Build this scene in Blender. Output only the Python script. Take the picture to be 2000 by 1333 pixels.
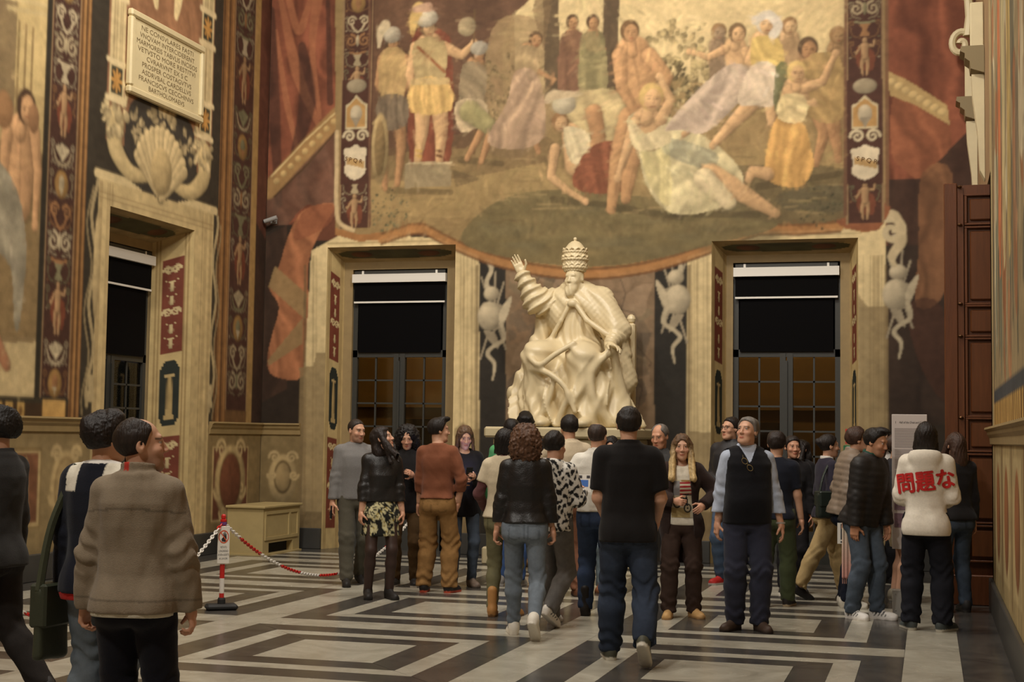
import bpy, math, random, time
import numpy as np
from mathutils import Vector, Matrix
from mathutils.bvhtree import BVHTree
T0 = time.time()
for o in list(bpy.data.objects): bpy.data.objects.remove(o)
S = bpy.context.scene
COL = S.collection
rng = np.random.default_rng(7)

# ------------------------------------------------------------------ camera
FPX, CAMH = 2850.0, 1.6
_Y = np.array([814., 200., FPX]); _Y /= np.linalg.norm(_Y)
_Z = np.cross(np.array([1, .0137, 0.]), _Y); _Z /= np.linalg.norm(_Z)
if _Z[1] > 0: _Z = -_Z
_X = np.cross(_Y, _Z)
RW = np.array([_X, _Y, _Z])                 # rows: world axes in camera coordinates (x right, y down, z forward)
cam = bpy.data.cameras.new('camera'); cam.lens = FPX * 36 / 2000; cam.sensor_width = 36
cam.clip_start = .05; cam.clip_end = 200
camo = bpy.data.objects.new('camera', cam); COL.objects.link(camo)
camo.matrix_world = Matrix((( *[float(v) for v in (RW[0, 0], -RW[0, 1], -RW[0, 2])], 0.),
                            ( *[float(v) for v in (RW[1, 0], -RW[1, 1], -RW[1, 2])], 0.),
                            ( *[float(v) for v in (RW[2, 0], -RW[2, 1], -RW[2, 2])], CAMH), (0, 0, 0, 1)))
S.camera = camo
def ray(px, py): return RW @ np.array([px - 1000, py - 666.5, FPX])
def onZ(px, py, z=0.):
    d = ray(px, py); return d * ((z - CAMH) / d[2]) + [0, 0, CAMH]
def onY(px, py, y):
    d = ray(px, py); return d * (y / d[1]) + [0, 0, CAMH]
def onX(px, py, x):
    d = ray(px, py); return d * (x / d[0]) + [0, 0, CAMH]

# ------------------------------------------------------------------ room dimensions (metres)
XL, XR, YB, YR, ZC = -9.19, 0.6, 19.15, -4.0, 10.2

# ------------------------------------------------------------------ world, exposure, lamps
w = bpy.data.worlds.new('night'); S.world = w; w.use_nodes = True
w.node_tree.nodes['Background'].inputs[0].default_value = (.012, .011, .012, 1)
w.node_tree.nodes['Background'].inputs[1].default_value = 1.0
S.view_settings.view_transform = 'Standard'; S.view_settings.look = 'None'
S.view_settings.exposure = 0.0; S.view_settings.gamma = 1.0
S.view_settings.use_curve_mapping = False
LAMPC = (1.0, .935, .84)
def area_light(loc, target, power, sx, sy, name='lamp_light'):
    l = bpy.data.lights.new(name, 'AREA'); l.energy = power; l.color = LAMPC; l.shape = 'RECTANGLE'; l.size = sx; l.size_y = sy
    o = bpy.data.objects.new(name, l); COL.objects.link(o); o.location = loc
    o.rotation_euler = (Vector(target) - Vector(loc)).to_track_quat('-Z', 'Y').to_euler()
    return o
# the hall's ceiling floodlights: (lamp position, aim, watts)
FLOODS = [((-1.9, 12.6, 9.6), (-2.8, 19.1, 4.6), 235), ((-6.9, 12.6, 9.6), (-6.0, 19.1, 4.6), 235),
          ((-3.0, 13.5, 9.6), (-9.1, 16.0, 4.8), 130), ((-4.2, 15.0, 9.8), (-4.2, 13.0, 0), 80),
          ((-4.2, 10.0, 9.8), (-4.2, 9.0, 0), 130), ((-4.2, 4.0, 9.8), (-4.2, 7.0, 0), 330), ((-4.2, -1.0, 9.8), (-4.2, 4.5, 0), 330),
          ((-6.5, 9.0, 9.6), (.6, 13.0, 4.0), 120)]

# ------------------------------------------------------------------ materials
def lin(c):
    c = np.asarray(c, float)
    return np.where(c <= .04045, c / 12.92, ((c + .055) / 1.055) ** 2.4)
def C(r, g, b, k=1.0):                       # 0-255 sRGB -> linear surface colour
    return np.clip(lin(np.array([r, g, b]) / 255.) * k, 0, .92)
MATS = {}
def nodes_of(name):
    m = bpy.data.materials.new(name); m.use_nodes = True
    nt = m.node_tree; b = nt.nodes['Principled BSDF']
    return m, nt, b
def mat(name, col=(.5, .5, .5), rough=.6, metal=0., attr=False, noise=.0, nscale=30., bump=0., bscale=60., spec=.5, coat=0., sheen=0., vary=None, emit=0., stretch=None, sss=0.):
    if name in MATS: return MATS[name]
    m, nt, b = nodes_of(name); N, L = nt.nodes, nt.links
    b.inputs['Roughness'].default_value = rough; b.inputs['Metallic'].default_value = metal
    b.inputs['Specular IOR Level'].default_value = spec
    if coat: b.inputs['Coat Weight'].default_value = coat; b.inputs['Coat Roughness'].default_value = .15
    if sheen: b.inputs['Sheen Weight'].default_value = sheen; b.inputs['Sheen Roughness'].default_value = .5
    if sss: b.inputs['Subsurface Weight'].default_value = sss; b.inputs['Subsurface Radius'].default_value = (.01, .004, .002)
    tc = N.new('ShaderNodeTexCoord')
    vec = tc.outputs['Object']
    if stretch:
        mp = N.new('ShaderNodeMapping'); mp.inputs['Scale'].default_value = stretch; L.new(vec, mp.inputs['Vector']); vec = mp.outputs[0]
    if attr:
        a = N.new('ShaderNodeAttribute'); a.attribute_name = 'Col'; src = a.outputs['Color']
    else:
        r = N.new('ShaderNodeRGB'); r.outputs[0].default_value = (*[float(v) for v in col], 1); src = r.outputs[0]
    if noise:
        n = N.new('ShaderNodeTexNoise'); n.inputs['Scale'].default_value = nscale; n.inputs['Detail'].default_value = 5; n.inputs['Roughness'].default_value = .6
        L.new(vec, n.inputs['Vector'])
        mr = N.new('ShaderNodeMapRange'); mr.inputs['To Min'].default_value = 1 - noise * 1.6; mr.inputs['To Max'].default_value = 1 + noise * 1.6
        L.new(n.outputs['Fac'], mr.inputs['Value'])
        mx = N.new('ShaderNodeVectorMath'); mx.operation = 'SCALE'
        L.new(src, mx.inputs[0]); L.new(mr.outputs[0], mx.inputs['Scale']); src = mx.outputs[0]
    L.new(src, b.inputs['Base Color'])
    if emit:
        L.new(src, b.inputs['Emission Color']); b.inputs['Emission Strength'].default_value = emit
    if bump:
        n2 = N.new('ShaderNodeTexNoise'); n2.inputs['Scale'].default_value = bscale; n2.inputs['Detail'].default_value = 4
        L.new(vec, n2.inputs['Vector'])
        bp = N.new('ShaderNodeBump'); bp.inputs['Strength'].default_value = bump; bp.inputs['Distance'].default_value = .01
        L.new(n2.outputs['Fac'], bp.inputs['Height']); L.new(bp.outputs[0], b.inputs['Normal'])
    MATS[name] = m; return m
mat('fresco', attr=True, rough=.72, noise=.12, nscale=9, bump=.12, bscale=25, spec=.25)
mat('fabric', attr=True, rough=.92, noise=.10, nscale=60, bump=.25, bscale=220, spec=.2, sheen=.08)
mat('knit', attr=True, rough=.95, noise=.16, nscale=120, bump=.4, bscale=260, spec=.15, sheen=.1)
mat('denim', attr=True, rough=.9, noise=.2, nscale=25, bump=.3, bscale=300, spec=.2)
mat('leather', attr=True, rough=.42, noise=.08, nscale=40, bump=.25, bscale=90, spec=.5)
mat('nylon', attr=True, rough=.55, noise=.06, nscale=30, bump=.15, bscale=80, spec=.4)
mat('skin', attr=True, rough=.5, noise=.05, nscale=45, spec=.35, sss=.08)
mat('hair', attr=True, rough=.5, noise=.3, nscale=90, bump=.6, bscale=120, spec=.35, stretch=(1, 1, .15))
mat('shoe', attr=True, rough=.6, noise=.06, nscale=50, spec=.4)
mat('eye', attr=True, rough=.12, spec=.6)
mat('marble_statue', C(220, 203, 164), rough=.38, noise=.1, nscale=3.5, bump=.08, bscale=20, spec=.45)
mat('print', attr=True, rough=.8, spec=.2)

# ------------------------------------------------------------------ mesh helpers
def setprops(o, label=None, cat=None, group=None, kind=None):
    if label: o['label'] = label
    if cat: o['category'] = cat
    if group: o['group'] = group
    if kind: o['kind'] = kind
    return o
def link(o, parent=None):
    COL.objects.link(o)
    if parent is not None: o.parent = parent
    return o
def mesh_np(name, V, F, m, parent=None, col=None, smooth=True):
    V = np.ascontiguousarray(V, np.float32); F = np.ascontiguousarray(F, np.int32)
    me = bpy.data.meshes.new(name); n, k = F.shape
    me.vertices.add(len(V)); me.vertices.foreach_set('co', V.ravel())
    me.loops.add(n * k); me.loops.foreach_set('vertex_index', F.ravel())
    me.polygons.add(n); me.polygons.foreach_set('loop_start', np.arange(0, n * k, k, dtype=np.int32))
    if smooth: me.polygons.foreach_set('use_smooth', np.ones(n, bool))
    me.update(calc_edges=True)
    if col is not None:
        a = me.attributes.new('Col', 'FLOAT_COLOR', 'POINT')
        c = np.ones((len(V), 4), np.float32); c[:, :3] = col; a.data.foreach_set('color', c.ravel())
    me.materials.append(MATS[m] if isinstance(m, str) else m)
    return link(bpy.data.objects.new(name, me), parent)
def mesh_py(name, V, F, m, parent=None, col=None, smooth=False):
    me = bpy.data.meshes.new(name); me.from_pydata([tuple(map(float, v)) for v in V], [], F); me.update()
    if smooth: me.polygons.foreach_set('use_smooth', np.ones(len(F), bool))
    if col is not None:
        a = me.attributes.new('Col', 'FLOAT_COLOR', 'POINT')
        c = np.ones((len(V), 4), np.float32); c[:, :3] = col; a.data.foreach_set('color', c.ravel())
    me.materials.append(MATS[m] if isinstance(m, str) else m)
    return link(bpy.data.objects.new(name, me), parent)
def empty(name, loc=(0, 0, 0), rz=0., **kw):
    o = bpy.data.objects.new(name, None); COL.objects.link(o); o.location = [float(v) for v in loc]; o.rotation_euler = (0, 0, rz)
    o.empty_display_size = .2
    return setprops(o, **kw)
class MB:
    def __init__(s): s.v = []; s.f = []; s.c = []
    def add(s, V, F):
        b = len(s.v); s.v += [tuple(map(float, p)) for p in V]; s.f += [tuple(i + b for i in f) for f in F]; return s
    def box(s, x0, x1, y0, y1, z0, z1, ch=0.):
        x0, x1 = sorted((x0, x1)); y0, y1 = sorted((y0, y1)); z0, z1 = sorted((z0, z1))
        if ch <= 0:
            V = [(x, y, z) for x in (x0, x1) for y in (y0, y1) for z in (z0, z1)]
            return s.add(V, [(0, 1, 3, 2), (4, 6, 7, 5), (0, 4, 5, 1), (2, 3, 7, 6), (0, 2, 6, 4), (1, 5, 7, 3)])
        c = ch; out = []; idx = {}
        for ix, x in enumerate((x0, x1)):
            for iy, y in enumerate((y0, y1)):
                for iz, z in enumerate((z0, z1)):
                    sx, sy, sz = (1, -1)[ix], (1, -1)[iy], (1, -1)[iz]
                    for a, p in enumerate(((x, y + sy * c, z + sz * c), (x + sx * c, y, z + sz * c), (x + sx * c, y + sy * c, z))):
                        idx[ix, iy, iz, a] = len(out); out.append(p)
        F = []
        for i in (0, 1):
            F += [tuple(idx[i, a, b, 0] for a, b in ((0, 0), (0, 1), (1, 1), (1, 0)))[::(1 if i == 0 else -1)],
                  tuple(idx[a, i, b, 1] for a, b in ((0, 0), (1, 0), (1, 1), (0, 1)))[::(1 if i == 0 else -1)],
                  tuple(idx[a, b, i, 2] for a, b in ((0, 0), (0, 1), (1, 1), (1, 0)))[::(1 if i == 0 else -1)]]
        for a in (0, 1):
            for b in (0, 1):
                F += [(idx[a, b, 0, 0], idx[a, b, 1, 0], idx[a, b, 1, 1], idx[a, b, 0, 1]), (idx[a, 0, b, 0], idx[a, 1, b, 0], idx[a, 1, b, 2], idx[a, 0, b, 2]),
                      (idx[0, a, b, 1], idx[1, a, b, 1], idx[1, a, b, 2], idx[0, a, b, 2])]
                for d in (0, 1): F.append((idx[a, b, d, 0], idx[a, b, d, 1], idx[a, b, d, 2]))
        return s.add(out, F)
    def tube(s, pts, r, n=8, closed=False, caps=True):
        P = [np.array(p, float) for p in pts]; m = len(P); R = r if hasattr(r, '__len__') else [r] * m
        up = None; V = []; F = []
        for i in range(m):
            a, b = (P[(i - 1) % m], P[(i + 1) % m]) if closed else (P[max(i - 1, 0)], P[min(i + 1, m - 1)])
            t = b - a; t /= np.linalg.norm(t) + 1e-9
            if up is None: up = np.array([0, 0, 1.]) if abs(t[2]) < .9 else np.array([1., 0, 0])
            u = up - t * (up @ t); u /= np.linalg.norm(u) + 1e-9; up = u; v = np.cross(t, u)
            V += [P[i] + R[i] * (math.cos(2 * math.pi * k / n) * u + math.sin(2 * math.pi * k / n) * v) for k in range(n)]
        for i in range(m if closed else m - 1):
            j = (i + 1) % m
            F += [(i * n + k, i * n + (k + 1) % n, j * n + (k + 1) % n, j * n + k) for k in range(n)]
        if caps and not closed: F += [tuple(range(n))[::-1], tuple(range((m - 1) * n, m * n))]
        return s.add(V, F)
    def lathe(s, prof, n=20, c=(0, 0, 0)):
        V = []; F = []; m = len(prof)
        for r, z in prof: V += [(c[0] + r * math.cos(2 * math.pi * k / n), c[1] + r * math.sin(2 * math.pi * k / n), c[2] + z) for k in range(n)]
        for i in range(m - 1): F += [(i * n + k, i * n + (k + 1) % n, (i + 1) * n + (k + 1) % n, (i + 1) * n + k) for k in range(n)]
        F += [tuple(range(n))[::-1], tuple(range((m - 1) * n, m * n))]
        return s.add(V, F)
    def extr(s, prof, a, b):                 # prof: list of 2 offset vectors sums; profile polygon (list of 3d points) swept from a to b
        P = [np.array(p, float) for p in prof]; n = len(P); a = np.array(a, float); b = np.array(b, float)
        V = [p + a for p in P] + [p + b for p in P]
        F = [(i, (i + 1) % n, n + (i + 1) % n, n + i) for i in range(n)] + [tuple(range(n))[::-1], tuple(range(n, 2 * n))]
        return s.add(V, F)
    def build(s, name, m, parent=None, col=None, smooth=False): return mesh_py(name, s.v, s.f, m, parent, col, smooth)
def text_mesh(body, size=1., align='CENTER', spacing=1.0, bold=0.):
    c = bpy.data.curves.new('lettering', 'FONT'); c.body = body; c.size = size; c.align_x = align; c.align_y = 'CENTER'; c.space_line = spacing; c.resolution_u = 3; c.offset = bold
    o = bpy.data.objects.new('lettering', c); COL.objects.link(o)
    me = bpy.data.meshes.new_from_object(o.evaluated_get(bpy.context.evaluated_depsgraph_get()))
    V = np.array([v.co[:] for v in me.vertices]).reshape(-1, 3); F = [tuple(p.vertices) for p in me.polygons]
    bpy.data.objects.remove(o); bpy.data.curves.remove(c); bpy.data.meshes.remove(me)
    return V, F
def put_text(body, size, org, ux, uy, m, parent=None, name='lettering', align='CENTER', spacing=1., width=None):
    V, F = text_mesh(body, size, align, spacing)
    if len(V) == 0: return None
    if width: V[:, 0] *= width / (np.ptp(V[:, 0]) + 1e-9)
    ux = np.array(ux, float); uy = np.array(uy, float)
    P = np.array(org, float) + V[:, :1] * ux + V[:, 1:2] * uy
    o = mesh_py(name, P, F, m, parent); o['kind'] = 'stuff'; return o

# ------------------------------------------------------------------ implicit-surface modelling
def nets(fn, lo, hi, h):
    lo = np.array(lo, np.float32); hi = np.array(hi, np.float32)
    n = np.ceil((hi - lo) / h).astype(int) + 1
    ax = [lo[i] + h * np.arange(n[i], dtype=np.float32) for i in range(3)]
    G = np.stack(np.meshgrid(*ax, indexing='ij'), -1)
    kb = 5; nb = -(-n // kb)                 # coarse pass: only blocks near the surface are sampled finely
    cb = np.stack(np.meshgrid(*[lo[i] + h * (kb * np.arange(nb[i], dtype=np.float32) + (kb - 1) / 2) for i in range(3)], indexing='ij'), -1)
    Dc = fn(cb.reshape(-1, 3).astype(np.float32)).reshape(nb).astype(np.float32); near = np.abs(Dc) < h * kb * .87 * 1.5 + .035
    up_ = lambda A: np.repeat(np.repeat(np.repeat(A, kb, 0), kb, 1), kb, 2)[:n[0], :n[1], :n[2]]
    D = up_(Dc).copy(); nf = up_(near); D[nf] = fn(G[nf])
    s = D < 0
    nx, ny, nz = n - 1
    cnt = np.zeros((nx, ny, nz), np.int8)
    sl = lambda i, j, k: (slice(i, i + nx), slice(j, j + ny), slice(k, k + nz))
    for i in (0, 1):
        for j in (0, 1):
            for k in (0, 1): cnt += s[sl(i, j, k)]
    I = np.argwhere((cnt > 0) & (cnt < 8))
    if len(I) == 0: return np.zeros((0, 3), np.float32), np.zeros((0, 4), np.int32)
    cid = -np.ones((nx, ny, nz), np.int32); cid[I[:, 0], I[:, 1], I[:, 2]] = np.arange(len(I))
    acc = np.zeros((len(I), 3), np.float32); num = np.zeros(len(I), np.float32)
    cor = [(i, j, k) for i in (0, 1) for j in (0, 1) for k in (0, 1)]
    for a in range(8):
        for b in range(a + 1, 8):
            ca, cb = np.array(cor[a]), np.array(cor[b])
            if abs(ca - cb).sum() != 1: continue
            ia, ib = I + ca, I + cb
            va, vb = D[ia[:, 0], ia[:, 1], ia[:, 2]], D[ib[:, 0], ib[:, 1], ib[:, 2]]
            x = (va < 0) != (vb < 0)
            t = np.where(x, va / np.where(x, va - vb, 1), 0)
            acc += np.where(x[:, None], ca + t[:, None] * (cb - ca), 0); num += x
    V = lo + h * (I + acc / num[:, None])
    FF = []
    for axis in range(3):
        d = [0, 0, 0]; d[axis] = 1
        A = s[:n[0] - d[0], :n[1] - d[1], :n[2] - d[2]]; B = s[d[0]:, d[1]:, d[2]:]
        E = np.argwhere(A != B); o1, o2 = (axis + 1) % 3, (axis + 2) % 3
        ok = (E[:, o1] > 0) & (E[:, o2] > 0) & (E[:, o1] < n[o1] - 1) & (E[:, o2] < n[o2] - 1)
        E = E[ok]
        if not len(E): continue
        def c(u, v):
            q = E.copy(); q[:, o1] -= u; q[:, o2] -= v; return cid[q[:, 0], q[:, 1], q[:, 2]]
        Q = np.stack([c(1, 1), c(0, 1), c(0, 0), c(1, 0)], 1)
        fl = ~A[E[:, 0], E[:, 1], E[:, 2]]
        Q[fl] = Q[fl][:, ::-1]
        FF.append(Q)
    return V, np.concatenate(FF).astype(np.int32)
f32 = lambda a: np.asarray(a, np.float32)
def cap(P, a, b, ra, rb):
    a = f32(a); ba = f32(b) - a; q = P - a
    t = np.clip(q @ ba / (ba @ ba + 1e-9), 0, 1)
    q = q - t[:, None] * ba
    return np.sqrt(np.einsum('ij,ij->i', q, q)) - (ra + (rb - ra) * t)
def ell(P, c, r):
    r = f32(r); q = (P - f32(c)) / r; k0 = np.sqrt(np.einsum('ij,ij->i', q, q)); q = q / r; k1 = np.sqrt(np.einsum('ij,ij->i', q, q)) + 1e-6
    return k0 * (k0 - 1) / k1
def rbox(P, c, b, r):
    q = np.abs(P - f32(c)) - (f32(b) - r); o = np.maximum(q, 0)
    return np.sqrt(np.einsum('ij,ij->i', o, o)) + np.minimum(q.max(1), 0) - r
def smin(a, b, k):
    h = np.clip(.5 + .5 * (b - a) / k, 0, 1); return b + (a - b) * h - k * h * (1 - h)
def smax(a, b, k): return -smin(-a, -b, k)
def wob(P, seed, f, amp):                    # soft folds
    r = np.random.default_rng(seed); out = 0; w = 0
    for i in range(3):
        k = r.normal(size=3); k = f32(k / np.linalg.norm(k) * f * (.7 + .5 * i))
        ph = P @ k + r.uniform(0, 6)
        out = out + np.sin(ph + 1.3 * w) / (1 + .5 * i); w = np.sin(ph * .7)
    return out * (amp / 2)
def rot(ax, a):
    c, s = math.cos(a), math.sin(a)
    return f32({'x': [[1, 0, 0], [0, c, -s], [0, s, c]], 'y': [[c, 0, s], [0, 1, 0], [-s, 0, c]], 'z': [[c, -s, 0], [s, c, 0], [0, 0, 1]]}[ax])
# ------------------------------------------------------------------ fresco painter: colours laid on the wall mesh in wall metres
def vnoise(shape, cu, cv, seed):
    r = np.random.default_rng(seed); g = r.uniform(-1, 1, (cv + 2, cu + 2))
    y = np.linspace(0, cv, shape[0]); x = np.linspace(0, cu, shape[1])
    iy, ix = y.astype(int), x.astype(int); fy, fx = y - iy, x - ix
    fy = (fy * fy * (3 - 2 * fy))[:, None]; fx = (fx * fx * (3 - 2 * fx))[None]
    a, b, c, d = g[np.ix_(iy, ix)], g[np.ix_(iy, ix + 1)], g[np.ix_(iy + 1, ix)], g[np.ix_(iy + 1, ix + 1)]
    return (a * (1 - fx) + b * fx) * (1 - fy) + (c * (1 - fx) + d * fx) * fy
def smooth_pts(p, n=6, closed=True):
    p = np.array(p, float); m = len(p); out = []
    for i in range(m if closed else m - 1):
        g = lambda k: p[(i + k) % m] if closed else p[min(max(i + k, 0), m - 1)]
        a, b, c, d = g(-1), g(0), g(1), g(2)
        for t in np.arange(n) / n:
            out.append(.5 * (2 * b + (c - a) * t + (2 * a - 5 * b + 4 * c - d) * t * t + (-a + 3 * b - 3 * c + d) * t ** 3))
    if not closed: out.append(p[-1])
    return np.array(out)
class Canvas:
    def __init__(s, wall, u0, u1, v0, v1, res, snapu=(), snapv=()):
        s.wall = wall; nu = int((u1 - u0) / res) + 1; nv = int((v1 - v0) / res) + 1
        s.u = np.linspace(u0, u1, nu); s.v = np.linspace(v0, v1, nv)
        for x in snapu: s.u[np.argmin(abs(s.u - x))] = x
        for x in snapv: s.v[np.argmin(abs(s.v - x))] = x
        s.C = np.zeros((nv, nu, 3)) + .2; s.off = np.zeros((nv, nu)); s.res = res
        s.flip = -1 if wall == 'R' else 1
    def M(s, p):                             # photo measurement -> wall metres
        out = []
        for px, py in p:
            q = onY(px, py, YB) if s.wall == 'B' else onX(px, py, XL if s.wall == 'L' else XR)
            out.append((q[0] if s.wall == 'B' else q[1], q[2]))
        return np.array(out)
    def win(s, lo, hi):
        i0, i1 = np.searchsorted(s.u, [lo[0], hi[0]]); j0, j1 = np.searchsorted(s.v, [lo[1], hi[1]])
        return slice(max(j0 - 1, 0), j1 + 1), slice(max(i0 - 1, 0), i1 + 1)
    def get(s, lo, hi):
        w = s.win(lo, hi); U, V = np.meshgrid(s.u[w[1]], s.v[w[0]]); return w, U, V
    def mix(s, w, mask, col, a=1.):
        if mask.size == 0: return
        m = (mask * a)[..., None]; s.C[w] = s.C[w] * (1 - m) + col * m
    def pmask(s, P, U, V):
        m = np.zeros(U.shape, bool); x0, y0 = P[-1]
        for x1, y1 in P:
            if y0 != y1:
                c = ((V < y1) != (V < y0)); m ^= c & (U < (x0 - x1) * (V - y1) / (y0 - y1) + x1)
            x0, y0 = x1, y1
        return m
    def poly(s, P, col, a=1., sm=0, px=True, fold=None, seed=0):
        P = s.M(P) if px else np.array(P, float)
        if sm: P = smooth_pts(P, sm)
        w, U, V = s.get(P.min(0), P.max(0))
        if U.size == 0: return
        m = s.pmask(P, U, V).astype(float); col = np.asarray(col)
        if fold:                             # painted cloth: (angle deg, folds per metre, strength)
            ang, fr, st = fold; t = math.radians(ang)
            nn = vnoise(U.shape, max(2, int(np.ptp(U) * 4)), max(2, int(np.ptp(V) * 3)), seed + 3)
            ph = (U * math.cos(t) + V * math.sin(t)) * fr * 6.28 + nn * 2.2
            sh = .55 * np.sin(ph) + .3 * np.sin(ph * 2.3 + 1) + .2 * nn
            k = np.exp(st * sh)[..., None]; col = np.clip(col * k, 0, .95)
        s.mix(w, m, col, a)
    def rect(s, x0, y0, x1, y1, col, a=1., px=True): s.poly([(x0, y0), (x1, y0), (x1, y1), (x0, y1)], col, a, px=px)
    def stroke(s, P, wd, col, a=1., sm=0, px=True, shade=False):
        P = s.M(P) if px else np.array(P, float)
        if sm: P = smooth_pts(P, sm, False)
        W = np.interp(np.linspace(0, 1, len(P)), np.linspace(0, 1, len(wd)), wd) if hasattr(wd, '__len__') else np.full(len(P), wd)
        mx = W.max(); w, U, V = s.get(P.min(0) - mx, P.max(0) + mx)
        if U.size == 0: return
        best = np.full(U.shape, 9.); 
        for i in range(len(P) - 1):
            a0, b0 = P[i], P[i + 1]; d = b0 - a0; L = d @ d + 1e-12
            t = np.clip(((U - a0[0]) * d[0] + (V - a0[1]) * d[1]) / L, 0, 1)
            dd = np.hypot(U - a0[0] - t * d[0], V - a0[1] - t * d[1]) / (W[i] + (W[i + 1] - W[i]) * t + 1e-6)
            best = np.minimum(best, dd)
        m = np.clip((1.15 - best) / .3, 0, 1); c = np.asarray(col)
        if shade: c = c * (1.1 - .45 * np.clip(best, 0, 1) ** 2)[..., None]
        s.mix(w, m, c, a)
    def blob(s, c, ru, rv, col, a=1., px=True, lit=.35, soft=.12, rot_=0.):
        c = s.M([c])[0] if px else np.array(c, float); r = max(ru, rv) * 1.15
        w, U, V = s.get(c - r, c + r)
        if U.size == 0: return
        x = U - c[0]; y = V - c[1]; cr, sr = math.cos(rot_), math.sin(rot_)
        x, y = (x * cr + y * sr) / ru, (-x * sr + y * cr) / rv; k = np.hypot(x, y)
        m = np.clip((1 + soft / 2 - k) / soft, 0, 1)
        sh = np.exp(lit * (-.6 * x * s.flip + .7 * y) - lit * .6 * k ** 3)
        s.mix(w, m, np.clip(np.asarray(col) * sh[..., None], 0, .95), a)
    def limb(s, P, R, col, px=True, lit=.68):  # a painted rounded limb along a polyline
        P = s.M(P) if px else np.array(P, float); R = np.array(R, float); mx = R.max() * 1.35
        w, U, V = s.get(P.min(0) - mx, P.max(0) + mx)
        if U.size == 0: return
        best = np.full(U.shape, 9.); sh = np.ones(U.shape)
        for i in range(len(P) - 1):
            a0, d = P[i], P[i + 1] - P[i]; L = d @ d + 1e-12
            t = np.clip(((U - a0[0]) * d[0] + (V - a0[1]) * d[1]) / L, 0, 1); r = R[i] + (R[i + 1] - R[i]) * t
            ox, oy = (U - a0[0] - t * d[0]) / r, (V - a0[1] - t * d[1]) / r; k = np.hypot(ox, oy)
            q = k < best; best = np.where(q, k, best)
            sh = np.where(q, np.exp(lit * (-.55 * ox * s.flip + .65 * oy) - lit * .55 * k ** 3), sh)
        s.mix(w, np.clip((1.32 - best) / .3, 0, 1), s.C[w] * .55, .6)
        s.mix(w, np.clip((1.06 - best) / .16, 0, 1), np.clip(np.asarray(col) * sh[..., None], 0, .95))
    def mottle(s, amp, cu, cv, seed): s.C *= np.exp(amp * vnoise(s.C.shape[:2], cu, cv, seed))[..., None]
    def brush(s, n, lo, hi, seed, a=.4, ln=.09, wd=.014, var=.35):   # loose strokes of neighbouring tone
        r = np.random.default_rng(seed); nv, nu = s.C.shape[:2]; N1 = vnoise((nv, nu), 14, 12, seed + 1)
        us, vs = r.uniform(lo[0], hi[0], n), r.uniform(lo[1], hi[1], n); L = r.uniform(.4, 1.3, n) * ln; k = np.exp(r.normal(0, var, n)); hue = 1 + r.normal(0, .05, (n, 3))
        for i in range(n):
            iu, iv = min(np.searchsorted(s.u, us[i]), nu - 1), min(np.searchsorted(s.v, vs[i]), nv - 1); t = N1[iv, iu] * 2.2 + 1.1; d = np.array([math.cos(t), math.sin(t)]) * L[i] / 2; c = s.C[iv, iu] * k[i] * hue[i]
            s.stroke([(us[i] - d[0], vs[i] - d[1]), (us[i] + d[0], vs[i] + d[1])], wd, np.clip(c, 0, .9), a, px=False)
    def age(s, tone, k, n=1):               # softened edges and a veil of tone, as old fresco
        for _ in range(n):
            B = s.C.copy(); B[1:-1, 1:-1] = (s.C[1:-1, 1:-1] * 2 + s.C[:-2, 1:-1] + s.C[2:, 1:-1] + s.C[1:-1, :-2] + s.C[1:-1, 2:]) / 6; s.C = B
        g = s.C @ np.array([.3, .6, .1]); s.C = s.C * (1 - k) + (g[..., None] * np.asarray(tone) / (np.asarray(tone) @ [.3, .6, .1])) * k
    def build(s, name, holes=(), m='fresco'):
        nv, nu = s.C.shape[:2]; U, V = np.meshgrid(s.u, s.v)
        if s.wall == 'B': P = np.stack([U, np.full_like(U, YB) - s.off, V], -1)
        elif s.wall == 'L': P = np.stack([np.full_like(U, XL) + s.off, U, V], -1)
        else: P = np.stack([np.full_like(U, XR) - s.off, U, V], -1)
        I = np.arange(nv * nu).reshape(nv, nu)
        Q = np.stack([I[:-1, :-1], I[:-1, 1:], I[1:, 1:], I[1:, :-1]], -1)
        uc = (s.u[1:] + s.u[:-1]) / 2; vc = (s.v[1:] + s.v[:-1]) / 2; keep = np.ones((nv - 1, nu - 1), bool)
        for h in holes:
            keep &= ~(((uc > h[0]) & (uc < h[1]))[None] & ((vc > h[2]) & (vc < h[3]))[:, None])
        F = Q[keep]
        if s.wall != 'B': F = F[:, ::-1] if s.wall == 'R' else F[:, ::-1]
        used = np.zeros(nv * nu, bool); used[F.ravel()] = True; re = np.cumsum(used) - 1
        return mesh_np(name, P.reshape(-1, 3)[used], re[F], m, col=np.clip(s.C.reshape(-1, 3)[used], 0, .92), smooth=False)
STONE, STONE_D, GOLD, MAROON, NIGHT = C(212, 194, 146), C(132, 112, 76), C(176, 128, 62), C(84, 44, 38), C(44, 42, 38)
WHITE_P, FLESH, FLESH_D = C(206, 194, 165), C(196, 148, 104), C(150, 104, 68)
def scroll(cv, c, r, col, wd, turns=1.4, mirror=1, start=0., flipv=1):
    t = np.linspace(0, 1, 22); a = start + t * turns * 6.28; rr = r * (1 - .85 * t)
    cv.stroke(np.stack([c[0] + mirror * rr * np.cos(a), c[1] + flipv * rr * np.sin(a)], 1), wd * np.linspace(1, .6, 4), col, px=False)
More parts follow.
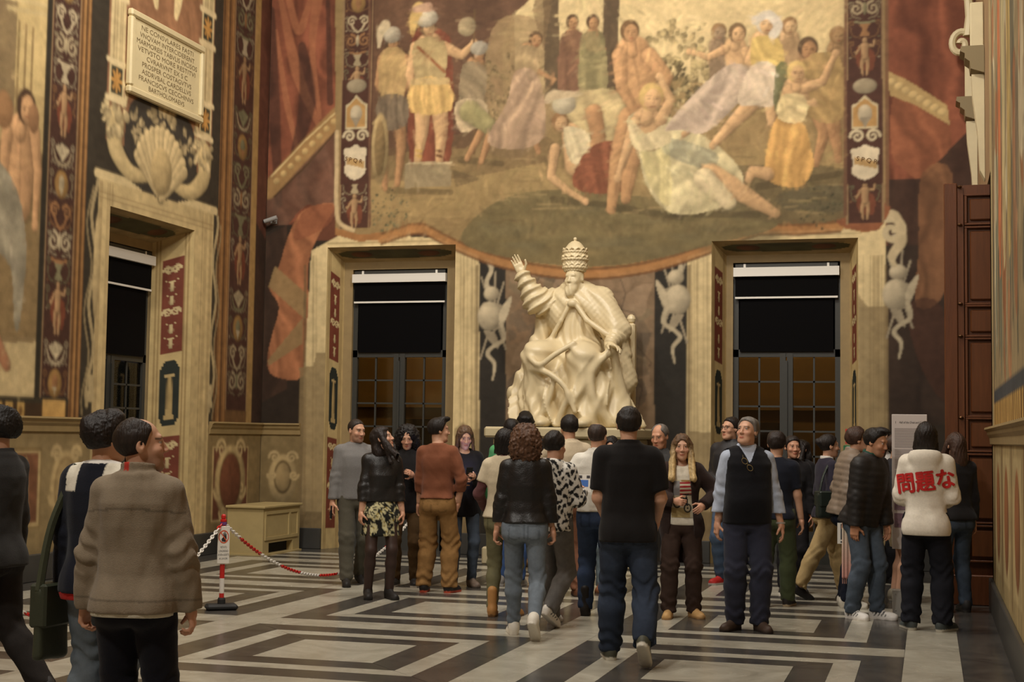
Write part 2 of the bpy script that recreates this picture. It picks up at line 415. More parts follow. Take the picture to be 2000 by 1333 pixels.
def grotesque(cv, u, hw, v0, v1, bg, seed, bright=1.0):
    """a band of painted ornament: scrolls, urns, shells, little standing figures"""
    r = random.Random(seed); cv.poly([(u - hw, v0), (u + hw, v0), (u + hw, v1), (u - hw, v1)], bg, px=False)
    for sgn in (-1, 1): cv.stroke([(u + sgn * hw * .93, v0), (u + sgn * hw * .93, v1)], .012, C(150, 118, 84), px=False)
    v = v1 - hw * .6; k = r.randrange(6)
    pale = [C(176, 160, 128) * bright, C(190, 176, 146) * bright, C(132, 130, 96) * bright, C(168, 110, 66) * bright]
    while v > v0 + hw * .5:
        c = r.choice(pale); d = r.choice(pale); k = (k + 1) % 6
        for m_ in (-1, 1):
            f_ = c * .62; cv.stroke([(u + m_ * hw * .2, v - hw * .55), (u + m_ * hw * .62, v - hw * .4), (u + m_ * hw * .76, v + hw * .1)], hw * .03, f_, px=False, sm=4); scroll(cv, (u + m_ * hw * .68, v + hw * .25), hw * .15, f_, hw * .03, mirror=m_); cv.blob((u + m_ * hw * .74, v - hw * .5), hw * .05, hw * .05, d * .8, px=False)
        if k == 0:
            for m_ in (-1, 1): scroll(cv, (u + m_ * hw * .42, v), hw * .38, c, hw * .07, mirror=m_, start=1.6)
            cv.blob((u, v), hw * .1, hw * .35, d, px=False); v -= hw * 1.05
        elif k == 1:                         # urn
            cv.poly([(u - hw * .3, v + hw * .3), (u + hw * .3, v + hw * .3), (u + hw * .12, v - hw * .1), (u + hw * .25, v - hw * .45), (u - hw * .25, v - hw * .45), (u - hw * .12, v - hw * .1)], c, px=False, sm=4)
            cv.stroke([(u - hw * .5, v + hw * .35), (u, v + hw * .25), (u + hw * .5, v + hw * .35)], hw * .06, d, px=False, sm=4); v -= hw * 1.1
        elif k == 2:                         # little figure
            sk = FLESH * .85 * bright; cv.poly([(u - hw * .4, v + hw * .1), (u + hw * .45, v - hw * .2), (u + hw * .4, v - hw * 1.2), (u - hw * .35, v - hw * 1.)], C(134, 58, 40) * bright, px=False, sm=4)
            for m_ in (-1, 1):
                cv.limb([(u + m_ * hw * .1, v - hw * .55), (u + m_ * hw * .16, v - hw * 1.0), (u + m_ * hw * .1, v - hw * 1.45)], [hw * .12, hw * .09, hw * .05], sk, px=False)
                cv.limb([(u + m_ * hw * .2, v + hw * .12), (u + m_ * hw * .45, v - hw * .1 + m_ * hw * .2), (u + m_ * hw * .5, v + hw * .1 + m_ * hw * .3)], [hw * .08, hw * .06, hw * .05], sk, px=False)
            cv.limb([(u, v + hw * .1), (u, v - hw * .5)], [hw * .22, hw * .16], sk, px=False); cv.blob((u, v + hw * .42), hw * .13, hw * .16, sk, px=False); v -= hw * 2.1
        elif k == 3:                         # shell and leaves
            for q in range(-3, 4): cv.limb([(u, v - hw * .35), (u + q * hw * .13, v + hw * .3 - abs(q) * hw * .06)], [hw * .04, hw * .08], c, px=False)
            for m_ in (-1, 1): cv.stroke([(u, v - hw * .5), (u + m_ * hw * .4, v - hw * .35), (u + m_ * hw * .62, v + hw * .1)], [hw * .07, hw * .05, hw * .03], d, px=False, sm=5)
            v -= hw * 1.15
        elif k == 4:                         # mask in a ring
            cv.blob((u, v - hw * .1), hw * .45, hw * .55, GOLD * .9 * bright, px=False); cv.blob((u, v - hw * .05), hw * .2, hw * .3, c, px=False)
            cv.poly([(u - hw * .18, v - hw * .2), (u + hw * .18, v - hw * .2), (u, v - hw * .55)], d, px=False); v -= hw * 1.25
        else:
            for m_ in (-1, 1):
                scroll(cv, (u + m_ * hw * .4, v + hw * .1), hw * .3, c, hw * .06, mirror=m_, start=3.6, flipv=-1)
                cv.stroke([(u, v - hw * .6), (u + m_ * hw * .25, v - hw * .4), (u + m_ * hw * .4, v - hw * .15)], hw * .06, c, px=False, sm=4)
            v -= hw * 1.1
def leafy(cv, c, r, col, seed, n=26, sz=1.):
    q = random.Random(seed)
    for i in range(n):
        a = q.uniform(0, 6.28); d = r * math.sqrt(q.random()); s = q.uniform(.12, .28) * r * sz
        cv.blob((c[0] + d * math.cos(a), c[1] + d * math.sin(a)), s, s * q.uniform(.5, 1), np.asarray(col) * q.uniform(.6, 1.15), px=False, lit=.5, rot_=a)

def figure(cv, head, hr, body, bw, arms=(), legs=(), skin=FLESH, hair=C(90, 62, 40), k=.0067):
    """generic painted figure: all points are photo measurements, widths in photo pixels"""
    for P in legs: cv.limb(P, np.linspace(bw * .42, bw * .17, len(P)) * k, skin)
    if body: cv.limb(body, np.array([bw * .62, bw * .72, bw * .55][:len(body)]) * k, skin)
    for P in arms: cv.limb(P, np.linspace(bw * .27, bw * .13, len(P)) * k, skin)
    cv.limb([body[0], head], [hr * .5 * k, hr * .45 * k], skin)
    cv.blob((head[0], head[1] - hr * .12), hr * 1.0 * k, hr * 1.15 * k, hair); fx, fy = head[0] + hr * .12, head[1] + hr * .15; cv.blob((fx, fy), hr * .7 * k, hr * .93 * k, skin, lit=.5)
    dk = np.asarray(skin) * .38
    for e in (-.3, .32): cv.blob((fx + hr * e, fy - hr * .12), hr * .17 * k, hr * .1 * k, dk, .8); cv.stroke([(fx + hr * (e - .2), fy - hr * .3), (fx + hr * (e + .2), fy - hr * .32)], hr * .05 * k, dk, .6)
    cv.stroke([(fx + hr * .06, fy - hr * .15), (fx + hr * .14, fy + hr * .22), (fx - hr * .02, fy + hr * .26)], hr * .05 * k, dk, .6); cv.stroke([(fx - hr * .16, fy + hr * .5), (fx + hr * .2, fy + hr * .48)], hr * .07 * k, C(140, 62, 46), .8)
    for P in list(arms) + list(legs):        # modelling of elbows, knees and muscle
        for q0, q1 in zip(P[:-1], P[1:]): cv.stroke([(q0[0] * .8 + q1[0] * .2 + bw * .1, q0[1] * .8 + q1[1] * .2), (q0[0] * .25 + q1[0] * .75 + bw * .07, q0[1] * .25 + q1[1] * .75)], [bw * .03 * k, bw * .08 * k, bw * .02 * k], dk, .35)
    for P in list(arms) + list(legs): cv.blob(P[-1], bw * .17 * k, bw * .19 * k, skin)
    if len(body) > 2: cv.stroke([body[0], body[1], body[2]], bw * .05 * k, dk, .35); cv.stroke([(body[1][0] - bw * .4, body[1][1] - bw * .2), (body[1][0], body[1][1]), (body[1][0] + bw * .4, body[1][1] - bw * .2)], bw * .05 * k, dk, .35, sm=4)

# ------------------------------------------------------------------ end wall
WL = (onY(640, 484, YB)[0], onY(890, 478, YB)[0], 4.27)   # left window opening on the wall face: x0, x1, top
WR = (onY(1390, 473, YB)[0], onY(1676, 465, YB)[0], 4.23)
cv = Canvas('B', XL, XR, 0, 7.95, .015, (WL[0], WL[1], WR[0], WR[1]), (WL[2], WR[2], 1.72))
cv.C[:] = C(52, 42, 35)
cv.rect(500, 0, 720, 470, C(112, 52, 38)); cv.rect(1700, 0, 1915, 480, C(108, 50, 38))
# hanging curtains painted at both ends
RED, REDL = C(134, 58, 40), C(178, 92, 58)
cv.poly([(520, -60), (700, -60), (700, 330), (640, 400), (560, 440), (520, 420)], RED, fold=(8, 1.6, .5), seed=1)
for P, wd in (([(545, -20), (580, 140), (625, 250)], [.03, .09, .03]), ([(625, -30), (610, 90), (625, 230)], [.1, .05, .03]), ([(560, -20), (582, 60), (600, 20), (615, -30)], [.05, .06, .03]), ([(540, 60), (560, 200), (590, 330)], [.02, .05, .02])):
    cv.stroke(P, wd, REDL, .75, sm=6)
for P, wd in (([(530, 20), (535, 200), (545, 400)], [.05, .1, .05]), ([(590, 90), (600, 200), (570, 320)], [.06, .14, .05]), ([(640, -20), (645, 200)], [.03, .05])): cv.stroke(P, wd, C(66, 38, 34), .7, sm=6)
cv.poly([(525, 360), (600, 280), (655, 250), (655, 420), (600, 400), (530, 470)], C(104, 72, 62), .75, sm=5, fold=(10, 2.2, .35), seed=2)
cv.stroke([(524, 372), (590, 300), (660, 226)], .13, C(168, 122, 66)); cv.stroke([(530, 345), (596, 275), (664, 212)], .012, C(206, 180, 120)); cv.stroke([(535, 385), (600, 322), (662, 250)], .012, C(90, 60, 34))
for i in range(9): cv.blob((540 + i * 14, 354 - i * 14.6), .05, .045, C(196, 160, 96))
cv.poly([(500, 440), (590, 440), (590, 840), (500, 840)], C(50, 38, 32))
cv.poly([(505, 470), (560, 440), (560, 760), (505, 790)], C(78, 46, 36), .5, fold=(0, 2, .4), seed=5)
cv.poly([(655, 402), (620, 400), (585, 418), (560, 470), (545, 520), (525, 560), (545, 600), (530, 660), (522, 705), (535, 735), (592, 735), (604, 640), (602, 520), (625, 455)], C(172, 92, 56), sm=4, fold=(20, 2.6, .38), seed=4)
cv.poly([(537, 520), (600, 575), (597, 625), (524, 560)], C(152, 120, 74), .9); cv.poly([(592, 620), (522, 705), (525, 715), (590, 672)], C(150, 118, 74), .9)
cv.poly([(655, 402), (620, 400), (590, 416), (575, 470), (640, 440)], C(150, 66, 42), .6, sm=4)
cv.poly([(1730, -60), (1890, -60), (1898, 500), (1740, 470)], RED, fold=(5, 1.5, .45), seed=7)
cv.poly([(1745, 190), (1800, 200), (1852, 240), (1850, 320), (1800, 352), (1765, 330), (1742, 300)], C(150, 72, 46), sm=4, fold=(25, 2.2, .3), seed=8)
cv.poly([(1735, 350), (1800, 350), (1895, 250), (1900, 830), (1735, 830)], C(60, 42, 36), .9, fold=(0, 1.4, .3), seed=9)
cv.poly([(1800, 340), (1860, 340), (1850, 560), (1790, 600), (1795, 480)], C(140, 84, 52), .8, sm=4, fold=(5, 2, .35), seed=10)
cv.poly([(1772, 600), (1840, 600), (1850, 780), (1800, 720)], C(84, 44, 34), .7, sm=4)
cv.poly([(1732, 138), (1775, 158), (1850, 206), (1855, 244), (1790, 206), (1738, 186)], C(180, 148, 90)); 
for i in range(8): cv.blob((1742 + i * 14, 160 + i * 8.4), .06, .05, C(200, 170, 110))
# stone window surrounds, their flutes and the band of older, darker paint low down
def surround(P, hole):
    cv.poly(P, STONE)
cv.poly([(672, 455), (930, 470), (936, 500), (936, 1000), (590, 1000), (594, 720), (602, 600), (608, 490)], STONE)
cv.poly([(1343, 480), (1480, 440), (1730, 425), (1733, 1000), (1340, 1000)], STONE)
for x, a in ((612, .5), (618, .3), (900, .45), (906, .6), (913, .3), (922, .5), (928, .35), (1350, .5), (1356, .35), (1362, .5), (1374, .3), (1382, .4), (1700, .5), (1706, .6), (1711, .4), (1716, .6), (1722, .5), (1686, .3)):
    cv.stroke([(x, 500), (x - (2 if x < 1200 else 0), 1060)], .012, C(140, 116, 74), a)
for x in (596, 932, 1346, 1730): cv.stroke([(x, 520), (x - 2, 1060)], .02, C(112, 90, 58), .7)
cv.stroke([(640, 476), (893, 470)], .012, C(150, 128, 84), .6); cv.stroke([(1395, 462), (1680, 456)], .012, C(150, 128, 84), .6)
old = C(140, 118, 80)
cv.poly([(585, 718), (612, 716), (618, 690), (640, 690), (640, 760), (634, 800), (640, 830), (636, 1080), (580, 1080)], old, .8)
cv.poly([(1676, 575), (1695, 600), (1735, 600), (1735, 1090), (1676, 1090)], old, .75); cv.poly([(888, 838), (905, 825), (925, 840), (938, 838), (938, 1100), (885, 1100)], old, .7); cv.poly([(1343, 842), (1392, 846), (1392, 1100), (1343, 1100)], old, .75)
# dado at the left end, the dim light down there mixed into its colour
d0, d1 = XL, onY(588, 830, YB)[0]
cv.poly([(d0, 0), (d1, 0), (d1, 1.72), (d0, 1.72)], C(130, 110, 70), px=False)
cc = cv.M([(552, 935)])[0]
cv.blob(cc, .22, .34, C(172, 150, 104), px=False, lit=.5); cv.blob(cc + [0, .02], .14, .24, C(104, 84, 50), px=False); cv.blob(cc + [0, .02], .115, .2, C(150, 128, 86), px=False)
for m_ in (-1, 1): scroll(cv, cc + [m_ * .13, .3], .09, C(180, 158, 112), .02, mirror=m_); scroll(cv, cc + [m_ * .17, .05], .07, C(178, 156, 110), .018, mirror=m_, flipv=-1)
# dark slabs and veined marble behind the statue
cv.rect(936, 470, 990, 1090, C(46, 44, 42)); cv.rect(1276, 470, 1341, 1090, C(44, 43, 41)); cv.rect(988, 470, 1278, 1090, C(132, 106, 84))
r_ = random.Random(5)
for i in range(110):
    c = cv.M([(r_.uniform(992, 1274), r_.uniform(500, 850))])[0]; q = r_.choice([C(146, 118, 96), C(112, 94, 78), C(94, 82, 72), C(158, 130, 108), C(140, 106, 80), C(124, 110, 88)])
    ru = r_.uniform(.12, .42); rv = r_.uniform(.1, .32); P = [(c[0] + ru * math.cos(t) * r_.uniform(.6, 1), c[1] + rv * math.sin(t) * r_.uniform(.6, 1)) for t in np.linspace(0, 5.6, 7)]
    cv.poly([p for p in P if cv.M([(989, 600)])[0][0] < p[0] < cv.M([(1277, 600)])[0][0]] or P[:3], q, .7, px=False)
for i in range(26):
    x, y = r_.uniform(1000, 1265), r_.uniform(500, 840); P = [(x, y)]
    for j in range(4): x = min(max(x + r_.uniform(-28, 28), 991), 1274); y += r_.uniform(4, 34); P.append((x, y))
    cv.stroke(P, .008, C(66, 54, 48), .6)
# trophies of arms in pale grey on the dark slabs
def trophy(x, y, m_, k=1.):
    g = C(150, 142, 124) * k; h = C(182, 174, 152) * k; X = lambda dx: x + m_ * dx
    for a, b in (((-18, -70), (30, 70)), ((26, -60), (-20, 90)), ((10, -80), (6, 60)), ((38, -30), (-10, 30))): cv.stroke([(X(a[0]), y + a[1]), (X(b[0]), y + b[1])], .014, g)
    cv.stroke([(X(-4), y - 105), (X(2), y - 85), (X(-8), y - 60), (X(0), y - 40)], [.05, .03, .03, .04], h, sm=5)
    cv.blob((X(2), y - 38), .11, .1, h, lit=.6); cv.poly([(X(-14), y - 20), (X(22), y - 16), (X(30), y + 14), (X(8), y + 34), (X(-18), y + 14)], g, sm=4); cv.blob((X(-2), y + 6), .17, .2, h, lit=.6)
    cv.poly([(X(18), y - 4), (X(42), y - 34), (X(34), y + 2), (X(20), y + 22)], h, sm=3); cv.poly([(X(-12), y + 34), (X(10), y + 40), (X(16), y + 70), (X(-4), y + 52)], g, sm=3)
    cv.stroke([(X(20), y + 20), (X(26), y + 50), (X(4), y + 66), (X(-6), y + 80), (X(8), y + 100), (X(4), y + 130)], [.03, .03, .025, .03, .025, .012], h * .9, sm=5)
trophy(958, 612, 1); trophy(1322, 580, -1); trophy(1752, 570, 1, .95)
for m_ in (0,): 
    c = cv.M([(1742, 452)])[0]; scroll(cv, c + [0, 0], .17, C(190, 178, 146), .05, turns=1.3, mirror=-1, start=1.2)
    cv.stroke([(1736, 415), (1752, 425), (1760, 470), (1742, 500), (1748, 520)], [.04, .05, .07, .05, .02], C(186, 172, 140), sm=5)
# the great painted cloth with its scene
HEM = [(655, 445), (700, 458), (745, 455), (800, 437), (830, 437), (860, 452), (900, 472), (960, 495), (1040, 514), (1130, 524), (1220, 518), (1300, 502), (1390, 472), (1450, 448), (1490, 437), (1560, 437), (1640, 431), (1690, 441), (1718, 434), (1736, 404)]
cloth = [(655, -60)] + HEM + [(1736, -60)]
cv.poly([(p[0], p[1] + 14) for p in HEM] + [(1736, 300), (655, 300)], C(170, 104, 48))
cv.poly(cloth, C(150, 122, 76))
cv.stroke([(p[0], p[1] + 14) for p in HEM[2:-3]], .05, C(182, 116, 54), .9, sm=4); cv.stroke([(p[0], p[1] + 22) for p in HEM[2:-3]], .018, C(118, 68, 30), .8, sm=4); cv.stroke([(p[0], p[1] + 2) for p in HEM[2:-3]], .018, C(120, 78, 40), .8, sm=4)
cv.poly([(1640, 420), (1736, 396), (1720, 444), (1690, 452), (1640, 440)], C(150, 72, 44), .9, sm=3)
sky = [(1000, -60), (1650, -60), (1650, 190), (1500, 200), (1330, 150), (1010, 190)]
cv.poly(sky, C(204, 182, 132)); cv.poly([(725, -60), (1060, -60), (985, 60), (960, 250), (725, 330)], C(104, 68, 52), sm=4, fold=(30, .8, .18), seed=12)
cv.poly([(960, 60), (1050, 40), (1120, 150), (1030, 300), (940, 300)], C(150, 122, 84), .8, sm=5)
cv.poly([(1060, -60), (1090, -60), (1094, 180), (1064, 190)], C(96, 76, 54)); cv.poly([(1180, -60), (1212, -60), (1204, 180), (1176, 190)], C(92, 72, 52)); cv.poly([(1090, -60), (1060, -60), (1040, 20), (1062, 100)], C(120, 94, 64), .8)
cv.poly([(725, 320), (900, 290), (1100, 330), (1400, 300), (1650, 260), (1650, 400), (725, 420)], C(160, 132, 82), .9, sm=4)
cv.poly([(725, 300), (1000, 250), (1100, 300), (1000, 330), (880, 350), (725, 350)], C(112, 86, 58), .55, sm=4)
cv.poly([(900, 470), (960, 400), (1060, 372), (1200, 380), (1420, 400), (1520, 440), (1390, 478), (1250, 512), (1130, 520), (1000, 505)], C(116, 104, 66), .95, sm=4)
cv.poly([(1400, 330), (1650, 330), (1650, 425), (1480, 434), (1380, 400)], C(112, 98, 66), .85, sm=4); cv.poly([(1520, 380), (1648, 360), (1648, 412), (1540, 412)], C(92, 90, 70), .6, sm=3)
leafy(cv, cv.M([(1290, 190)])[0], .55, C(112, 98, 62), 3, 150, .32); leafy(cv, cv.M([(1335, 120)])[0], .6, C(176, 156, 106), 4, 130, .35); leafy(cv, cv.M([(1000, 170)])[0], .5, C(150, 126, 86), 6, 120, .35)
leafy(cv, cv.M([(760, 412)])[0], .3, C(104, 108, 76), 8, 60, .3); leafy(cv, cv.M([(1600, 405)])[0], .3, C(92, 92, 66), 9, 50, .35)
for i in range(70):
    x, y = r_.uniform(930, 1500), r_.uniform(385, 500)
    if y < 524 - abs(x - 1140) * .12: cv.blob((x, y), r_.uniform(.1, .4), r_.uniform(.03, .09), r_.choice([C(128, 118, 76), C(96, 88, 56), C(110, 104, 74), C(140, 122, 78)]), .4, lit=.1, soft=.9)
for x0_, y0_, x1_, y1_ in ((1200, 405, 1330, 425), (1320, 418, 1480, 420), (1080, 390, 1180, 400), (760, 372, 880, 376), (1480, 365, 1640, 340), (900, 312, 980, 320)): cv.stroke([(x0_, y0_), (x1_, y1_)], [.05, .12, .04], C(74, 62, 40), .55)
for i in range(90):
    x, y = r_.uniform(730, 1640), r_.uniform(300, 430); cv.stroke([(x, y), (x + r_.uniform(20, 60), y + r_.uniform(-3, 3))], .015, r_.choice([C(178, 150, 98), C(112, 90, 56), C(132, 116, 70)]), .35)
FL, FD = C(204, 156, 110), C(176, 122, 80)
# -- background pair
for x, cl in ((1118, C(126, 82, 62)), (1158, C(132, 124, 82))):
    cv.poly([(x - 20, 70), (x + 20, 68), (x + 26, 190), (x - 26, 192)], cl, sm=3, fold=(5, 3, .3), seed=x); figure(cv, (x, 44), 14, [(x, 66), (x, 90)], 22, [[(x - 12, 72), (x - 4, 100), (x + 22, 96)]], skin=FD); cv.poly([(x - 20, 66), (x + 20, 64), (x + 20, 110), (x - 22, 112)], cl * .9, .85, sm=3, fold=(40, 3, .3), seed=x + 1)
# -- soldiers on the left
cv.poly([(806, 70), (868, 62), (884, 120), (882, 300), (850, 330), (800, 316)], C(140, 58, 42), sm=3, fold=(0, 2.2, .35), seed=20)
figure(cv, (766, 84), 15, [(768, 112), (766, 160), (764, 200)], 36, [[(746, 114), (738, 165), (768, 208)], [(792, 114), (796, 165), (772, 205)]], [[(754, 205), (748, 280), (752, 368)], [(780, 205), (784, 290), (776, 360)]], FD)
cv.poly([(744, 102), (790, 102), (788, 190), (744, 192)], C(176, 142, 88), sm=3, fold=(80, 2, .2), seed=21); cv.poly([(740, 190), (794, 190), (792, 246), (742, 250)], C(116, 100, 84), sm=3, fold=(0, 5, .3), seed=22)
cv.blob((766, 68), .13, .12, C(168, 164, 150), lit=.6); cv.stroke([(752, 50), (744, 62), (740, 92)], [.08, .06, .02], C(196, 180, 150), sm=4); cv.blob((742, 290), .13, .5, C(176, 150, 100), lit=.5); cv.blob((742, 290), .08, .4, C(140, 112, 70), lit=.4)
figure(cv, (836, 54), 18, [(838, 90), (838, 130), (840, 170)], 48, [[(812, 92), (800, 150), (816, 196)], [(866, 92), (902, 108), (926, 84)]], [[(826, 200), (824, 260), (816, 312)], [(858, 200), (862, 262), (858, 314)]], FL)
cv.poly([(810, 82), (868, 80), (868, 158), (842, 166), (812, 158)], C(168, 146, 98), sm=4, fold=(70, 2.4, .25), seed=23); cv.poly([(806, 156), (874, 156), (882, 216), (802, 220)], C(206, 162, 84), sm=2, fold=(0, 6, .3), seed=24); cv.stroke([(808, 160), (872, 158)], .05, C(190, 160, 104))
cv.stroke([(816, 92), (868, 140)], .022, C(150, 80, 44)); cv.blob((834, 36), .16, .13, C(180, 178, 164), lit=.6); cv.stroke([(818, 16), (808, 40), (806, 70)], [.09, .07, .02], C(206, 168, 90), sm=4); cv.stroke([(836, 14), (812, 18)], [.07, .05], C(196, 150, 130))
cv.stroke([(926, 20), (926, 300)], .014, C(112, 82, 50))
cv.poly([(790, 322), (880, 320), (882, 364), (790, 368)], C(148, 132, 102)); cv.poly([(790, 322), (880, 320), (884, 316), (800, 316)], C(190, 174, 136)); cv.poly([(882, 330), (940, 350), (890, 366)], C(96, 78, 54), .6)
for y in (294, 304): cv.stroke([(814, y), (822, y + 2)], .02, C(196, 150, 50)); cv.stroke([(854, y), (862, y + 2)], .02, C(120, 70, 40))
figure(cv, (934, 104), 16, [(928, 128), (924, 160), (918, 196)], 34, [[(912, 132), (920, 176), (946, 214)]], [[(906, 210), (948, 242), (912, 310)], [(922, 214), (962, 250), (940, 316)]], FD)
cv.poly([(904, 126), (948, 130), (944, 196), (900, 206)], C(140, 122, 96), sm=3, fold=(60, 3, .3), seed=26); cv.poly([(890, 200), (944, 196), (950, 236), (900, 258)], C(190, 168, 136), sm=3, fold=(30, 4, .3), seed=27); cv.limb([(918, 218), (952, 244)], [.16, .12], C(150, 146, 96)); cv.blob((936, 94), .13, .1, C(160, 158, 148), lit=.5); cv.blob((912, 52), .13, .14, C(156, 140, 108), lit=.4)
figure(cv, (1046, 78), 15, [(1030, 100), (1026, 130)], 30, [[(1014, 104), (1040, 134), (1082, 156)]], [[(1020, 220), (1040, 260), (1052, 298)]], FD)
cv.poly([(1008, 94), (1052, 96), (1046, 150), (1012, 160)], C(160, 134, 96), sm=3, fold=(50, 3, .3), seed=28); cv.poly([(1006, 140), (1046, 140), (1064, 200), (1060, 270), (1010, 292), (952, 276), (990, 200)], C(166, 134, 112), sm=4, fold=(-25, 3.2, .38), seed=29)
# -- bending pair, centre left
figure(cv, (1094, 240), 18, [(1120, 262), (1130, 320)], 40, [[(1084, 290), (1076, 345), (1110, 374), (1144, 394)]], [], FL, C(140, 96, 56)); cv.poly([(1100, 250), (1150, 260), (1150, 310), (1116, 318)], C(196, 184, 150), sm=3, fold=(20, 4, .3), seed=31)
cv.poly([(1110, 186), (1200, 176), (1232, 240), (1200, 290), (1150, 260), (1110, 230)], C(186, 166, 118), sm=4, fold=(60, 2.2, .25), seed=32); cv.limb([(1160, 220), (1170, 270), (1150, 330)], [.12, .1, .06], FD); cv.poly([(1150, 290), (1220, 280), (1220, 372), (1120, 366)], C(146, 70, 46), sm=4, fold=(15, 3, .35), seed=33); cv.blob((1102, 204), .17, .14, C(172, 166, 146), lit=.5); cv.stroke([(1070, 196), (1082, 186), (1130, 184)], [.05, .07, .03], C(190, 170, 140), sm=4)
# -- central pair: kneeling man and seated woman in pale drapery
figure(cv, (1230, 62), 20, [(1236, 104), (1246, 150), (1252, 190)], 60, [[(1210, 108), (1214, 170), (1242, 222)], [(1268, 108), (1304, 150), (1290, 196)]], [[(1232, 230), (1208, 300), (1194, 408)], [(1254, 240), (1232, 320), (1222, 388)]], C(188, 134, 88), C(112, 78, 46))
cv.poly([(1224, 236), (1262, 214), (1330, 240), (1420, 300), (1452, 360), (1400, 408), (1310, 416), (1262, 360), (1246, 290)], C(196, 188, 146), sm=5, fold=(-50, 2.4, .38), seed=34)
cv.poly([(1250, 250), (1300, 250), (1310, 400), (1264, 350)], C(204, 194, 128), .6, sm=4, fold=(0, 4, .4), seed=35); cv.poly([(1310, 270), (1400, 300), (1380, 330), (1300, 300)], C(126, 138, 124), .6, sm=4, fold=(70, 3, .3), seed=36)
cv.limb([(1388, 342), (1440, 372), (1516, 418)], [.16, .13, .06], FL); cv.limb([(1376, 350), (1424, 396)], [.15, .1], C(200, 186, 150))
figure(cv, (1272, 192), 25, [(1262, 236), (1270, 262)], 48, [[(1240, 240), (1222, 300), (1206, 348)], [(1290, 236), (1310, 196), (1288, 150)]], [], FL, C(196, 160, 86)); cv.poly([(1232, 232), (1262, 262), (1300, 242), (1310, 278), (1250, 296), (1230, 268)], C(204, 190, 150), sm=3, fold=(30, 4, .25), seed=37)
# -- the group on the right
for x, y, cl in ((1404, 64, C(150, 122, 96)), (1542, 52, C(190, 150, 108)), (1636, 70, C(160, 120, 80))): figure(cv, (x, y), 16, [(x, y + 24), (x + 4, y + 80)], 32, [[(x - 12, y + 26), (x - 4, y + 60), (x + 24, y + 74)]], [], cl, C(146, 106, 66)); cv.poly([(x - 16, y + 30), (x + 20, y + 26), (x + 24, y + 100), (x - 14, y + 104)], cl * .8, .8, sm=3, fold=(20, 4, .3), seed=x)
figure(cv, (1440, 66), 18, [(1436, 92), (1444, 140)], 36, [[(1416, 96), (1384, 112), (1346, 100)], [(1456, 100), (1472, 136), (1446, 156)]], [[(1380, 200), (1362, 240), (1336, 262)]], FL, C(120, 90, 60))
cv.poly([(1420, 128), (1464, 136), (1450, 190), (1380, 258), (1330, 254), (1300, 250), (1350, 190)], C(178, 158, 146), sm=4, fold=(-40, 3, .35), seed=38)
figure(cv, (1496, 46), 20, [(1492, 84), (1494, 120)], 44, [[(1478, 88), (1462, 120), (1500, 140)]], [[(1480, 190), (1432, 240), (1392, 284)], [(1508, 190), (1506, 240)]], FL, C(196, 190, 176))
cv.poly([(1470, 74), (1520, 76), (1532, 120), (1512, 136), (1470, 132)], C(206, 172, 84), sm=3, fold=(60, 3, .25), seed=39); cv.poly([(1466, 130), (1514, 128), (1512, 204), (1480, 206), (1440, 200)], C(204, 186, 168), sm=3, fold=(20, 3, .25), seed=40); cv.stroke([(1476, 40), (1500, 28), (1520, 50), (1510, 68)], .06, C(190, 190, 186), sm=4)
cv.poly([(1516, 130), (1540, 130), (1532, 210), (1512, 216)], C(96, 110, 70), .9, sm=3)
figure(cv, (1578, 96), 20, [(1584, 130), (1596, 180)], 40, [[(1600, 128), (1620, 170), (1600, 190)]], [[(1596, 212), (1610, 258), (1594, 320)], [(1624, 220), (1632, 270), (1638, 312)]], FD, C(96, 70, 50)); cv.poly([(1566, 120), (1640, 110), (1646, 230), (1580, 226)], C(168, 134, 78), sm=3, fold=(30, 3, .3), seed=41)
cv.poly([(1520, 226), (1566, 236), (1584, 290), (1588, 330), (1560, 366), (1500, 352), (1496, 300)], C(208, 150, 66), sm=4, fold=(-10, 3, .35), seed=42); cv.limb([(1500, 340), (1470, 334), (1462, 352)], [.09, .07, .05], FL)
figure(cv, (1556, 142), 19, [(1556, 172), (1548, 212)], 42, [[(1570, 172), (1606, 160), (1632, 104)], [(1540, 176), (1560, 206), (1590, 200)]], [], FL, C(206, 172, 96)); cv.poly([(1528, 186), (1574, 190), (1568, 238), (1520, 232)], C(200, 180, 130), sm=3, fold=(70, 4, .25), seed=43)
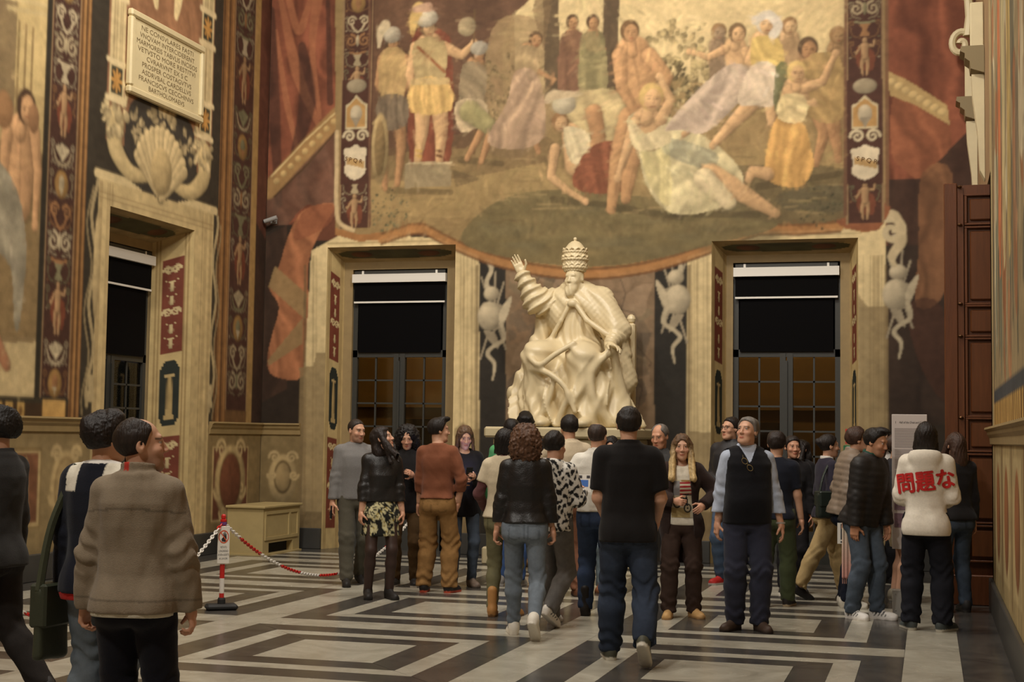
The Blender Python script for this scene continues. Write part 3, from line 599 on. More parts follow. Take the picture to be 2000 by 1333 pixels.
# ornament bands either side of the scene
for x0, x1, sd, yb in ((661, 722, 11, 446), (1652, 1728, 12, 436)):
    a, b = cv.M([(x0, 420)])[0], cv.M([(x1, 420)])[0]; u = (a[0] + b[0]) / 2; hw = (b[0] - a[0]) / 2; vb = cv.M([((x0 + x1) / 2, yb)])[0][1]
    grotesque(cv, u, hw, vb, 7.95, MAROON, sd, .85)
    z = lambda py: cv.M([((x0 + x1) / 2, py)])[0][1]
    cv.poly([(u - hw * .92, z(275)), (u + hw * .92, z(275)), (u + hw * .92, z(155)), (u - hw * .92, z(155))], MAROON, px=False)
    cv.poly([(u - hw * .7, z(252)), (u + hw * .7, z(252)), (u + hw * .7, z(205)), (u + hw * .4, z(200)), (u, z(186)), (u - hw * .4, z(200)), (u - hw * .7, z(205))], C(184, 172, 140), px=False); cv.poly([(u - hw * .6, z(248)), (u + hw * .6, z(248)), (u + hw * .6, z(210)), (u, z(192)), (u - hw * .6, z(210))], C(180, 130, 62), px=False)
    cv.blob((u, z(222)), .09, .12, C(176, 168, 148), px=False); cv.poly([(u - .07, z(230)), (u + .07, z(230)), (u, z(250))], C(140, 132, 116), px=False); cv.blob((u, z(168)), .15, .1, C(150, 140, 118), px=False)
    cv.poly([(u - hw * .92, z(360)), (u + hw * .92, z(360)), (u + hw * .92, z(275)), (u - hw * .92, z(275))], MAROON, px=False)
    cv.poly([(u - hw * .72, z(292)), (u - hw * .3, z(288)), (u, z(282)), (u + hw * .3, z(288)), (u + hw * .72, z(292)), (u + hw * .62, z(318)), (u + hw * .66, z(338)), (u, z(352)), (u - hw * .66, z(338)), (u - hw * .62, z(318))], C(206, 198, 176), px=False, sm=3)
    cv.poly([(u - hw * .58, z(306)), (u + hw * .58, z(316)), (u + hw * .58, z(330)), (u - hw * .58, z(320))], C(184, 142, 80), px=False)
    for m_ in (-1, 1): scroll(cv, (u + m_ * hw * .4, z(266)), .09, C(190, 180, 152), .02, mirror=m_)
cv.stroke([(658, 258), (657, 400), (664, 436), (690, 450)], .03, C(196, 172, 132), sm=4); cv.stroke([(722, -40), (722, 440)], .018, C(120, 76, 58)); cv.stroke([(1651, -40), (1651, 420)], .018, C(120, 76, 58)); cv.stroke([(1732, -40), (1733, 400)], .02, C(130, 84, 58))
a_, b_ = cv.M([(728, 440)])[0], cv.M([(1648, -20)])[0]; cv.brush(4500, (a_[0], 4.35), (b_[0], 7.9), 5, a=.24, var=.24, wd=.02, ln=.12)
cv.age(C(166, 144, 106), .42); cv.mottle(.10, 40, 34, 1); cv.mottle(.10, 160, 130, 2); cv.mottle(.12, 9, 7, 3)
wall_back = setprops(cv.build('wall_back', [(WL[0], WL[1], -1, WL[2]), (WR[0], WR[1], -1, WR[2])]), 'end wall frescoed with a large battle scene between painted red curtains', 'wall', kind='structure')
SP = [cv.M([(691, 313)])[0], cv.M([(1693, 313)])[0]]
mat('tan_ink', C(110, 78, 40), rough=.8)
for p in SP: put_text('S P Q R', .085, (p[0], YB - .004, p[1] - .002), (.97, 0, -.2), (.2, 0, .97), 'tan_ink', wall_back)

# ------------------------------------------------------------------ left wall
OL = (14.98, 17.02, 4.24)                   # window niche: y0, y1, top
cl = Canvas('L', 10.4, YB, 0, 7.95, .0205, OL[:2], (OL[2], 1.72))
cl.C[:] = C(56, 50, 42)
U = lambda px, py=500: cl.M([(px, py)])[0][0]
Zl = lambda px, py: cl.M([(px, py)])[0][1]
# scene at the near end
y1 = U(76); cl.poly([(10.4, 1.95), (y1, 1.95), (y1, 7.95), (10.4, 7.95)], C(176, 152, 100), px=False); cl.poly([(10.4, 2.4), (12.3, 2.5), (12.3, 4.6), (10.4, 4.8)], C(122, 96, 62), .8, px=False)
for i_, u_ in enumerate((10.8, 11.35, 11.9)):
    sk_ = C(190, 140, 98) * (1 - .1 * i_); cl.poly([(u_ - .28, 2.5), (u_ + .3, 2.5), (u_ + .22, 4.2), (u_ - .2, 4.2)], [C(120, 60, 44), C(96, 104, 96), C(170, 140, 84)][i_], px=False, sm=3, fold=(5, 2, .4), seed=70 + i_); cl.limb([(u_, 4.35), (u_, 3.7)], [.2, .17], sk_, px=False); cl.blob((u_, 4.72), .14, .17, C(74, 52, 38), px=False); cl.blob((u_ + .03, 4.69), .1, .14, sk_, px=False); cl.limb([(u_ + .2, 4.3), (u_ + .34, 3.8), (u_ + .2, 3.4)], [.08, .07, .05], sk_, px=False)
cl.poly([(12.2, 4.7), (13.05, 4.9), (13.05, 7.95), (12.2, 7.95)], C(134, 112, 78), px=False); cl.poly([(13.05, 5.2), (y1, 5.2), (y1, 7.95), (13.05, 7.95)], C(192, 168, 112), px=False)
for a in (13.1, 13.22, 13.35): cl.stroke([(a, 4.8), (a, 5.9)], .02, C(140, 116, 74), px=False)
for q in range(4): cl.stroke([(12.9 - q * .05, 6.0 + q * .1), (y1, 6.12 + q * .1)], .025, C(206, 184, 130) * (.8 + .1 * (q % 2)), px=False)
cl.poly([(10.4, 1.95), (y1, 1.95), (y1, 2.6), (10.4, 2.5)], C(190, 170, 124), px=False); cl.poly([(12.2, 2.45), (y1, 2.55), (y1, 4.6), (12.2, 4.6)], C(122, 96, 62), .8, px=False)
figure(cl, (52, 212), 24, [(40, 262), (40, 330), (38, 400)], 50, [[(68, 262), (74, 340), (68, 440)], [(14, 262), (6, 340), (2, 380)]], [], C(196, 144, 100), C(70, 46, 34), k=.0072)
cl.blob((66, 232), .1, .16, C(150, 104, 70)); cl.blob((8, 214), .16, .2, C(160, 112, 72))
cl.poly([(12.2, 3.1), (12.6, 4.3), (13.1, 4.2), (13.36, 3.6), (13.3, 2.75), (13.2, 2.7), (13.1, 3.3), (12.7, 3.4), (12.6, 2.7), (12.2, 2.7)], C(128, 124, 108), px=False, sm=4, fold=(10, .9, .4), seed=51)
cl.limb([(12.3, 2.75), (12.8, 2.6), (13.1, 2.28)], [.14, .12, .07], C(176, 112, 80), px=False)
cl.poly([(y1, 1.95), (y1 + .12, 1.95), (y1 + .12, 7.95), (y1, 7.95)], C(46, 42, 34), px=False); cl.poly([(10.4, 1.88), (y1 + .1, 1.88), (y1 + .1, 1.97), (10.4, 1.97)], C(60, 54, 40), px=False)
# ornament bands and gilt mouldings
def band(a, b, lo, hi, sd, bright=1.): grotesque(cl, (a + b) / 2, (b - a) / 2, lo, hi, C(74, 42, 36), sd, bright)
ba, bb = U(86), U(144); band(ba, bb, 1.98, 7.95, 31, .82)
gilt = C(136, 88, 44)
def gilt_strip(a, b, lo, hi):
    cl.poly([(a, lo), (b, lo), (b, hi), (a, hi)], gilt, px=False)
    for t in (.12, .4, .6, .88): cl.stroke([(a + (b - a) * t, lo), (a + (b - a) * t, hi)], .012, C(84, 52, 28) if t in (.12, .6) else C(172, 120, 62), px=False)
gilt_strip(bb, U(163), 1.72, 7.95)
# frieze of gilt panels above the dado at the near end
cl.poly([(10.4, 1.72), (bb, 1.72), (bb, 1.9), (10.4, 1.9)], C(70, 48, 30), px=False)
for a in np.arange(10.5, 13.5, .2): cl.poly([(a, 1.73), (a + .13, 1.73), (a + .13, 1.89), (a, 1.89)], C(186, 146, 70), px=False); cl.blob((a + .065, 1.81), .035, .06, C(120, 84, 40), px=False)
cl.poly([(ba + .06, 1.73), (bb - .06, 1.73), (bb - .06, 1.94), (ba + .06, 1.94)], C(196, 150, 74), px=False)
g0, g1, g2, g3 = U(424), U(447), U(489), U(499)
gilt_strip(g0, g1, 1.72, 7.95); band(g1, g2, 1.9, 7.95, 33, .62); cl.poly([(g1, 1.72), (g2, 1.72), (g2, 1.93), (g1, 1.93)], C(112, 76, 42), px=False); cl.poly([(g2, 1.72), (g3, 1.72), (g3, 7.95), (g2, 7.95)], C(160, 124, 66), px=False)
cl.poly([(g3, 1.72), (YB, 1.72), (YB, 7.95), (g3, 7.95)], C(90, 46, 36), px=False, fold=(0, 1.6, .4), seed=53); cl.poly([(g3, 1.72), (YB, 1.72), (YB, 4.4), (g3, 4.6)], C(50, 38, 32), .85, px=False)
# stone surround of the niche with ropes and tassels
o0, o1 = U(188), U(416); st = C(196, 174, 124)
cl.poly([(o0, 0), (o1, 0), (o1, 4.6), (o0, 4.6)], st, px=False)
for a in (.05, .09, .2, .24, .31): cl.stroke([(o0 + a, 0), (o0 + a, 4.5)], .011, C(138, 112, 72), .6, px=False); cl.stroke([(o1 - a, 0), (o1 - a, 4.5)], .011, C(138, 112, 72), .6, px=False)
for a in (.08, .14, .3): cl.stroke([(o0, 4.24 + a), (o1, 4.24 + a)], .012, C(146, 120, 78), .6, px=False)
cl.stroke([(o0 - .05, 4.58), (o1 + .05, 4.58)], .05, C(208, 188, 140), px=False)
for uu, m_ in ((o0, -1), (o1, 1)):
    t = np.linspace(0, 1, 40); P = np.stack([uu + m_ * (.06 + .06 * np.sin(t * 16 + m_)), 4.5 - 2.6 * t], 1); cl.stroke(P, .03, C(170, 152, 112), px=False); cl.stroke(P + [m_ * .09, -.1], .018, C(150, 132, 96), .8, px=False)
    cl.poly([(uu + m_ * .02 - .07, 1.95), (uu + m_ * .02 + .07, 1.95), (uu + m_ * .02 + .05, 2.25), (uu + m_ * .02 - .05, 2.25)], C(182, 164, 122), px=False)
cl.blob((o0 + .01, 3.5), .07, .6, C(186, 164, 118), px=False)
# painted shell, cornucopias and garlands above it
um = (o0 + o1) / 2
cl.poly([(o0 + .12, 5.0), (o1 - .12, 5.0), (o1 - .12, 7.95), (o0 + .12, 7.95)], C(146, 96, 68), px=False, fold=(30, 1.5, .18), seed=55)
cl.poly([(um - .75, 4.62), (um + .75, 4.62), (um + .8, 5.5), (um + .3, 5.72), (um - .3, 5.72), (um - .8, 5.5)], C(58, 54, 50), px=False, sm=4)
for m_ in (-1, 1):
    P = smooth_pts([(um + m_ * .35, 4.72), (um + m_ * .75, 4.72), (um + m_ * 1.08, 4.95), (um + m_ * 1.1, 5.25)], 8, False); cl.limb(P, np.linspace(.06, .2, len(P)), C(196, 174, 124), px=False, lit=.55)
    leafy(cl, (um + m_ * 1.08, 5.35), .3, C(202, 182, 136), 60 + m_, 34); leafy(cl, (um + m_ * .62, 5.28), .22, C(170, 152, 114), 63 + m_, 22)
    scroll(cl, (um + m_ * .98, 5.62), .16, C(204, 186, 142), .04, mirror=m_)
    uu = um + m_ * 1.1                       # pilaster strip
    cl.poly([(uu - .16, 5.5), (uu + .16, 5.5), (uu + .16, 7.95), (uu - .16, 7.95)], C(204, 186, 140), px=False)
    for a in (-.08, -.02, .05, .1): cl.stroke([(uu + a, 6.0), (uu + a, 7.6)], .012, C(150, 128, 88), .7, px=False)
    for zz in (5.74, 6.98):
        cl.poly([(uu - .12, zz - .17), (uu + .12, zz - .17), (uu + .12, zz + .17), (uu - .12, zz + .17)], C(44, 52, 44), px=False)
        for q in range(4): a = q * .785; cl.stroke([(uu - .1 * math.cos(a), zz - .13 * math.sin(a)), (uu + .1 * math.cos(a), zz + .13 * math.sin(a))], .022, C(196, 134, 46), px=False)
        for d in (-.23, .22): cl.stroke([(uu - .2, zz + d), (uu + .2, zz + d)], .035, C(214, 196, 152), px=False)
leafy(cl, (um, 5.5), .34, C(164, 146, 108), 71, 30)
for q in range(-6, 7): cl.limb([(um, 4.5), (um + .62 * math.sin(q * .2), 4.72 + .62 * math.cos(q * .2))], [.05, .085], C(204, 182, 134) * (1 if q % 2 else .86), px=False, lit=.5)
cl.blob((um, 4.85), .26, .3, C(190, 166, 116), px=False, lit=.6)
for m_ in (-1, 1): cl.stroke([(um + m_ * .18, 7.95), (um + m_ * .3, 7.3), (um + m_ * .25, 6.9)], [.14, .12, .05], C(206, 186, 138), px=False, sm=5)
# dado, base colour darkened for the dim light low down; painted stone panels
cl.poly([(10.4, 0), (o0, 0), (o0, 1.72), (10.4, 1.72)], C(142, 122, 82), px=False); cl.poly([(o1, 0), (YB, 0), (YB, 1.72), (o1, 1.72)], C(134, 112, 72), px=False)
def panel(a, b, lo, hi, col):
    cl.poly([(a - .06, lo - .06), (b + .06, lo - .06), (b + .06, hi + .06), (a - .06, hi + .06)], C(132, 108, 66), px=False); cl.poly([(a - .03, lo - .03), (b + .03, lo - .03), (b + .03, hi + .03), (a - .03, hi + .03)], C(184, 160, 110), px=False); cl.poly([(a, lo), (b, lo), (b, hi), (a, hi)], col, px=False, fold=(60, 2, .2), seed=int(a * 10))
panel(10.7, 12.1, .62, 1.36, C(120, 72, 50)); panel(12.5, 13.72, .62, 1.36, C(128, 76, 52)); cl.stroke([(13.5, 1.3), (13.52, .75)], [.02, .05], C(170, 146, 100), px=False); cl.poly([(12.9, 1.0), (13.45, 1.25), (13.4, 1.05), (12.9, .9)], C(150, 120, 76), px=False)
def cartouche(u, z, ru, rv, col):
    cl.blob((u, z), ru * 1.5, rv * 1.3, C(178, 154, 106), px=False, lit=.5)
    for m_ in (-1, 1): scroll(cl, (u + m_ * ru * .9, z + rv * 1.15), ru * .5, C(188, 164, 116), .03, mirror=m_); scroll(cl, (u + m_ * ru * 1.1, z - rv * .3), ru * .45, C(184, 160, 112), .03, mirror=m_, flipv=-1); scroll(cl, (u + m_ * ru * .6, z - rv * 1.1), ru * .4, C(184, 160, 112), .03, mirror=m_, flipv=-1)
    cl.blob((u, z), ru * 1.08, rv * 1.06, C(120, 94, 56), px=False); cl.blob((u, z), ru, rv, col, px=False, lit=.3)
cartouche(14.25, .98, .2, .32, C(164, 140, 94))
panel(17.72, 18.72, .45, 1.4, C(112, 58, 42)); cartouche(18.22, .95, .3, .38, C(120, 62, 42))
cl.brush(700, (12.2, 1.95), (13.4, 7.9), 8, a=.24, var=.22, wd=.022); cl.age(C(166, 144, 106), .34); cl.mottle(.10, 30, 34, 21); cl.mottle(.12, 110, 130, 22); cl.mottle(.12, 6, 7, 23)
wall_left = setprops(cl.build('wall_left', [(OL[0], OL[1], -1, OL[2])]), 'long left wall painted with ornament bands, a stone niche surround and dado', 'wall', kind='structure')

# ------------------------------------------------------------------ right wall (seen at a grazing angle)
cr = Canvas('R', 8.6, 15.2, 0, 7.95, .04, (), (1.72, 2.0))
cr.C[:] = C(150, 132, 98)
r2 = random.Random(9)
for i in range(150):
    a = r2.uniform(8.6, 15.0); z = r2.uniform(2.1, 7.6); wd_ = r2.uniform(.1, .5); h_ = r2.uniform(.4, 1.9)
    q = r2.choice([C(176, 160, 124), C(120, 106, 84), C(98, 94, 76), C(164, 116, 80), C(146, 96, 62), C(196, 184, 150), C(110, 112, 92), C(132, 110, 80)])
    cr.poly([(a, z), (a + wd_, z + h_ * .2), (a + wd_ * .8, z + h_), (a - wd_ * .2, z + h_ * .9)], q, .8, px=False, sm=4, fold=(15, 2, .3), seed=i)
for x, q in ((12.9, C(196, 110, 66)), (12.2, C(190, 176, 130)), (11.4, C(176, 150, 90))): cr.poly([(x, 3.4), (x + .5, 3.4), (x + .4, 6.8), (x + .1, 6.9)], q, .8, px=False, sm=3, fold=(10, 2, .3), seed=int(x * 9))
cr.poly([(14.5, 2.0), (15.2, 2.0), (15.2, 7.95), (14.6, 7.95)], C(150, 128, 90), px=False); cr.stroke([(14.55, 2.0), (14.65, 7.9)], .06, C(88, 74, 54), px=False)
for a in (14.75, 14.95, 15.1): cr.stroke([(a, 0), (a, 7.9)], .04, C(196, 178, 132), .8, px=False)
cr.poly([(8.6, 1.72), (14.6, 1.72), (14.6, 2.0), (8.6, 2.0)], C(96, 66, 38), px=False)
for a in np.arange(8.7, 14.5, .25): cr.poly([(a, 1.74), (a + .16, 1.74), (a + .16, 1.98), (a, 1.98)], C(190, 154, 88), px=False)
cr.poly([(8.6, 2.0), (14.6, 2.0), (14.6, 2.12), (8.6, 2.12)], C(70, 72, 74), px=False)
cr.poly([(8.6, 0), (15.2, 0), (15.2, 1.72), (8.6, 1.72)], C(158, 138, 96), px=False)
for a in (9.5, 11.0, 12.5, 13.9):
    cr.poly([(a - .5, .45), (a + .5, .45), (a + .5, 1.5), (a - .5, 1.5)], C(176, 156, 112), px=False); cr.blob((a, .98), .34, .44, C(140, 92, 56), px=False); cr.stroke([(a + .7, .4), (a + .7, 1.6)], .05, C(120, 94, 60), px=False)
cr.mottle(.14, 40, 40, 31); cr.mottle(.1, 120, 120, 33)
wall_right = setprops(cr.build('wall_right'), 'right wall with faded fresco and painted dado, seen at a grazing angle', 'wall', kind='structure')
print('painted', round(time.time() - T0, 1))
# ------------------------------------------------------------------ floor of inlaid marble slabs
def marble(name, base, vein, amt, rough):
    m, nt, b = nodes_of(name); N, L = nt.nodes, nt.links
    geo = N.new('ShaderNodeNewGeometry'); oi = N.new('ShaderNodeObjectInfo')
    ad = N.new('ShaderNodeVectorMath'); ad.operation = 'ADD'; sc = N.new('ShaderNodeVectorMath'); sc.operation = 'SCALE'; sc.inputs['Scale'].default_value = 40
    cx = N.new('ShaderNodeCombineXYZ'); L.new(oi.outputs['Random'], cx.inputs[0]); L.new(cx.outputs[0], sc.inputs[0]); L.new(geo.outputs['Position'], ad.inputs[0]); L.new(sc.outputs[0], ad.inputs[1])
    n = N.new('ShaderNodeTexNoise'); n.inputs['Scale'].default_value = 1.6; n.inputs['Detail'].default_value = 8; n.inputs['Roughness'].default_value = .65; n.inputs['Distortion'].default_value = 1.6; L.new(ad.outputs[0], n.inputs['Vector'])
    rp = N.new('ShaderNodeValToRGB'); rp.color_ramp.elements[0].position = .3; rp.color_ramp.elements[1].position = .72
    rp.color_ramp.elements[0].color = (*[float(v) for v in vein], 1); rp.color_ramp.elements[1].color = (*[float(v) for v in base], 1); L.new(n.outputs['Fac'], rp.inputs[0])
    mr = N.new('ShaderNodeMapRange'); mr.inputs['To Min'].default_value = 1 - amt; mr.inputs['To Max'].default_value = 1 + amt; L.new(oi.outputs['Random'], mr.inputs['Value'])
    mx = N.new('ShaderNodeVectorMath'); mx.operation = 'SCALE'; L.new(rp.outputs[0], mx.inputs[0]); L.new(mr.outputs[0], mx.inputs['Scale']); L.new(mx.outputs[0], b.inputs['Base Color'])
    n2 = N.new('ShaderNodeTexNoise'); n2.inputs['Scale'].default_value = 5; n2.inputs['Detail'].default_value = 5; L.new(geo.outputs['Position'], n2.inputs['Vector'])
    m2 = N.new('ShaderNodeMapRange'); m2.inputs['To Min'].default_value = rough * .7; m2.inputs['To Max'].default_value = rough * 1.4; L.new(n2.outputs['Fac'], m2.inputs['Value']); L.new(m2.outputs[0], b.inputs['Roughness'])
    MATS[name] = m; return m
marble('marble_white', C(190, 186, 170), C(154, 148, 132), .05, .24); marble('marble_dark', C(86, 82, 76), C(58, 56, 54), .10, .22)
mat('grout', C(70, 64, 56), rough=.8); mat('ceiling_wood', C(96, 66, 40), rough=.6, noise=.2, nscale=4, stretch=(1, 8, 1)); mat('plaster', C(150, 120, 84), rough=.8, noise=.15, nscale=3)
mat('plinth_stone', C(62, 61, 58), rough=.4, noise=.15, nscale=5); mat('stone', C(196, 174, 128), rough=.65, noise=.12, nscale=6, bump=.1, bscale=30); mat('stone_dim', C(150, 128, 88), rough=.7, noise=.15, nscale=6)
floor = setprops(MB().box(XL - .7, XR + .7, YR, YB + .5, -.2, -.0215).build('floor', 'grout'), 'polished floor inlaid with nested white and grey marble squares', 'floor', kind='structure')
SLAB = {}
def slab(key, P, m):                         # P: outline around the local origin, top at z=0
    if key in SLAB: return SLAB[key]
    n = len(P); V = [(x, y, 0) for x, y in P] + [(x, y, -.02) for x, y in P]
    F = [tuple(range(n)), tuple(range(n, 2 * n))[::-1]] + [(i, n + i, n + (i + 1) % n, (i + 1) % n) for i in range(n)]
    me = bpy.data.meshes.new('marble_slab'); me.from_pydata(V, [], F); me.update(); me.materials.append(MATS[m]); SLAB[key] = me; return me
def lay(me, x, y, rz=0.):
    o = bpy.data.objects.new('marble_slab', me); link(o, floor); o.location = (x, y, 0); o.rotation_euler = (0, 0, rz)
def lay_rect(x0, x1, y0, y1, m, g=.0012):
    if x1 - x0 < .02 or y1 - y0 < .02: return
    w_, h_ = x1 - x0, y1 - y0
    lay(slab(('r', round(w_, 3), round(h_, 3), m), [(-w_ / 2 + g, -h_ / 2 + g), (w_ / 2 - g, -h_ / 2 + g), (w_ / 2 - g, h_ / 2 - g), (-w_ / 2 + g, h_ / 2 - g)], m), (x0 + x1) / 2, (y0 + y1) / 2)
PX = [-1.4, -4.245, -7.09]; PYs = [4.53, 7.375, 10.22, 13.065, 15.91]; R0, R1, R2, R3 = .465, .725, .915, 1.215; GAP = 2.845 - 2 * R3
g = .0012
def trap(a, b, m): return slab(('t', a, m), [(-a + g * 2, -a - g), (-b + g * 2, -b + g), (b - g * 2, -b + g), (a - g * 2, -a - g)], m)
for y in PYs:
    for x in PX:
        lay_rect(x - R0, x + R0, y - R0, y + R0, 'marble_white')
        for q in range(4):
            lay(trap(R0, R1, 'marble_dark'), x, y, q * math.pi / 2); lay(trap(R1, R2, 'marble_white'), x, y, q * math.pi / 2); lay(trap(R2, R3, 'marble_dark'), x, y, q * math.pi / 2)
        lay_rect(x - R3, x + R3, y + R3, y + R3 + GAP, 'marble_white')
        lay_rect(x - R3 - GAP, x - R3, y - R3, y + R3, 'marble_white'); lay_rect(x - R3 - GAP, x - R3, y + R3, y + R3 + GAP, 'marble_white')
    lay_rect(PX[0] + R3, .22, y - R3, y + R3 + GAP, 'marble_white'); lay_rect(.22, XR, y - R3, y + R3 + GAP, 'marble_dark'); lay_rect(XL, PX[2] - R3 - GAP, y - R3, y + R3 + GAP, 'marble_dark')
yt = PYs[-1] + R3 + GAP; yb0 = PYs[0] - R3
for x in PX:                                  # border strips along the end wall
    y = yt
    for d, m_ in ((.3, 'marble_dark'), (.19, 'marble_white'), (.26, 'marble_dark'), (.3, 'marble_white'), (YB + .45 - yt - 1.05, 'marble_dark')): lay_rect(x - R3 - GAP, x + R3, y, y + d, m_); y += d
lay_rect(PX[0] + R3, XR, yt, YB, 'marble_dark'); lay_rect(XL, PX[2] - R3 - GAP, yt, YB, 'marble_dark')
for x in PX: lay_rect(x - R3 - GAP, x + R3, YR, yb0 - .3, 'marble_white'); lay_rect(x - R3 - GAP, x + R3, yb0 - .3, yb0, 'marble_dark')
lay_rect(PX[0] + R3, XR, YR, yb0, 'marble_dark'); lay_rect(XL, PX[2] - R3 - GAP, YR, yb0, 'marble_dark')

# ------------------------------------------------------------------ shell beyond the painted fields
ceiling = setprops(MB().box(XL - .2, XR + .2, YR - .2, YB + .2, ZC, ZC + .2).build('ceiling', 'ceiling_wood'), 'high dark coffered wooden ceiling', 'ceiling', kind='structure')
for x in np.arange(XL + .8, XR, 1.6): MB().box(x - .12, x + .12, YR, YB, ZC - .3, ZC).build('beam', 'ceiling_wood', ceiling)
wall_rear = setprops(MB().box(XL - .2, XR + .2, YR - .2, YR, 0, ZC).build('wall_rear', 'plaster'), 'plain plaster wall at the near end of the hall', 'wall', kind='structure')
MB().box(XL, XR, YB, YB + .3, 7.95, ZC).build('upper_wall', 'plaster', wall_back)
MB().box(XL - .3, XL, 10.4, YB, 7.95, ZC).box(XL - .3, XL, YR, 10.4, 0, ZC).build('plaster_panel', 'plaster', wall_left)
MB().box(XR, XR + .3, 8.6, YB, 7.95, ZC).box(XR, XR + .3, YR, 8.6, 0, ZC).box(XR, XR + .3, 15.2, YB, 4.3, 7.95).box(XR, XR + .3, 18.7, YB, 0, 4.3).build('plaster_panel', 'plaster', wall_right)
MB().box(XR + .5, XR + .7, 15.0, 18.9, 0, 4.5).box(XR, XR + .6, 15.0, 15.2, 0, 4.3).build('doorway_recess', mat('dark_recess', C(40, 28, 20), rough=.8), wall_right)

# ------------------------------------------------------------------ window embrasures with painted reveals
class Quad(Canvas):
    def __init__(s, w_, h_, res=.02):
        Canvas.__init__(s, 'G', 0, w_, 0, h_, res)
    def put(s, name, A, B, Cc, D, parent):    # bilinear: A (0,0) B (w,0) Cc (w,h) D (0,h)
        nv, nu = s.C.shape[:2]; U_, V_ = np.meshgrid(np.linspace(0, 1, nu), np.linspace(0, 1, nv)); U_ = U_[..., None]; V_ = V_[..., None]
        A, B, Cc, D = [np.array(q, float) for q in (A, B, Cc, D)]
        P = A * (1 - U_) * (1 - V_) + B * U_ * (1 - V_) + Cc * U_ * V_ + D * (1 - U_) * V_; I = np.arange(nv * nu).reshape(nv, nu)
        F = np.stack([I[:-1, :-1], I[:-1, 1:], I[1:, 1:], I[1:, :-1]], -1).reshape(-1, 4)
        return mesh_np(name, P.reshape(-1, 3), F, 'fresco', parent, np.clip(s.C.reshape(-1, 3), 0, .92), smooth=False)
def paint_reveal(h_, seed):
    w_ = .5; q = Quad(w_, h_); q.C[:] = C(188, 164, 114); c = w_ * .5
    for t in (.06, .1, .44, .4): q.stroke([(t, 0), (t, h_)], .008, C(132, 106, 66), .7, px=False)
    def torch(z0, z1):
        q.poly([(c - .11, z0 + .1), (c, z0), (c + .11, z0 + .1), (c + .11, z1 - .1), (c, z1), (c - .11, z1 - .1)], C(40, 44, 38), px=False, sm=2)
        q.limb([(c, z0 + .16), (c, z1 - .2)], [.04, .028], C(166, 142, 94), px=False); q.poly([(c - .055, z0 + .1), (c + .055, z0 + .1), (c + .04, z0 + .24), (c - .04, z0 + .24)], C(170, 146, 98), px=False); q.stroke([(c - .05, z1 - .2), (c + .05, z1 - .2)], .014, C(180, 156, 108), px=False)
    def strip(z0, z1):
        q.poly([(c - .13, z0), (c + .13, z0), (c + .13, z1), (c - .13, z1)], C(112, 58, 42), px=False); z = z1 - .14; k = 0
        while z > z0 + .1:
            cc = C(196, 176, 130)
            if k % 3 == 0:
                for m_ in (-1, 1): scroll(q, (c + m_ * .05, z), .055, cc, .016, mirror=m_)
            else:
                q.poly([(c - .09, z + .06), (c - .03, z + .02), (c - .02, z - .08), (c + .02, z - .08), (c + .03, z + .02), (c + .09, z + .06), (c, z + .03)], cc, px=False, sm=3); q.blob((c, z - .05), .03, .05, cc * .9, px=False)
            z -= .19; k += 1
    strip(h_ - 1.55, h_ - .3); torch(1.72, h_ - 1.65); strip(.3, 1.6); q.mottle(.12, 6, 30, seed)
    return q
def paint_soffit(seed):
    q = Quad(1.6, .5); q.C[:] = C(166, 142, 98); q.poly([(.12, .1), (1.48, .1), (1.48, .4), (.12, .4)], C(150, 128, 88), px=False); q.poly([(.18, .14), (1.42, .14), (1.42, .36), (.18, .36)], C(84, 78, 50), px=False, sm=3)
    for m_ in (.35, 1.25): q.blob((m_, .25), .14, .09, C(104, 66, 40), px=False)
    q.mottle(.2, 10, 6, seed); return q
mat('sash_paint', C(58, 58, 54), rough=.45, noise=.1, nscale=20); mat('blind_white', C(232, 228, 218), rough=.4); mat('blind_black', C(13, 12, 12), rough=.9, noise=.05, nscale=50, spec=.08); mat('blind_black_satin', C(9, 8, 9), rough=.8, spec=.08)
def glass_mat():
    m, nt, b = nodes_of('window_glass'); N, L = nt.nodes, nt.links; N.remove(b)
    t = N.new('ShaderNodeBsdfTransparent'); t.inputs[0].default_value = (.8, .78, .72, 1); gl = N.new('ShaderNodeBsdfGlossy'); gl.inputs['Roughness'].default_value = .06; gl.inputs[0].default_value = (.9, .9, .9, 1)
    fr = N.new('ShaderNodeFresnel'); fr.inputs[0].default_value = 1.5; nz = N.new('ShaderNodeTexNoise'); nz.inputs['Scale'].default_value = 4; bp = N.new('ShaderNodeBump'); bp.inputs['Strength'].default_value = .12; L.new(nz.outputs[0], bp.inputs['Height']); L.new(bp.outputs[0], gl.inputs['Normal'])
    mx = N.new('ShaderNodeMixShader'); L.new(fr.outputs[0], mx.inputs[0]); L.new(t.outputs[0], mx.inputs[1]); L.new(gl.outputs[0], mx.inputs[2]); L.new(mx.outputs[0], N['Material Output'].inputs[0]); MATS['window_glass'] = m
glass_mat()
def frame_local(org, ux, ud):                # maps (u along wall, depth, z) to world
    org, ux, ud = np.array(org, float), np.array(ux, float), np.array(ud, float)
    return lambda u, d, z: org + ux * u + ud * d + np.array([0, 0, z])
def lbox(T, u0, u1, d0, d1, z0, z1):
    V = [T(u, d, z) for u in (u0, u1) for d in (d0, d1) for z in (z0, z1)]
    return V, [(0, 1, 3, 2), (4, 6, 7, 5), (0, 4, 5, 1), (2, 3, 7, 6), (0, 2, 6, 4), (1, 5, 7, 3)]
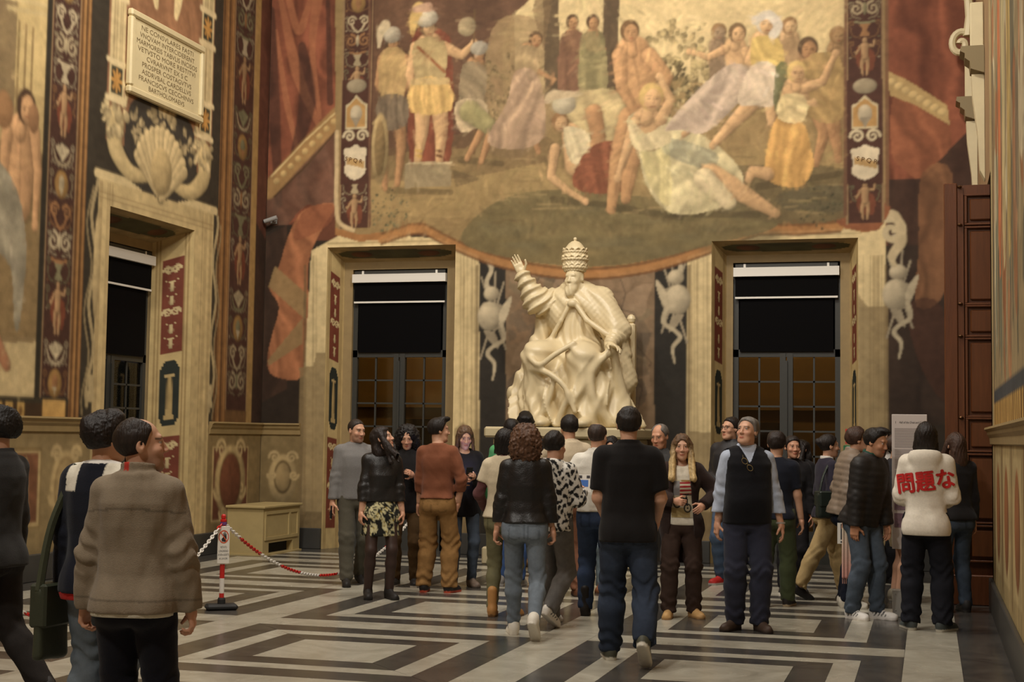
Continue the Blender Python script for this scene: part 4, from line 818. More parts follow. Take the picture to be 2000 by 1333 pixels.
def window(n, T, W, top, dep, i0, i1, itop, s0, s1, stop, bars, zt, label, blabel, second=True, hardware=False):
    """W: opening width on the wall face, dep: depth of the splayed reveal, i0,i1,itop: inner edges, s0..: sash"""
    w_ = empty('window_%d' % n, T(W / 2, dep, 0), label=label, cat='window', kind='structure')
    def part(name, boxes, m, parent=w_):
        mb = MB()
        for bx in boxes: mb.add(*lbox(T, *bx))
        mb.v = [tuple(np.array(v) - np.array(w_.location)) for v in mb.v]
        return mb.build(name, m, parent)
    L0 = np.array(w_.location)
    q = paint_reveal(top, n); q.put('reveal', T(0, 0, 0) - L0, T(i0, dep, 0) - L0, T(i0, dep, itop) - L0, T(0, 0, top) - L0, w_)
    q = paint_reveal(top, n + 5); q.put('reveal', T(W, 0, 0) - L0, T(i1, dep, 0) - L0, T(i1, dep, itop) - L0, T(W, 0, top) - L0, w_)
    paint_soffit(n).put('soffit', T(0, 0, top) - L0, T(W, 0, top) - L0, T(i1, dep, itop) - L0, T(i0, dep, itop) - L0, w_)
    part('casing', [(i0 - .3, s0, dep, dep + .12, 0, top), (s1, i1 + .3, dep, dep + .12, 0, top), (s0, s1, dep, dep + .12, stop, top + .1)], 'stone_dim')
    d = dep + .05; mid = (s0 + s1) / 2; zb = .42
    part('sash_frame', [(s0, s0 + .07, d, d + .07, 0, stop), (s1 - .07, s1, d, d + .07, 0, stop), (s0, s1, d, d + .07, zt - .05, zt + .05), (s0, s1, d, d + .07, stop - .06, stop), (s0, s1, d, d + .06, 0, zb)], 'sash_paint')
    part('mullion', [(mid - .085, mid - .01, d - .01, d + .07, zb, zt), (mid + .01, mid + .085, d - .01, d + .07, zb, zt)], 'sash_paint'); part('espagnolette', [(mid - .015, mid + .015, d - .035, d - .01, zb, zt - .1)], 'sash_paint')
    rows = np.linspace(zb, zt - .05, 8)
    for side in (0, 1):
        a, b = (s0 + .07, mid - .085) if side == 0 else (mid + .085, s1 - .07); h = (a + b) / 2
        for z in rows[1:-1]: part('muntin', [(a, b, d + .02, d + .05, z - .012, z + .012)], 'sash_paint')
        part('muntin', [(h - .012, h + .012, d + .02, d + .05, zb, zt - .05)], 'sash_paint')
        for c0, c1 in ((a, h - .012), (h + .012, b)):
            for z0, z1 in zip(rows[:-1], rows[1:]): part('pane', [(c0, c1, d + .034, d + .038, z0 + .012, z1 - .012)], 'window_glass')
    part('shutter', [(s0 + .07, s1 - .07, d + .06, d + .09, zt + .05, stop)], 'blind_black_satin')
    bl = empty('roller_blind', T(mid, d - .06, stop - .1), label=blabel, cat='blind')
    L1 = np.array(bl.location)
    def bp(name, boxes, m):
        mb = MB()
        for bx in boxes: mb.add(*lbox(T, *bx))
        mb.v = [tuple(np.array(v) - L1) for v in mb.v]; return mb.build(name, m, bl)
    bp('cassette', [(s0 + .01, s1 - .01, d - .11, d - .01, stop - .19, stop - .07)], 'blind_white')
    bp('rail', [(s0 + .03, s1 - .03, d - .06, d - .01, stop - .06, stop - .02)], 'sash_paint')
    for f in (.1, .88): bp('bracket', [(s0 + (s1 - s0) * f, s0 + (s1 - s0) * f + .03, d - .07, d - .01, stop - .07, stop - .02)], 'blind_white')
    zb_ = stop - .46 if hardware != 'low' else stop - .5
    bp('blind_fabric', [(s0 + .03, s1 - .03, d - .06, d - .055, zb_, stop - .19)], 'blind_black'); bp('bottom_bar', [(s0 + .03, s1 - .03, d - .07, d - .045, zb_ - .025, zb_)], 'blind_white')
    bp('inner_blind', [(s0 + .09, s1 - .09, d - .03, d - .025, zt + .02, stop - .19)], 'blind_black_satin')
    return w_
def back_win(n, WW, il, ir, it, sl, sr, st_, zt_px, label, blabel):
    D = .35; T = frame_local((WW[0], YB, 0), (1, 0, 0), (0, 1, 0)); f = lambda px, py: onY(px, py, YB + D)
    window(n, T, WW[1] - WW[0], WW[2], D, f(il, it)[0] - WW[0], f(ir, it)[0] - WW[0], f((il + ir) / 2, it)[2], f(sl, st_)[0] - WW[0], f(sr, st_)[0] - WW[0], f((sl + sr) / 2, st_)[2], 4, f((sl + sr) / 2, zt_px)[2], label, blabel)
back_win(1, WL, 674, 889, 511, 690, 874, 526, 691, 'tall window left of the statue with black blind and amber panes', 'black roller blind in window beside the painted red curtain')
back_win(2, WR, 1419, 1660, 497, 1432, 1641, 512, 690, 'tall window right of the statue near the wooden door', 'black roller blind with bright white cassette nearest the wooden door')
Tn = frame_local((XL, OL[0], 0), (0, 1, 0), (-1, 0, 0))
window(3, Tn, OL[1] - OL[0], OL[2], .5, .05, onX(297, 500, XL - .5)[1] - OL[0] - .0, 4.06, .15, onX(291, 500, XL - .55)[1] - OL[0], 3.95, 4, 2.55, 'window in the left wall niche below the inscribed tablet', 'black roller blind in left wall niche below the tablet', hardware='low')

# ------------------------------------------------------------------ dado mouldings and plinths
mat('dado_stone', C(150, 128, 86), rough=.6, noise=.15, nscale=5)
def moulding(n, a, b, nrm, zc=1.69):
    nrm = np.array(nrm, float); mb = MB(); prof = [(0, .07), (.07, .07), (.075, .05), (.05, .03), (.045, 0), (.025, -.03), (.02, -.09), (0, -.1)]
    mb.extr([nrm * p[0] + np.array([0, 0, zc + p[1]]) for p in prof], a, b)
    return setprops(mb.build('trim_%d' % n, 'dado_stone'), 'stone dado moulding along the wall', 'moulding', kind='structure')
o0_, o1_ = float(o0), float(o1)
moulding(1, (XL, 10.4, 0), (XL, o0_ - .02, 0), (1, 0, 0)); moulding(2, (XL, o1_ + .02, 0), (XL, YB, 0), (1, 0, 0)); moulding(3, (XL, YB, 0), (onY(588, 830, YB)[0], YB, 0), (0, -1, 0)); moulding(4, (XR, 8.6, 0), (XR, 15.18, 0), (-1, 0, 0))
def plinth(side, x0, x1, y0, y1, h=.29): setprops(MB().box(x0, x1, y0, y1, 0, h, .008).build('baseboard_' + side, 'plinth_stone'), 'dark grey stone plinth along the wall', 'baseboard', kind='structure')
plinth('left', XL, XL + .05, 4, OL[0]); plinth('left', XL, XL + .05, OL[1], YB)
plinth('back', XL + .05, WL[0], YB - .06, YB); plinth('back', WL[1], -5.75, YB - .06, YB); plinth('back', -3.35, WR[0], YB - .06, YB); plinth('back', WR[1], XR, YB - .06, YB)
plinth('right', XR - .04, XR, 1, 15.2)

# ------------------------------------------------------------------ carved tablet on the left wall
ty0, ty1, tz0, tz1 = onX(248, 15, XL)[1], onX(392, 85, XL)[1], onX(243, 180, XL)[2], onX(248, 15, XL)[2]
tab = empty('marble_tablet', (XL, (ty0 + ty1) / 2, tz0), label='marble tablet carved with Latin lettering on the left wall', cat='tablet')
hw, hh = (ty1 - ty0) / 2, tz1 - tz0
mat('tablet_marble', C(206, 190, 148), rough=.5, noise=.08, nscale=6); mat('cut_letter', C(110, 92, 58), rough=.8)
MB().box(0, .045, -hw + .08, hw - .08, .08, hh - .08).build('slab', 'tablet_marble', tab)
for nm, bx in (('frame', (0, .08, -hw, hw, 0, .09)), ('frame', (0, .08, -hw, hw, hh - .09, hh)), ('frame', (0, .08, -hw, -hw + .09, .09, hh - .09)), ('frame', (0, .08, hw - .09, hw, .09, hh - .09))): MB().box(*bx, .02).build(nm, 'tablet_marble', tab)
for i, t in enumerate(['NE CONSVLARES FASTI', 'VNQVAM INTERCIDERENT', 'MARMOREIS TABVLIS INCISOS', 'VETVSTO MORE RESTITVI', 'CVRARVNT EX S C', 'PROSPER COSTAGVTVS', 'ASDRVBAL CARDELLVS', 'FRANCISCVS CECCHINVS', 'BARTHOLOMAEVS']):
    put_text(t, .085, (.047, 0, hh - .17 - i * .088), (0, 1, 0), (0, 0, 1), 'cut_letter', tab, width=min(1.5, .068 * len(t)))

# ------------------------------------------------------------------ open wooden door leaf and the marble door-case in profile
mat('door_wood', C(96, 54, 28), rough=.4, noise=.25, nscale=5, stretch=(6, 6, .5), bump=.15, bscale=30); mat('door_panel_wood', C(98, 56, 28), rough=.38, noise=.3, nscale=4, stretch=(6, 6, .6)); mat('bronze', C(96, 66, 36), rough=.35, metal=.7)
YD = 15.33; zt = onY(1885, 358, YD)[2]; xd0 = onY(1845, 700, YD)[0]; xd1 = XR + .42
door = empty('door_1', (xd0, YD, 0), label='tall panelled wooden door leaf standing open against the right wall', cat='door', kind='structure')
MB().box(.12, xd1 - xd0, .03, .08, 0, zt - .02).build('leaf', 'door_wood', door)
MB().box(0, .13, -.02, .1, 0, zt, .008).build('stile', 'door_wood', door)
MB().box(.13, .19, -.005, .03, 0, zt - .05).build('stile', 'door_wood', door); MB().box(.19, xd1 - xd0, 0, .03, zt - .12, zt - .02).build('rail', 'door_wood', door)
zz = [onY(1900, p, YD)[2] for p in (383, 436, 446, 592, 600, 655, 664, 812, 820, 880, 890, 1020, 1030, 1095)]
for k in range(0, 14, 2):
    a, b = zz[k + 1], zz[k]; p = MB()
    for bx in ((.2, xd1 - xd0, -.012, .03, a - .02, a), (.2, xd1 - xd0, -.012, .03, b, b + .02), (.2, .225, -.012, .03, a, b)): p.box(*bx, .004)
    p.build('panel_moulding', 'door_wood', door); MB().box(.25, xd1 - xd0 - .05, .0, .03, a + .03, b - .03, .012).build('panel', 'door_panel_wood', door)
MB().box(0, xd1 - xd0, -.03, .03, 0, .3, .01).build('kick_rail', 'door_wood', door)
for p in (366, 440, 594, 657, 816, 965): MB().lathe([(0, -.012), (.018, -.01), (.026, 0), (.018, .01), (0, .012)], 12, (.155, -.018, onY(1868, p, YD)[2])).build('stud', 'bronze', door)
mat('marble_case', C(206, 192, 154), rough=.5, noise=.1, nscale=4)
for i, yy in enumerate((16.45, 18.85)):
    c = empty('door_console', (XR - .004, yy, 5.35), label='carved marble door console with volute, ' + ('above the open door leaf' if i == 0 else 'in the corner beside the painted curtain'), cat='console', group='marble consoles of the door-case')
    mb = MB(); prof = [(0, .55), (-.24, .55), (-.25, .5), (-.2, .47), (-.2, .42), (-.15, .38), (-.14, .3), (0, .25)]
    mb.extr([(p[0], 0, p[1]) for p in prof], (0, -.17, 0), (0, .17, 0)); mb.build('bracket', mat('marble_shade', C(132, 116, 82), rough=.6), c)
    mb = MB(); mb.extr([(p[0], 0, p[1]) for p in [(0, .25), (-.13, .25), (-.12, .0), (-.07, -.4), (-.05, -.8), (0, -.9)]], (0, -.1, 0), (0, .1, 0)); mb.build('acanthus_leaf', 'marble_case', c)
    MB().box(-.14, -.0, -.09, .09, .55, 1.05, .01).build('pedestal', 'marble_case', c)
    t = np.linspace(0, 2.4 * math.pi, 26); P = [(-.185 + (.13 - .015 * a) * math.cos(a + 1.2), 0, 1.25 + (.17 - .02 * a) * math.sin(a + 1.2)) for a in t]
    MB().tube(P, .045, 8).build('volute', 'marble_case', c); MB().tube([(-.09, 0, 1.35), (-.07, 0, 1.6), (-.1, 0, 1.95)], [.07, .06, .05], 8).build('volute_stem', 'marble_case', c)

# ------------------------------------------------------------------ outside, seen through the panes
mat('facade_plaster', C(150, 116, 66), rough=.8, noise=.2, nscale=2)
fa = setprops(MB().box(-14, 4, 24, 24.3, -1, 9).box(-14, 4, 23.85, 24, 2.1, 2.3).box(-14, 4, 23.9, 24, .9, 1.0).build('facade_outside', 'facade_plaster'), 'amber lit facade across the courtyard outside the windows', 'building', kind='structure')
for x in (-8.6, -6.4, -2.6, -.6): MB().box(x - .35, x + .35, 23.8, 24, .2, 1.9).build('archway', 'dark_recess', fa)
setprops(MB().box(-13.5, -13.2, 10, 22, -1, 9).build('side_facade_outside', 'facade_plaster'), 'amber lit side facade outside the left niche window', 'building', kind='structure')
setprops(MB().box(-14, 4, 19.75, 24.3, -1.1, -1).box(-13.5, -9.8, 10, 19.75, -1.1, -1).build('courtyard_paving', 'plinth_stone'), 'dark courtyard paving outside the windows', 'ground', kind='structure')
for x, y, e in ((-7, 22.2, 85), (-2, 22.2, 40), (-12.0, 16.5, 40)):
    l = bpy.data.lights.new('street_lamp_light', 'POINT'); l.energy = e; l.color = (1, .72, .3); l.shadow_soft_size = .15; o = bpy.data.objects.new('street_lamp_light', l); COL.objects.link(o); o.location = (x, y, 4.2)

# ------------------------------------------------------------------ ceiling floodlights (above the picture)
mat('lamp_housing', C(40, 40, 40), rough=.4, metal=.5)
for i, (loc, aim, pw) in enumerate(FLOODS):
    fl = empty('ceiling_floodlight', loc, label='black ceiling floodlight hung from the beams, ' + ['aimed at the right of the end wall', 'aimed at the left of the end wall', 'aimed at the left wall', 'over the crowd', 'over the middle of the floor', 'over the near floor', 'over the entrance end', 'aimed at the right wall'][i], cat='lamp', group='ceiling floodlights')
    area_light(loc, aim, pw, .7, .7)
    d = Vector(aim) - Vector(loc); q = d.to_track_quat('-Z', 'Y').to_matrix()
    V = [q @ Vector(v) for v in [(x, y, z) for x in (-.37, .37) for y in (-.37, .37) for z in (.03, .18)]]
    mesh_py('housing', V, [(0, 1, 3, 2), (4, 6, 7, 5), (0, 4, 5, 1), (2, 3, 7, 6), (0, 2, 6, 4), (1, 5, 7, 3)], 'lamp_housing', fl); MB().tube([q @ Vector((0, 0, .1)), (0, 0, ZC - .3 - loc[2])], .02, 8).build('stem', 'lamp_housing', fl)
print('room', round(time.time() - T0, 1))
# ------------------------------------------------------------------ people: implicit bodies in a 1.75 m frame facing -Y, scaled to size
MAN = dict(z=[.74, .84, .93, 1.03, 1.13, 1.25, 1.36, 1.43, 1.47, 1.51], a=[.14, .162, .16, .148, .148, .16, .163, .135, .087, .062], b=[.10, .118, .115, .108, .108, .118, .114, .09, .07, .058], y=[.01, .012, .005, -.005, -.005, 0, .005, .012, .018, .022], sw=.163, hip=.088, arm=1., neck=.056)
WOM = dict(z=[.74, .84, .93, 1.03, 1.13, 1.25, 1.36, 1.43, 1.47, 1.51], a=[.15, .176, .17, .138, .127, .14, .144, .118, .075, .052], b=[.102, .12, .108, .092, .09, .115, .10, .08, .062, .05], y=[.012, .015, .005, -.002, -.004, -.01, .004, .012, .018, .022], sw=.148, hip=.088, arm=.86, neck=.047)
def unit(v): v = np.array(v, float); return v / (np.linalg.norm(v) + 1e-9)
def ik(a, b, l1, l2, pole):
    a = np.array(a, float); d = np.array(b, float) - a; L = np.linalg.norm(d); u = d / L; L = min(L, (l1 + l2) * .999)
    c = (l1 * l1 - l2 * l2 + L * L) / (2 * L); h = math.sqrt(max(l1 * l1 - c * c, 0)); p = np.array(pole, float); p = unit(p - u * (p @ u))
    return a + u * c + p * h, a + u * L
def skull(Q, sex):
    k = 1. if sex == 'm' else .94
    d = ell(Q, (0, .016, .034), (.077, .096, .086))
    d = smin(d, ell(Q, (0, -.024, -.038), (.06 * k, .068, .078)), .035)
    d = smin(d, cap(Q, (-.028 * k ** 6, -.052, -.092), (.028 * k ** 6, -.052, -.092), .02, .02) + (.003 if sex != 'm' else -.002), .04)
    d = smin(d, ell(Q, (0, -.072, -.104), (.02, .018, .016)), .025)
    d = smin(d, cap(Q, (-.034, -.078, .03), (.034, -.078, .03), .011, .011) + (0 if sex == 'm' else .004), .02)
    d = smin(d, ell(Q, (.04, -.062, -.028), (.024, .022, .02)), .02); d = smin(d, ell(Q, (-.04, -.062, -.028), (.024, .022, .02)), .02)
    for s in (-1, 1): d = smax(d, -ell(Q, (s * .032, -.101, .01), (.019, .014, .011)), .012)
    for s in (-1, 1):
        d = smin(d, ell(Q, (s * .032, -.0795, .0185), (.0165, .0105, .0065)), .005); d = smin(d, ell(Q, (s * .032, -.078, -.0015), (.015, .0095, .005)), .006)
    d = smin(d, cap(Q, (0, -.088, .014), (0, -.108, -.03), .0065, .0105), .014)
    for s in (-1, 1): d = smin(d, ell(Q, (s * .012, -.1, -.034), (.008, .011, .008)), .008)
    d = smin(d, ell(Q, (0, -.088, -.063), (.022, .0105, .005)), .006); d = smin(d, ell(Q, (0, -.085, -.073), (.018, .011, .0055)), .006)
    for s in (-1, 1): d = smin(d, np.maximum(ell(Q, (s * .078, .012, -.002), (.011, .02, .033)), -ell(Q, (s * .09, .006, .004), (.009, .011, .018))), .008)
    return d
HL = (np.array([-.12, -.085, -.06, -.036, -.012, .012, .04, .07, .13]), np.array([.098, .088, .066, .04, -.015, -.05, -.07, -.08, -.085]))
def knob(P, f, amp, ph=0.):
    x, y, z = P[:, 0] * f, P[:, 1] * f, P[:, 2] * f
    return amp * np.sin(x + 1.7 * np.sin(y * .6 + ph)) * np.sin(y + 1.5 * np.sin(z * .6 + 1)) * np.sin(z + 1.6 * np.sin(x * .6 + 2 + ph))
def hair_sdf(Q, kind, L, seed, sex):
    x, y, z = Q[:, 0], Q[:, 1], Q[:, 2]
    hl = np.interp(y, *HL) + (.012 + .022 * np.clip(y / .06, 0, 1) if sex == 'm' else 0)
    def capd(t, f=0., amp=0.):
        d = ell(Q, (0, .018, .036), (.08 + t, .1 + t, .09 + t))
        if amp: d = d + wob(Q, seed, f, amp) + knob(Q, 200, amp * .5, seed)
        return smax(d, hl - z, .012)
    face = ell(Q, (0, -.115, -.028), (.062, .085, .112))
    stri = .004 * np.sin(np.arctan2(x, y + .02) * 34 + 6 * np.sin(z * 18))
    if kind == 'buzz': return capd(.0035)
    if kind == 'short': return capd(.012, 70, .006)
    if kind == 'quiff':
        d = capd(.013, 60, .006); return smin(d, ell(Q, (.0, -.05, .122), (.058, .062, .03)) + wob(Q, seed, 80, .006), .02)
    if kind == 'tousled':
        d = capd(.022, 55, .012); return smin(d, ell(Q, (0, -.045, .11), (.07, .07, .04)) + wob(Q, seed, 70, .012), .02)
    if kind == 'bald':
        d = capd(.005, 70, .003); return smax(d, -ell(Q, (0, -.045, .14), (.066, .105, .085)), .012)
    if kind == 'receding':
        d = capd(.007, 70, .003); d = smax(d, -ell(Q, (0, -.065, .14), (.054, .085, .075)), .012)
        for s in (-1, 1): d = smax(d, -ell(Q, (s * .05, -.085, .08), (.03, .04, .045)), .01)
        return d
    if kind in ('long', 'bob'):
        d = ell(Q, (0, .018, .036), (.088, .11, .096)); b = -.13 if kind == 'bob' else -L
        d = smin(d, ell(Q, (0, .045 if kind == 'bob' else .075, (b + .05) / 2), (.09, .068, abs(b - .05) / 2 + .03)), .04)
        for s in ((-1, 1) if kind == 'long' and L > .22 else ()): d = smin(d, smin(cap(Q, (s * .078, -.02, .0), (s * .09, -.07, -.13), .026, .034), cap(Q, (s * .09, -.07, -.13), (s * .1, -.155, b + .04), .034, .036), .02), .02)
        for s in (-1, 1): d = smin(d, cap(Q, (s * .074, -.012, .03), (s * (.084 if kind == 'bob' else .1), -.005 if kind == 'bob' else -.05, b + .03), .02, .024), .03)
        d = d + stri + wob(Q, seed, 45, .006); d = smax(d, b - z + .012 * np.sin(x * 90), .02)
        return smax(d, -face, .012)
    if kind == 'curly':
        d = ell(Q, (0, .03, .03), (.125, .125, .115)); d = smin(d, ell(Q, (0, .06, (.03 - L) / 2), (.135, .09, L / 2 + .05)), .05)
        for s in (-1, 1): d = smin(d, ell(Q, (s * .09, -.0, -.06), (.045, .06, .09)), .04)
        d = d + knob(Q, 95, .016, seed) + knob(Q, 170, .009, seed + 1) + wob(Q, seed + 1, 40, .012); return smax(d, -ell(Q, (0, -.12, -.035), (.056, .09, .108)), .012)
    if kind in ('bun', 'ponytail'):
        d = capd(.009) + stri * .5; d = smax(d, -face, .01)
        if kind == 'bun': return smin(d, ell(Q, (0, .125, .045), (.04, .035, .04)) + wob(Q, seed, 90, .006), .02)
        return smin(d, cap(Q, (0, .115, .05), (0, .15, -.1), .026, .02) + stri, .02)
def hand_sdf(P, Wp, d, n, t, curl, big=1.):
    """Wp wrist, d along the hand, n palm normal, t towards the thumb"""
    k = big; o = lambda a, b, c: Wp + d * a * k + t * b * k + n * c * k
    D = np.full(len(P), 9., np.float32)
    R = np.stack([t, d, n], 1); Q = (P - f32(o(.05, 0, 0))) @ f32(R)
    D = rbox(Q, (0, 0, 0), (.04 * k, .046 * k, .014 * k), .013 * k); D = smin(D, cap(P, Wp - d * .03, o(.03, 0, 0), .027 * k, .027 * k), .02)
    for i, (off, ln) in enumerate(((.03, .072), (.01, .08), (-.011, .074), (-.031, .058))):
        p = o(.09 - .004 * abs(i - 1), off, 0); a = curl * (.55 + .12 * i); r = .0092 * k
        for j, fr in enumerate((.46, .3, .24)):
            v = d * math.cos(a) + n * math.sin(a) + t * off * (1.2 if curl < .5 else .2); v = v / np.linalg.norm(v); q = p + v * ln * fr * k
            D = smin(D, cap(P, p, q, r, r * .9), .004); p = q; r *= .9; a += curl * (.95 if j == 0 else .7)
    p = o(.03, .034, .006); v = unit(d * .62 + t * .72 + n * (.25 + .5 * curl)); q = p + v * .045 * k; D = smin(D, cap(P, p, q, .0125 * k, .0105 * k), .012); v2 = unit(d * .9 + t * .25 + n * (.2 + .9 * curl)); D = smin(D, cap(P, q, q + v2 * .036 * k, .0105 * k, .0085 * k), .006)
    return D
def shoe_sdf(Q, kind):
    z = Q[:, 2]
    d = smin(ell(Q, (0, -.095, -.045), (.043, .105, .036)), ell(Q, (0, -.01, -.03), (.039, .075, .055)), .03); d = smin(d, ell(Q, (0, .035, -.03), (.034, .04, .055)), .03)
    if kind in ('sneaker', 'hightop', 'boot', 'trainer', 'chukka'): d = smin(d, cap(Q, (0, .02, -.02), (0, .02, {'sneaker': .008, 'trainer': .012, 'chukka': .03, 'hightop': .05, 'boot': .16}[kind]), .042, .045), .03)
    if kind in ('flat', 'moccasin'): d = smax(d, -ell(Q, (0, .0, .01), (.03, .055, .038)), .01)
    sole = np.maximum(np.maximum(cap(Q * f32([1, 1, 0]), (0, .03, 0), (0, -.15, 0), .038, .044), z + .052), -.084 - z)
    if kind in ('boot', 'chukka'): sole = np.minimum(sole, rbox(Q, (0, .03, -.07), (.034, .034, .013), .004))
    d = smax(d, -.07 - z, .008)
    return smin(d, sole - .002, .006)
def torso_sdf(Q, B, off, z0, z1, bulge=0., flare=0., p=2.3):
    z = Q[:, 2]; zc = B['z']; a = np.interp(z, zc, B['a']) + off; b = np.interp(z, zc, B['b']) + off; yc = np.interp(z, zc, B['y'])
    if flare: f = np.clip((1.05 - z) / .3, 0, 1.6) * flare; a = a + f; b = b + f
    if bulge: g = np.exp(-((z - 1.05) / .14) ** 2) * bulge; b = b + g; yc = yc - g * .7; a = a + g * .6
    x = np.abs(Q[:, 0] / a); y = np.abs((Q[:, 1] - yc) / b)
    d = ((x ** p + y ** p) ** (1 / p) - 1) * np.minimum(a, b)
    return smax(smax(d, z - z1, .02), z0 - z, .006)
PEOPLE = []
def person(label, x, y, face, H, sex='m', skin=(206, 160, 132), hair=('short', (28, 22, 19)), tops=(), bottom=None, shoes=('sneaker', (40, 38, 36), (210, 205, 195)), arms=(None, None), legs=(None, None), lean=0., head=(0, 0), res=None, beard=0., legcol=None, belly=0., eyes=True, hands=(.5, .5), palms=(None, None), wide=1., tilt=0., thick=1., z0=0., group='visitors in the hall'):
    B = dict(MAN if sex == 'm' else WOM); B['a'] = [v * wide for v in B['a']]; B['sw'] = B['sw'] * wide
    s = H / 1.75; dist = math.hypot(x, y); h = res or float(np.clip(.00085 * dist, .008, .0135)) / s
    root = empty('person', (x, y, z0), math.radians(face) + math.atan2(-x, y), label=label, cat='person', group=group)
    seed = len(PEOPLE) * 13 + 5
    RL = rot('x', math.radians(lean)) @ rot('y', math.radians(tilt)); piv = f32([0, 0, .95])
    up = lambda v: RL @ (f32(v) - piv) + piv
    unp = lambda P: (P - piv) @ RL + piv
    sk = C(*skin); am = B['arm']
    # joints
    Sh, El, Wr, Hd, Hn, Ht = [], [], [], [], [], []
    for i, sg in enumerate((1, -1)):         # 0: left (+x), 1: right (-x)
        S_ = up((sg * B['sw'], .012, 1.405)); a = arms[i] or (.255 if sex == 'm' else .225, -.045, .80)
        wr = np.array([a[0] * sg, a[1], a[2]]); pole = np.array([a[3] * sg, a[4], a[5]]) if len(a) > 3 else np.array([sg * .35, .9, -.25])
        E_, W_ = ik(S_, wr, .285, .255, pole); Sh.append(S_); El.append(E_); Wr.append(W_)
        d = unit(W_ - E_); pm = palms[i]; n = np.array([pm[0] * sg, pm[1], pm[2]], float) if pm else np.array([-sg * 1., .25, 0])
        n = unit(n - d * (n @ d)); t = np.cross(n, d) * (1 if sg > 0 else -1); t = unit(t)
        if not pm and t[1] > 0: t = -t
        Hd.append(d); Hn.append(n); Ht.append(t)
    Hp, Kn, An, Fy, Fp = [], [], [], [], []
    for i, sg in enumerate((1, -1)):
        l = legs[i] or (.10, 0., 0., 0.); l = tuple(l) + (0.,) * (5 - len(l))   # lateral, forward(+), lift, heel-up pitch (deg), toe-out (deg)
        hp = np.array([sg * B['hip'], .005, .915]); an = np.array([sg * l[0], -l[1], .082 + l[2]])
        k, an2 = ik(hp, an, .432, .418, (sg * .12, -1, 0)); an = an2 if np.linalg.norm(an2 - an) > .05 else an
        Hp.append(hp); Kn.append(k); An.append(an); Fp.append(math.radians(l[3])); Fy.append(math.radians(l[4] if l[4] else 10) * sg)
    hc = up((0, -.012, 1.628)); RH = rot('x', math.radians(lean * .35)) @ rot('z', math.radians(head[0])) @ rot('x', -math.radians(head[1])); hs = (1.0 if sex == 'm' else .96) * min(1.06, max(.97, 1.75 / H * 1.0))
    toh = lambda P: ((P - hc) @ RH) / hs
    nb = up((0, .022, 1.47))
    def arm_sdf(P, i, off, end=1.0, extra=0.):
        S_, E_, W_ = Sh[i], El[i], Wr[i]
        d = cap(P, S_, E_, .05 * am * thick + off, .04 * am * thick + off)
        if end <= .5: e = S_ + (E_ - S_) * end * 2; d = np.maximum(cap(P, S_, E_, .05 * am * thick + off + extra, .043 * am * thick + off + extra), (P - f32(e)) @ f32(unit(E_ - S_))); return d
        f = (end - .5) * 2; e = E_ + (W_ - E_) * f
        d2 = cap(P, E_, W_ + (W_ - E_) * .1, .041 * am * thick + off, .03 * am + off + extra)
        return smin(d, np.maximum(d2, (P - f32(e)) @ f32(unit(W_ - E_))), .03)
    def leg_sdf(P, i, off, kx=0., ax_=0., end=1.):
        d = cap(P, Hp[i], Kn[i], .085 * (1 if sex == 'm' else .98) + off, .058 + off + kx)
        f = unit(An[i] - Kn[i]); mid = Kn[i] + (An[i] - Kn[i]) * .33 - np.array([0, -1, 0]) * .012
        d = smin(d, cap(P, Kn[i], mid, .056 + off + kx, .056 + off + kx), .03); d2 = cap(P, mid, An[i] + f * .06, .056 + off + kx, .04 + off + ax_)
        d = smin(d, d2, .03); e = Kn[i] + (An[i] - Kn[i]) * end
        return np.maximum(d, (P - f32(e + f * .0)) @ f32(f))
    # ---- skin
    Vs, Fs, Cs, nV = [], [], [], 0
    def addp(V, F, c):
        nonlocal nV
        Vs.append(V); Fs.append(F + nV); Cs.append(np.broadcast_to(c, V.shape).copy()); nV += len(V)
    allp = np.array(El + Wr + Kn + An + [hc]); lo = allp.min(0) - .16; hi = allp.max(0) + .16; lo[2] = max(lo[2], -.02)
    def core(P):
        Q = unp(P); d = torso_sdf(Q, B, -.012, .86, 1.51, belly)
        for i in (0, 1): d = smin(d, arm_sdf(P, i, 0), .03); d = smin(d, leg_sdf(P, i, 0), .04)
        return smin(d, cap(P, nb, hc + RH @ f32([0, .018, -.075]), B['neck'], B['neck'] * .95), .03)
    V, F = nets(core, lo, hi, .027 if legcol is None and 'shorts' not in (bottom or {}).get('name', '') and all(t.get('sleeve', 1) > .75 or not t.get('arms', 1) for t in tops) else .0185); c = np.broadcast_to(sk, V.shape).copy()
    if legcol is not None: c[V[:, 2] < .88] = C(*legcol)
    addp(V, F, c)
    def headf(P): return smin(skull(toh(P), sex) * hs, cap(P, nb, hc + RH @ f32([0, .022, -.07]), B['neck'], B['neck'] * .96), .03)
    V, F = nets(headf, hc - f32([.125, .135, .2]), hc + f32([.125, .135, .15]), min(h * .6, .0072) if eyes and abs(face + head[0]) < 115 else .009); Q = toh(V); c = np.broadcast_to(sk, V.shape).copy()
    c *= (1 + .05 * np.sin(Q[:, :1] * 50)); m = np.exp(-((np.abs(Q[:, 0]) - .036) / .022) ** 2 - ((Q[:, 2] + .03) / .025) ** 2) * (Q[:, 1] < -.04); c = c * (1 - .25 * m[:, None] * np.array([0, .5, .45]))
    lips = (np.hypot(Q[:, 0] / .023, (Q[:, 2] + .0685) / .0095) < 1) & (Q[:, 1] < -.07); c[lips] = c[lips] * [.8, .5, .5] + [.03, 0, 0]
    brow = (np.abs(np.abs(Q[:, 0]) - .034) < .02) & (np.abs(Q[:, 2] - .0265 + .12 * np.abs(np.abs(Q[:, 0]) - .028)) < .0042) & (Q[:, 1] < -.05); c[brow] = C(*hair[1]) * .6 + c[brow] * .25
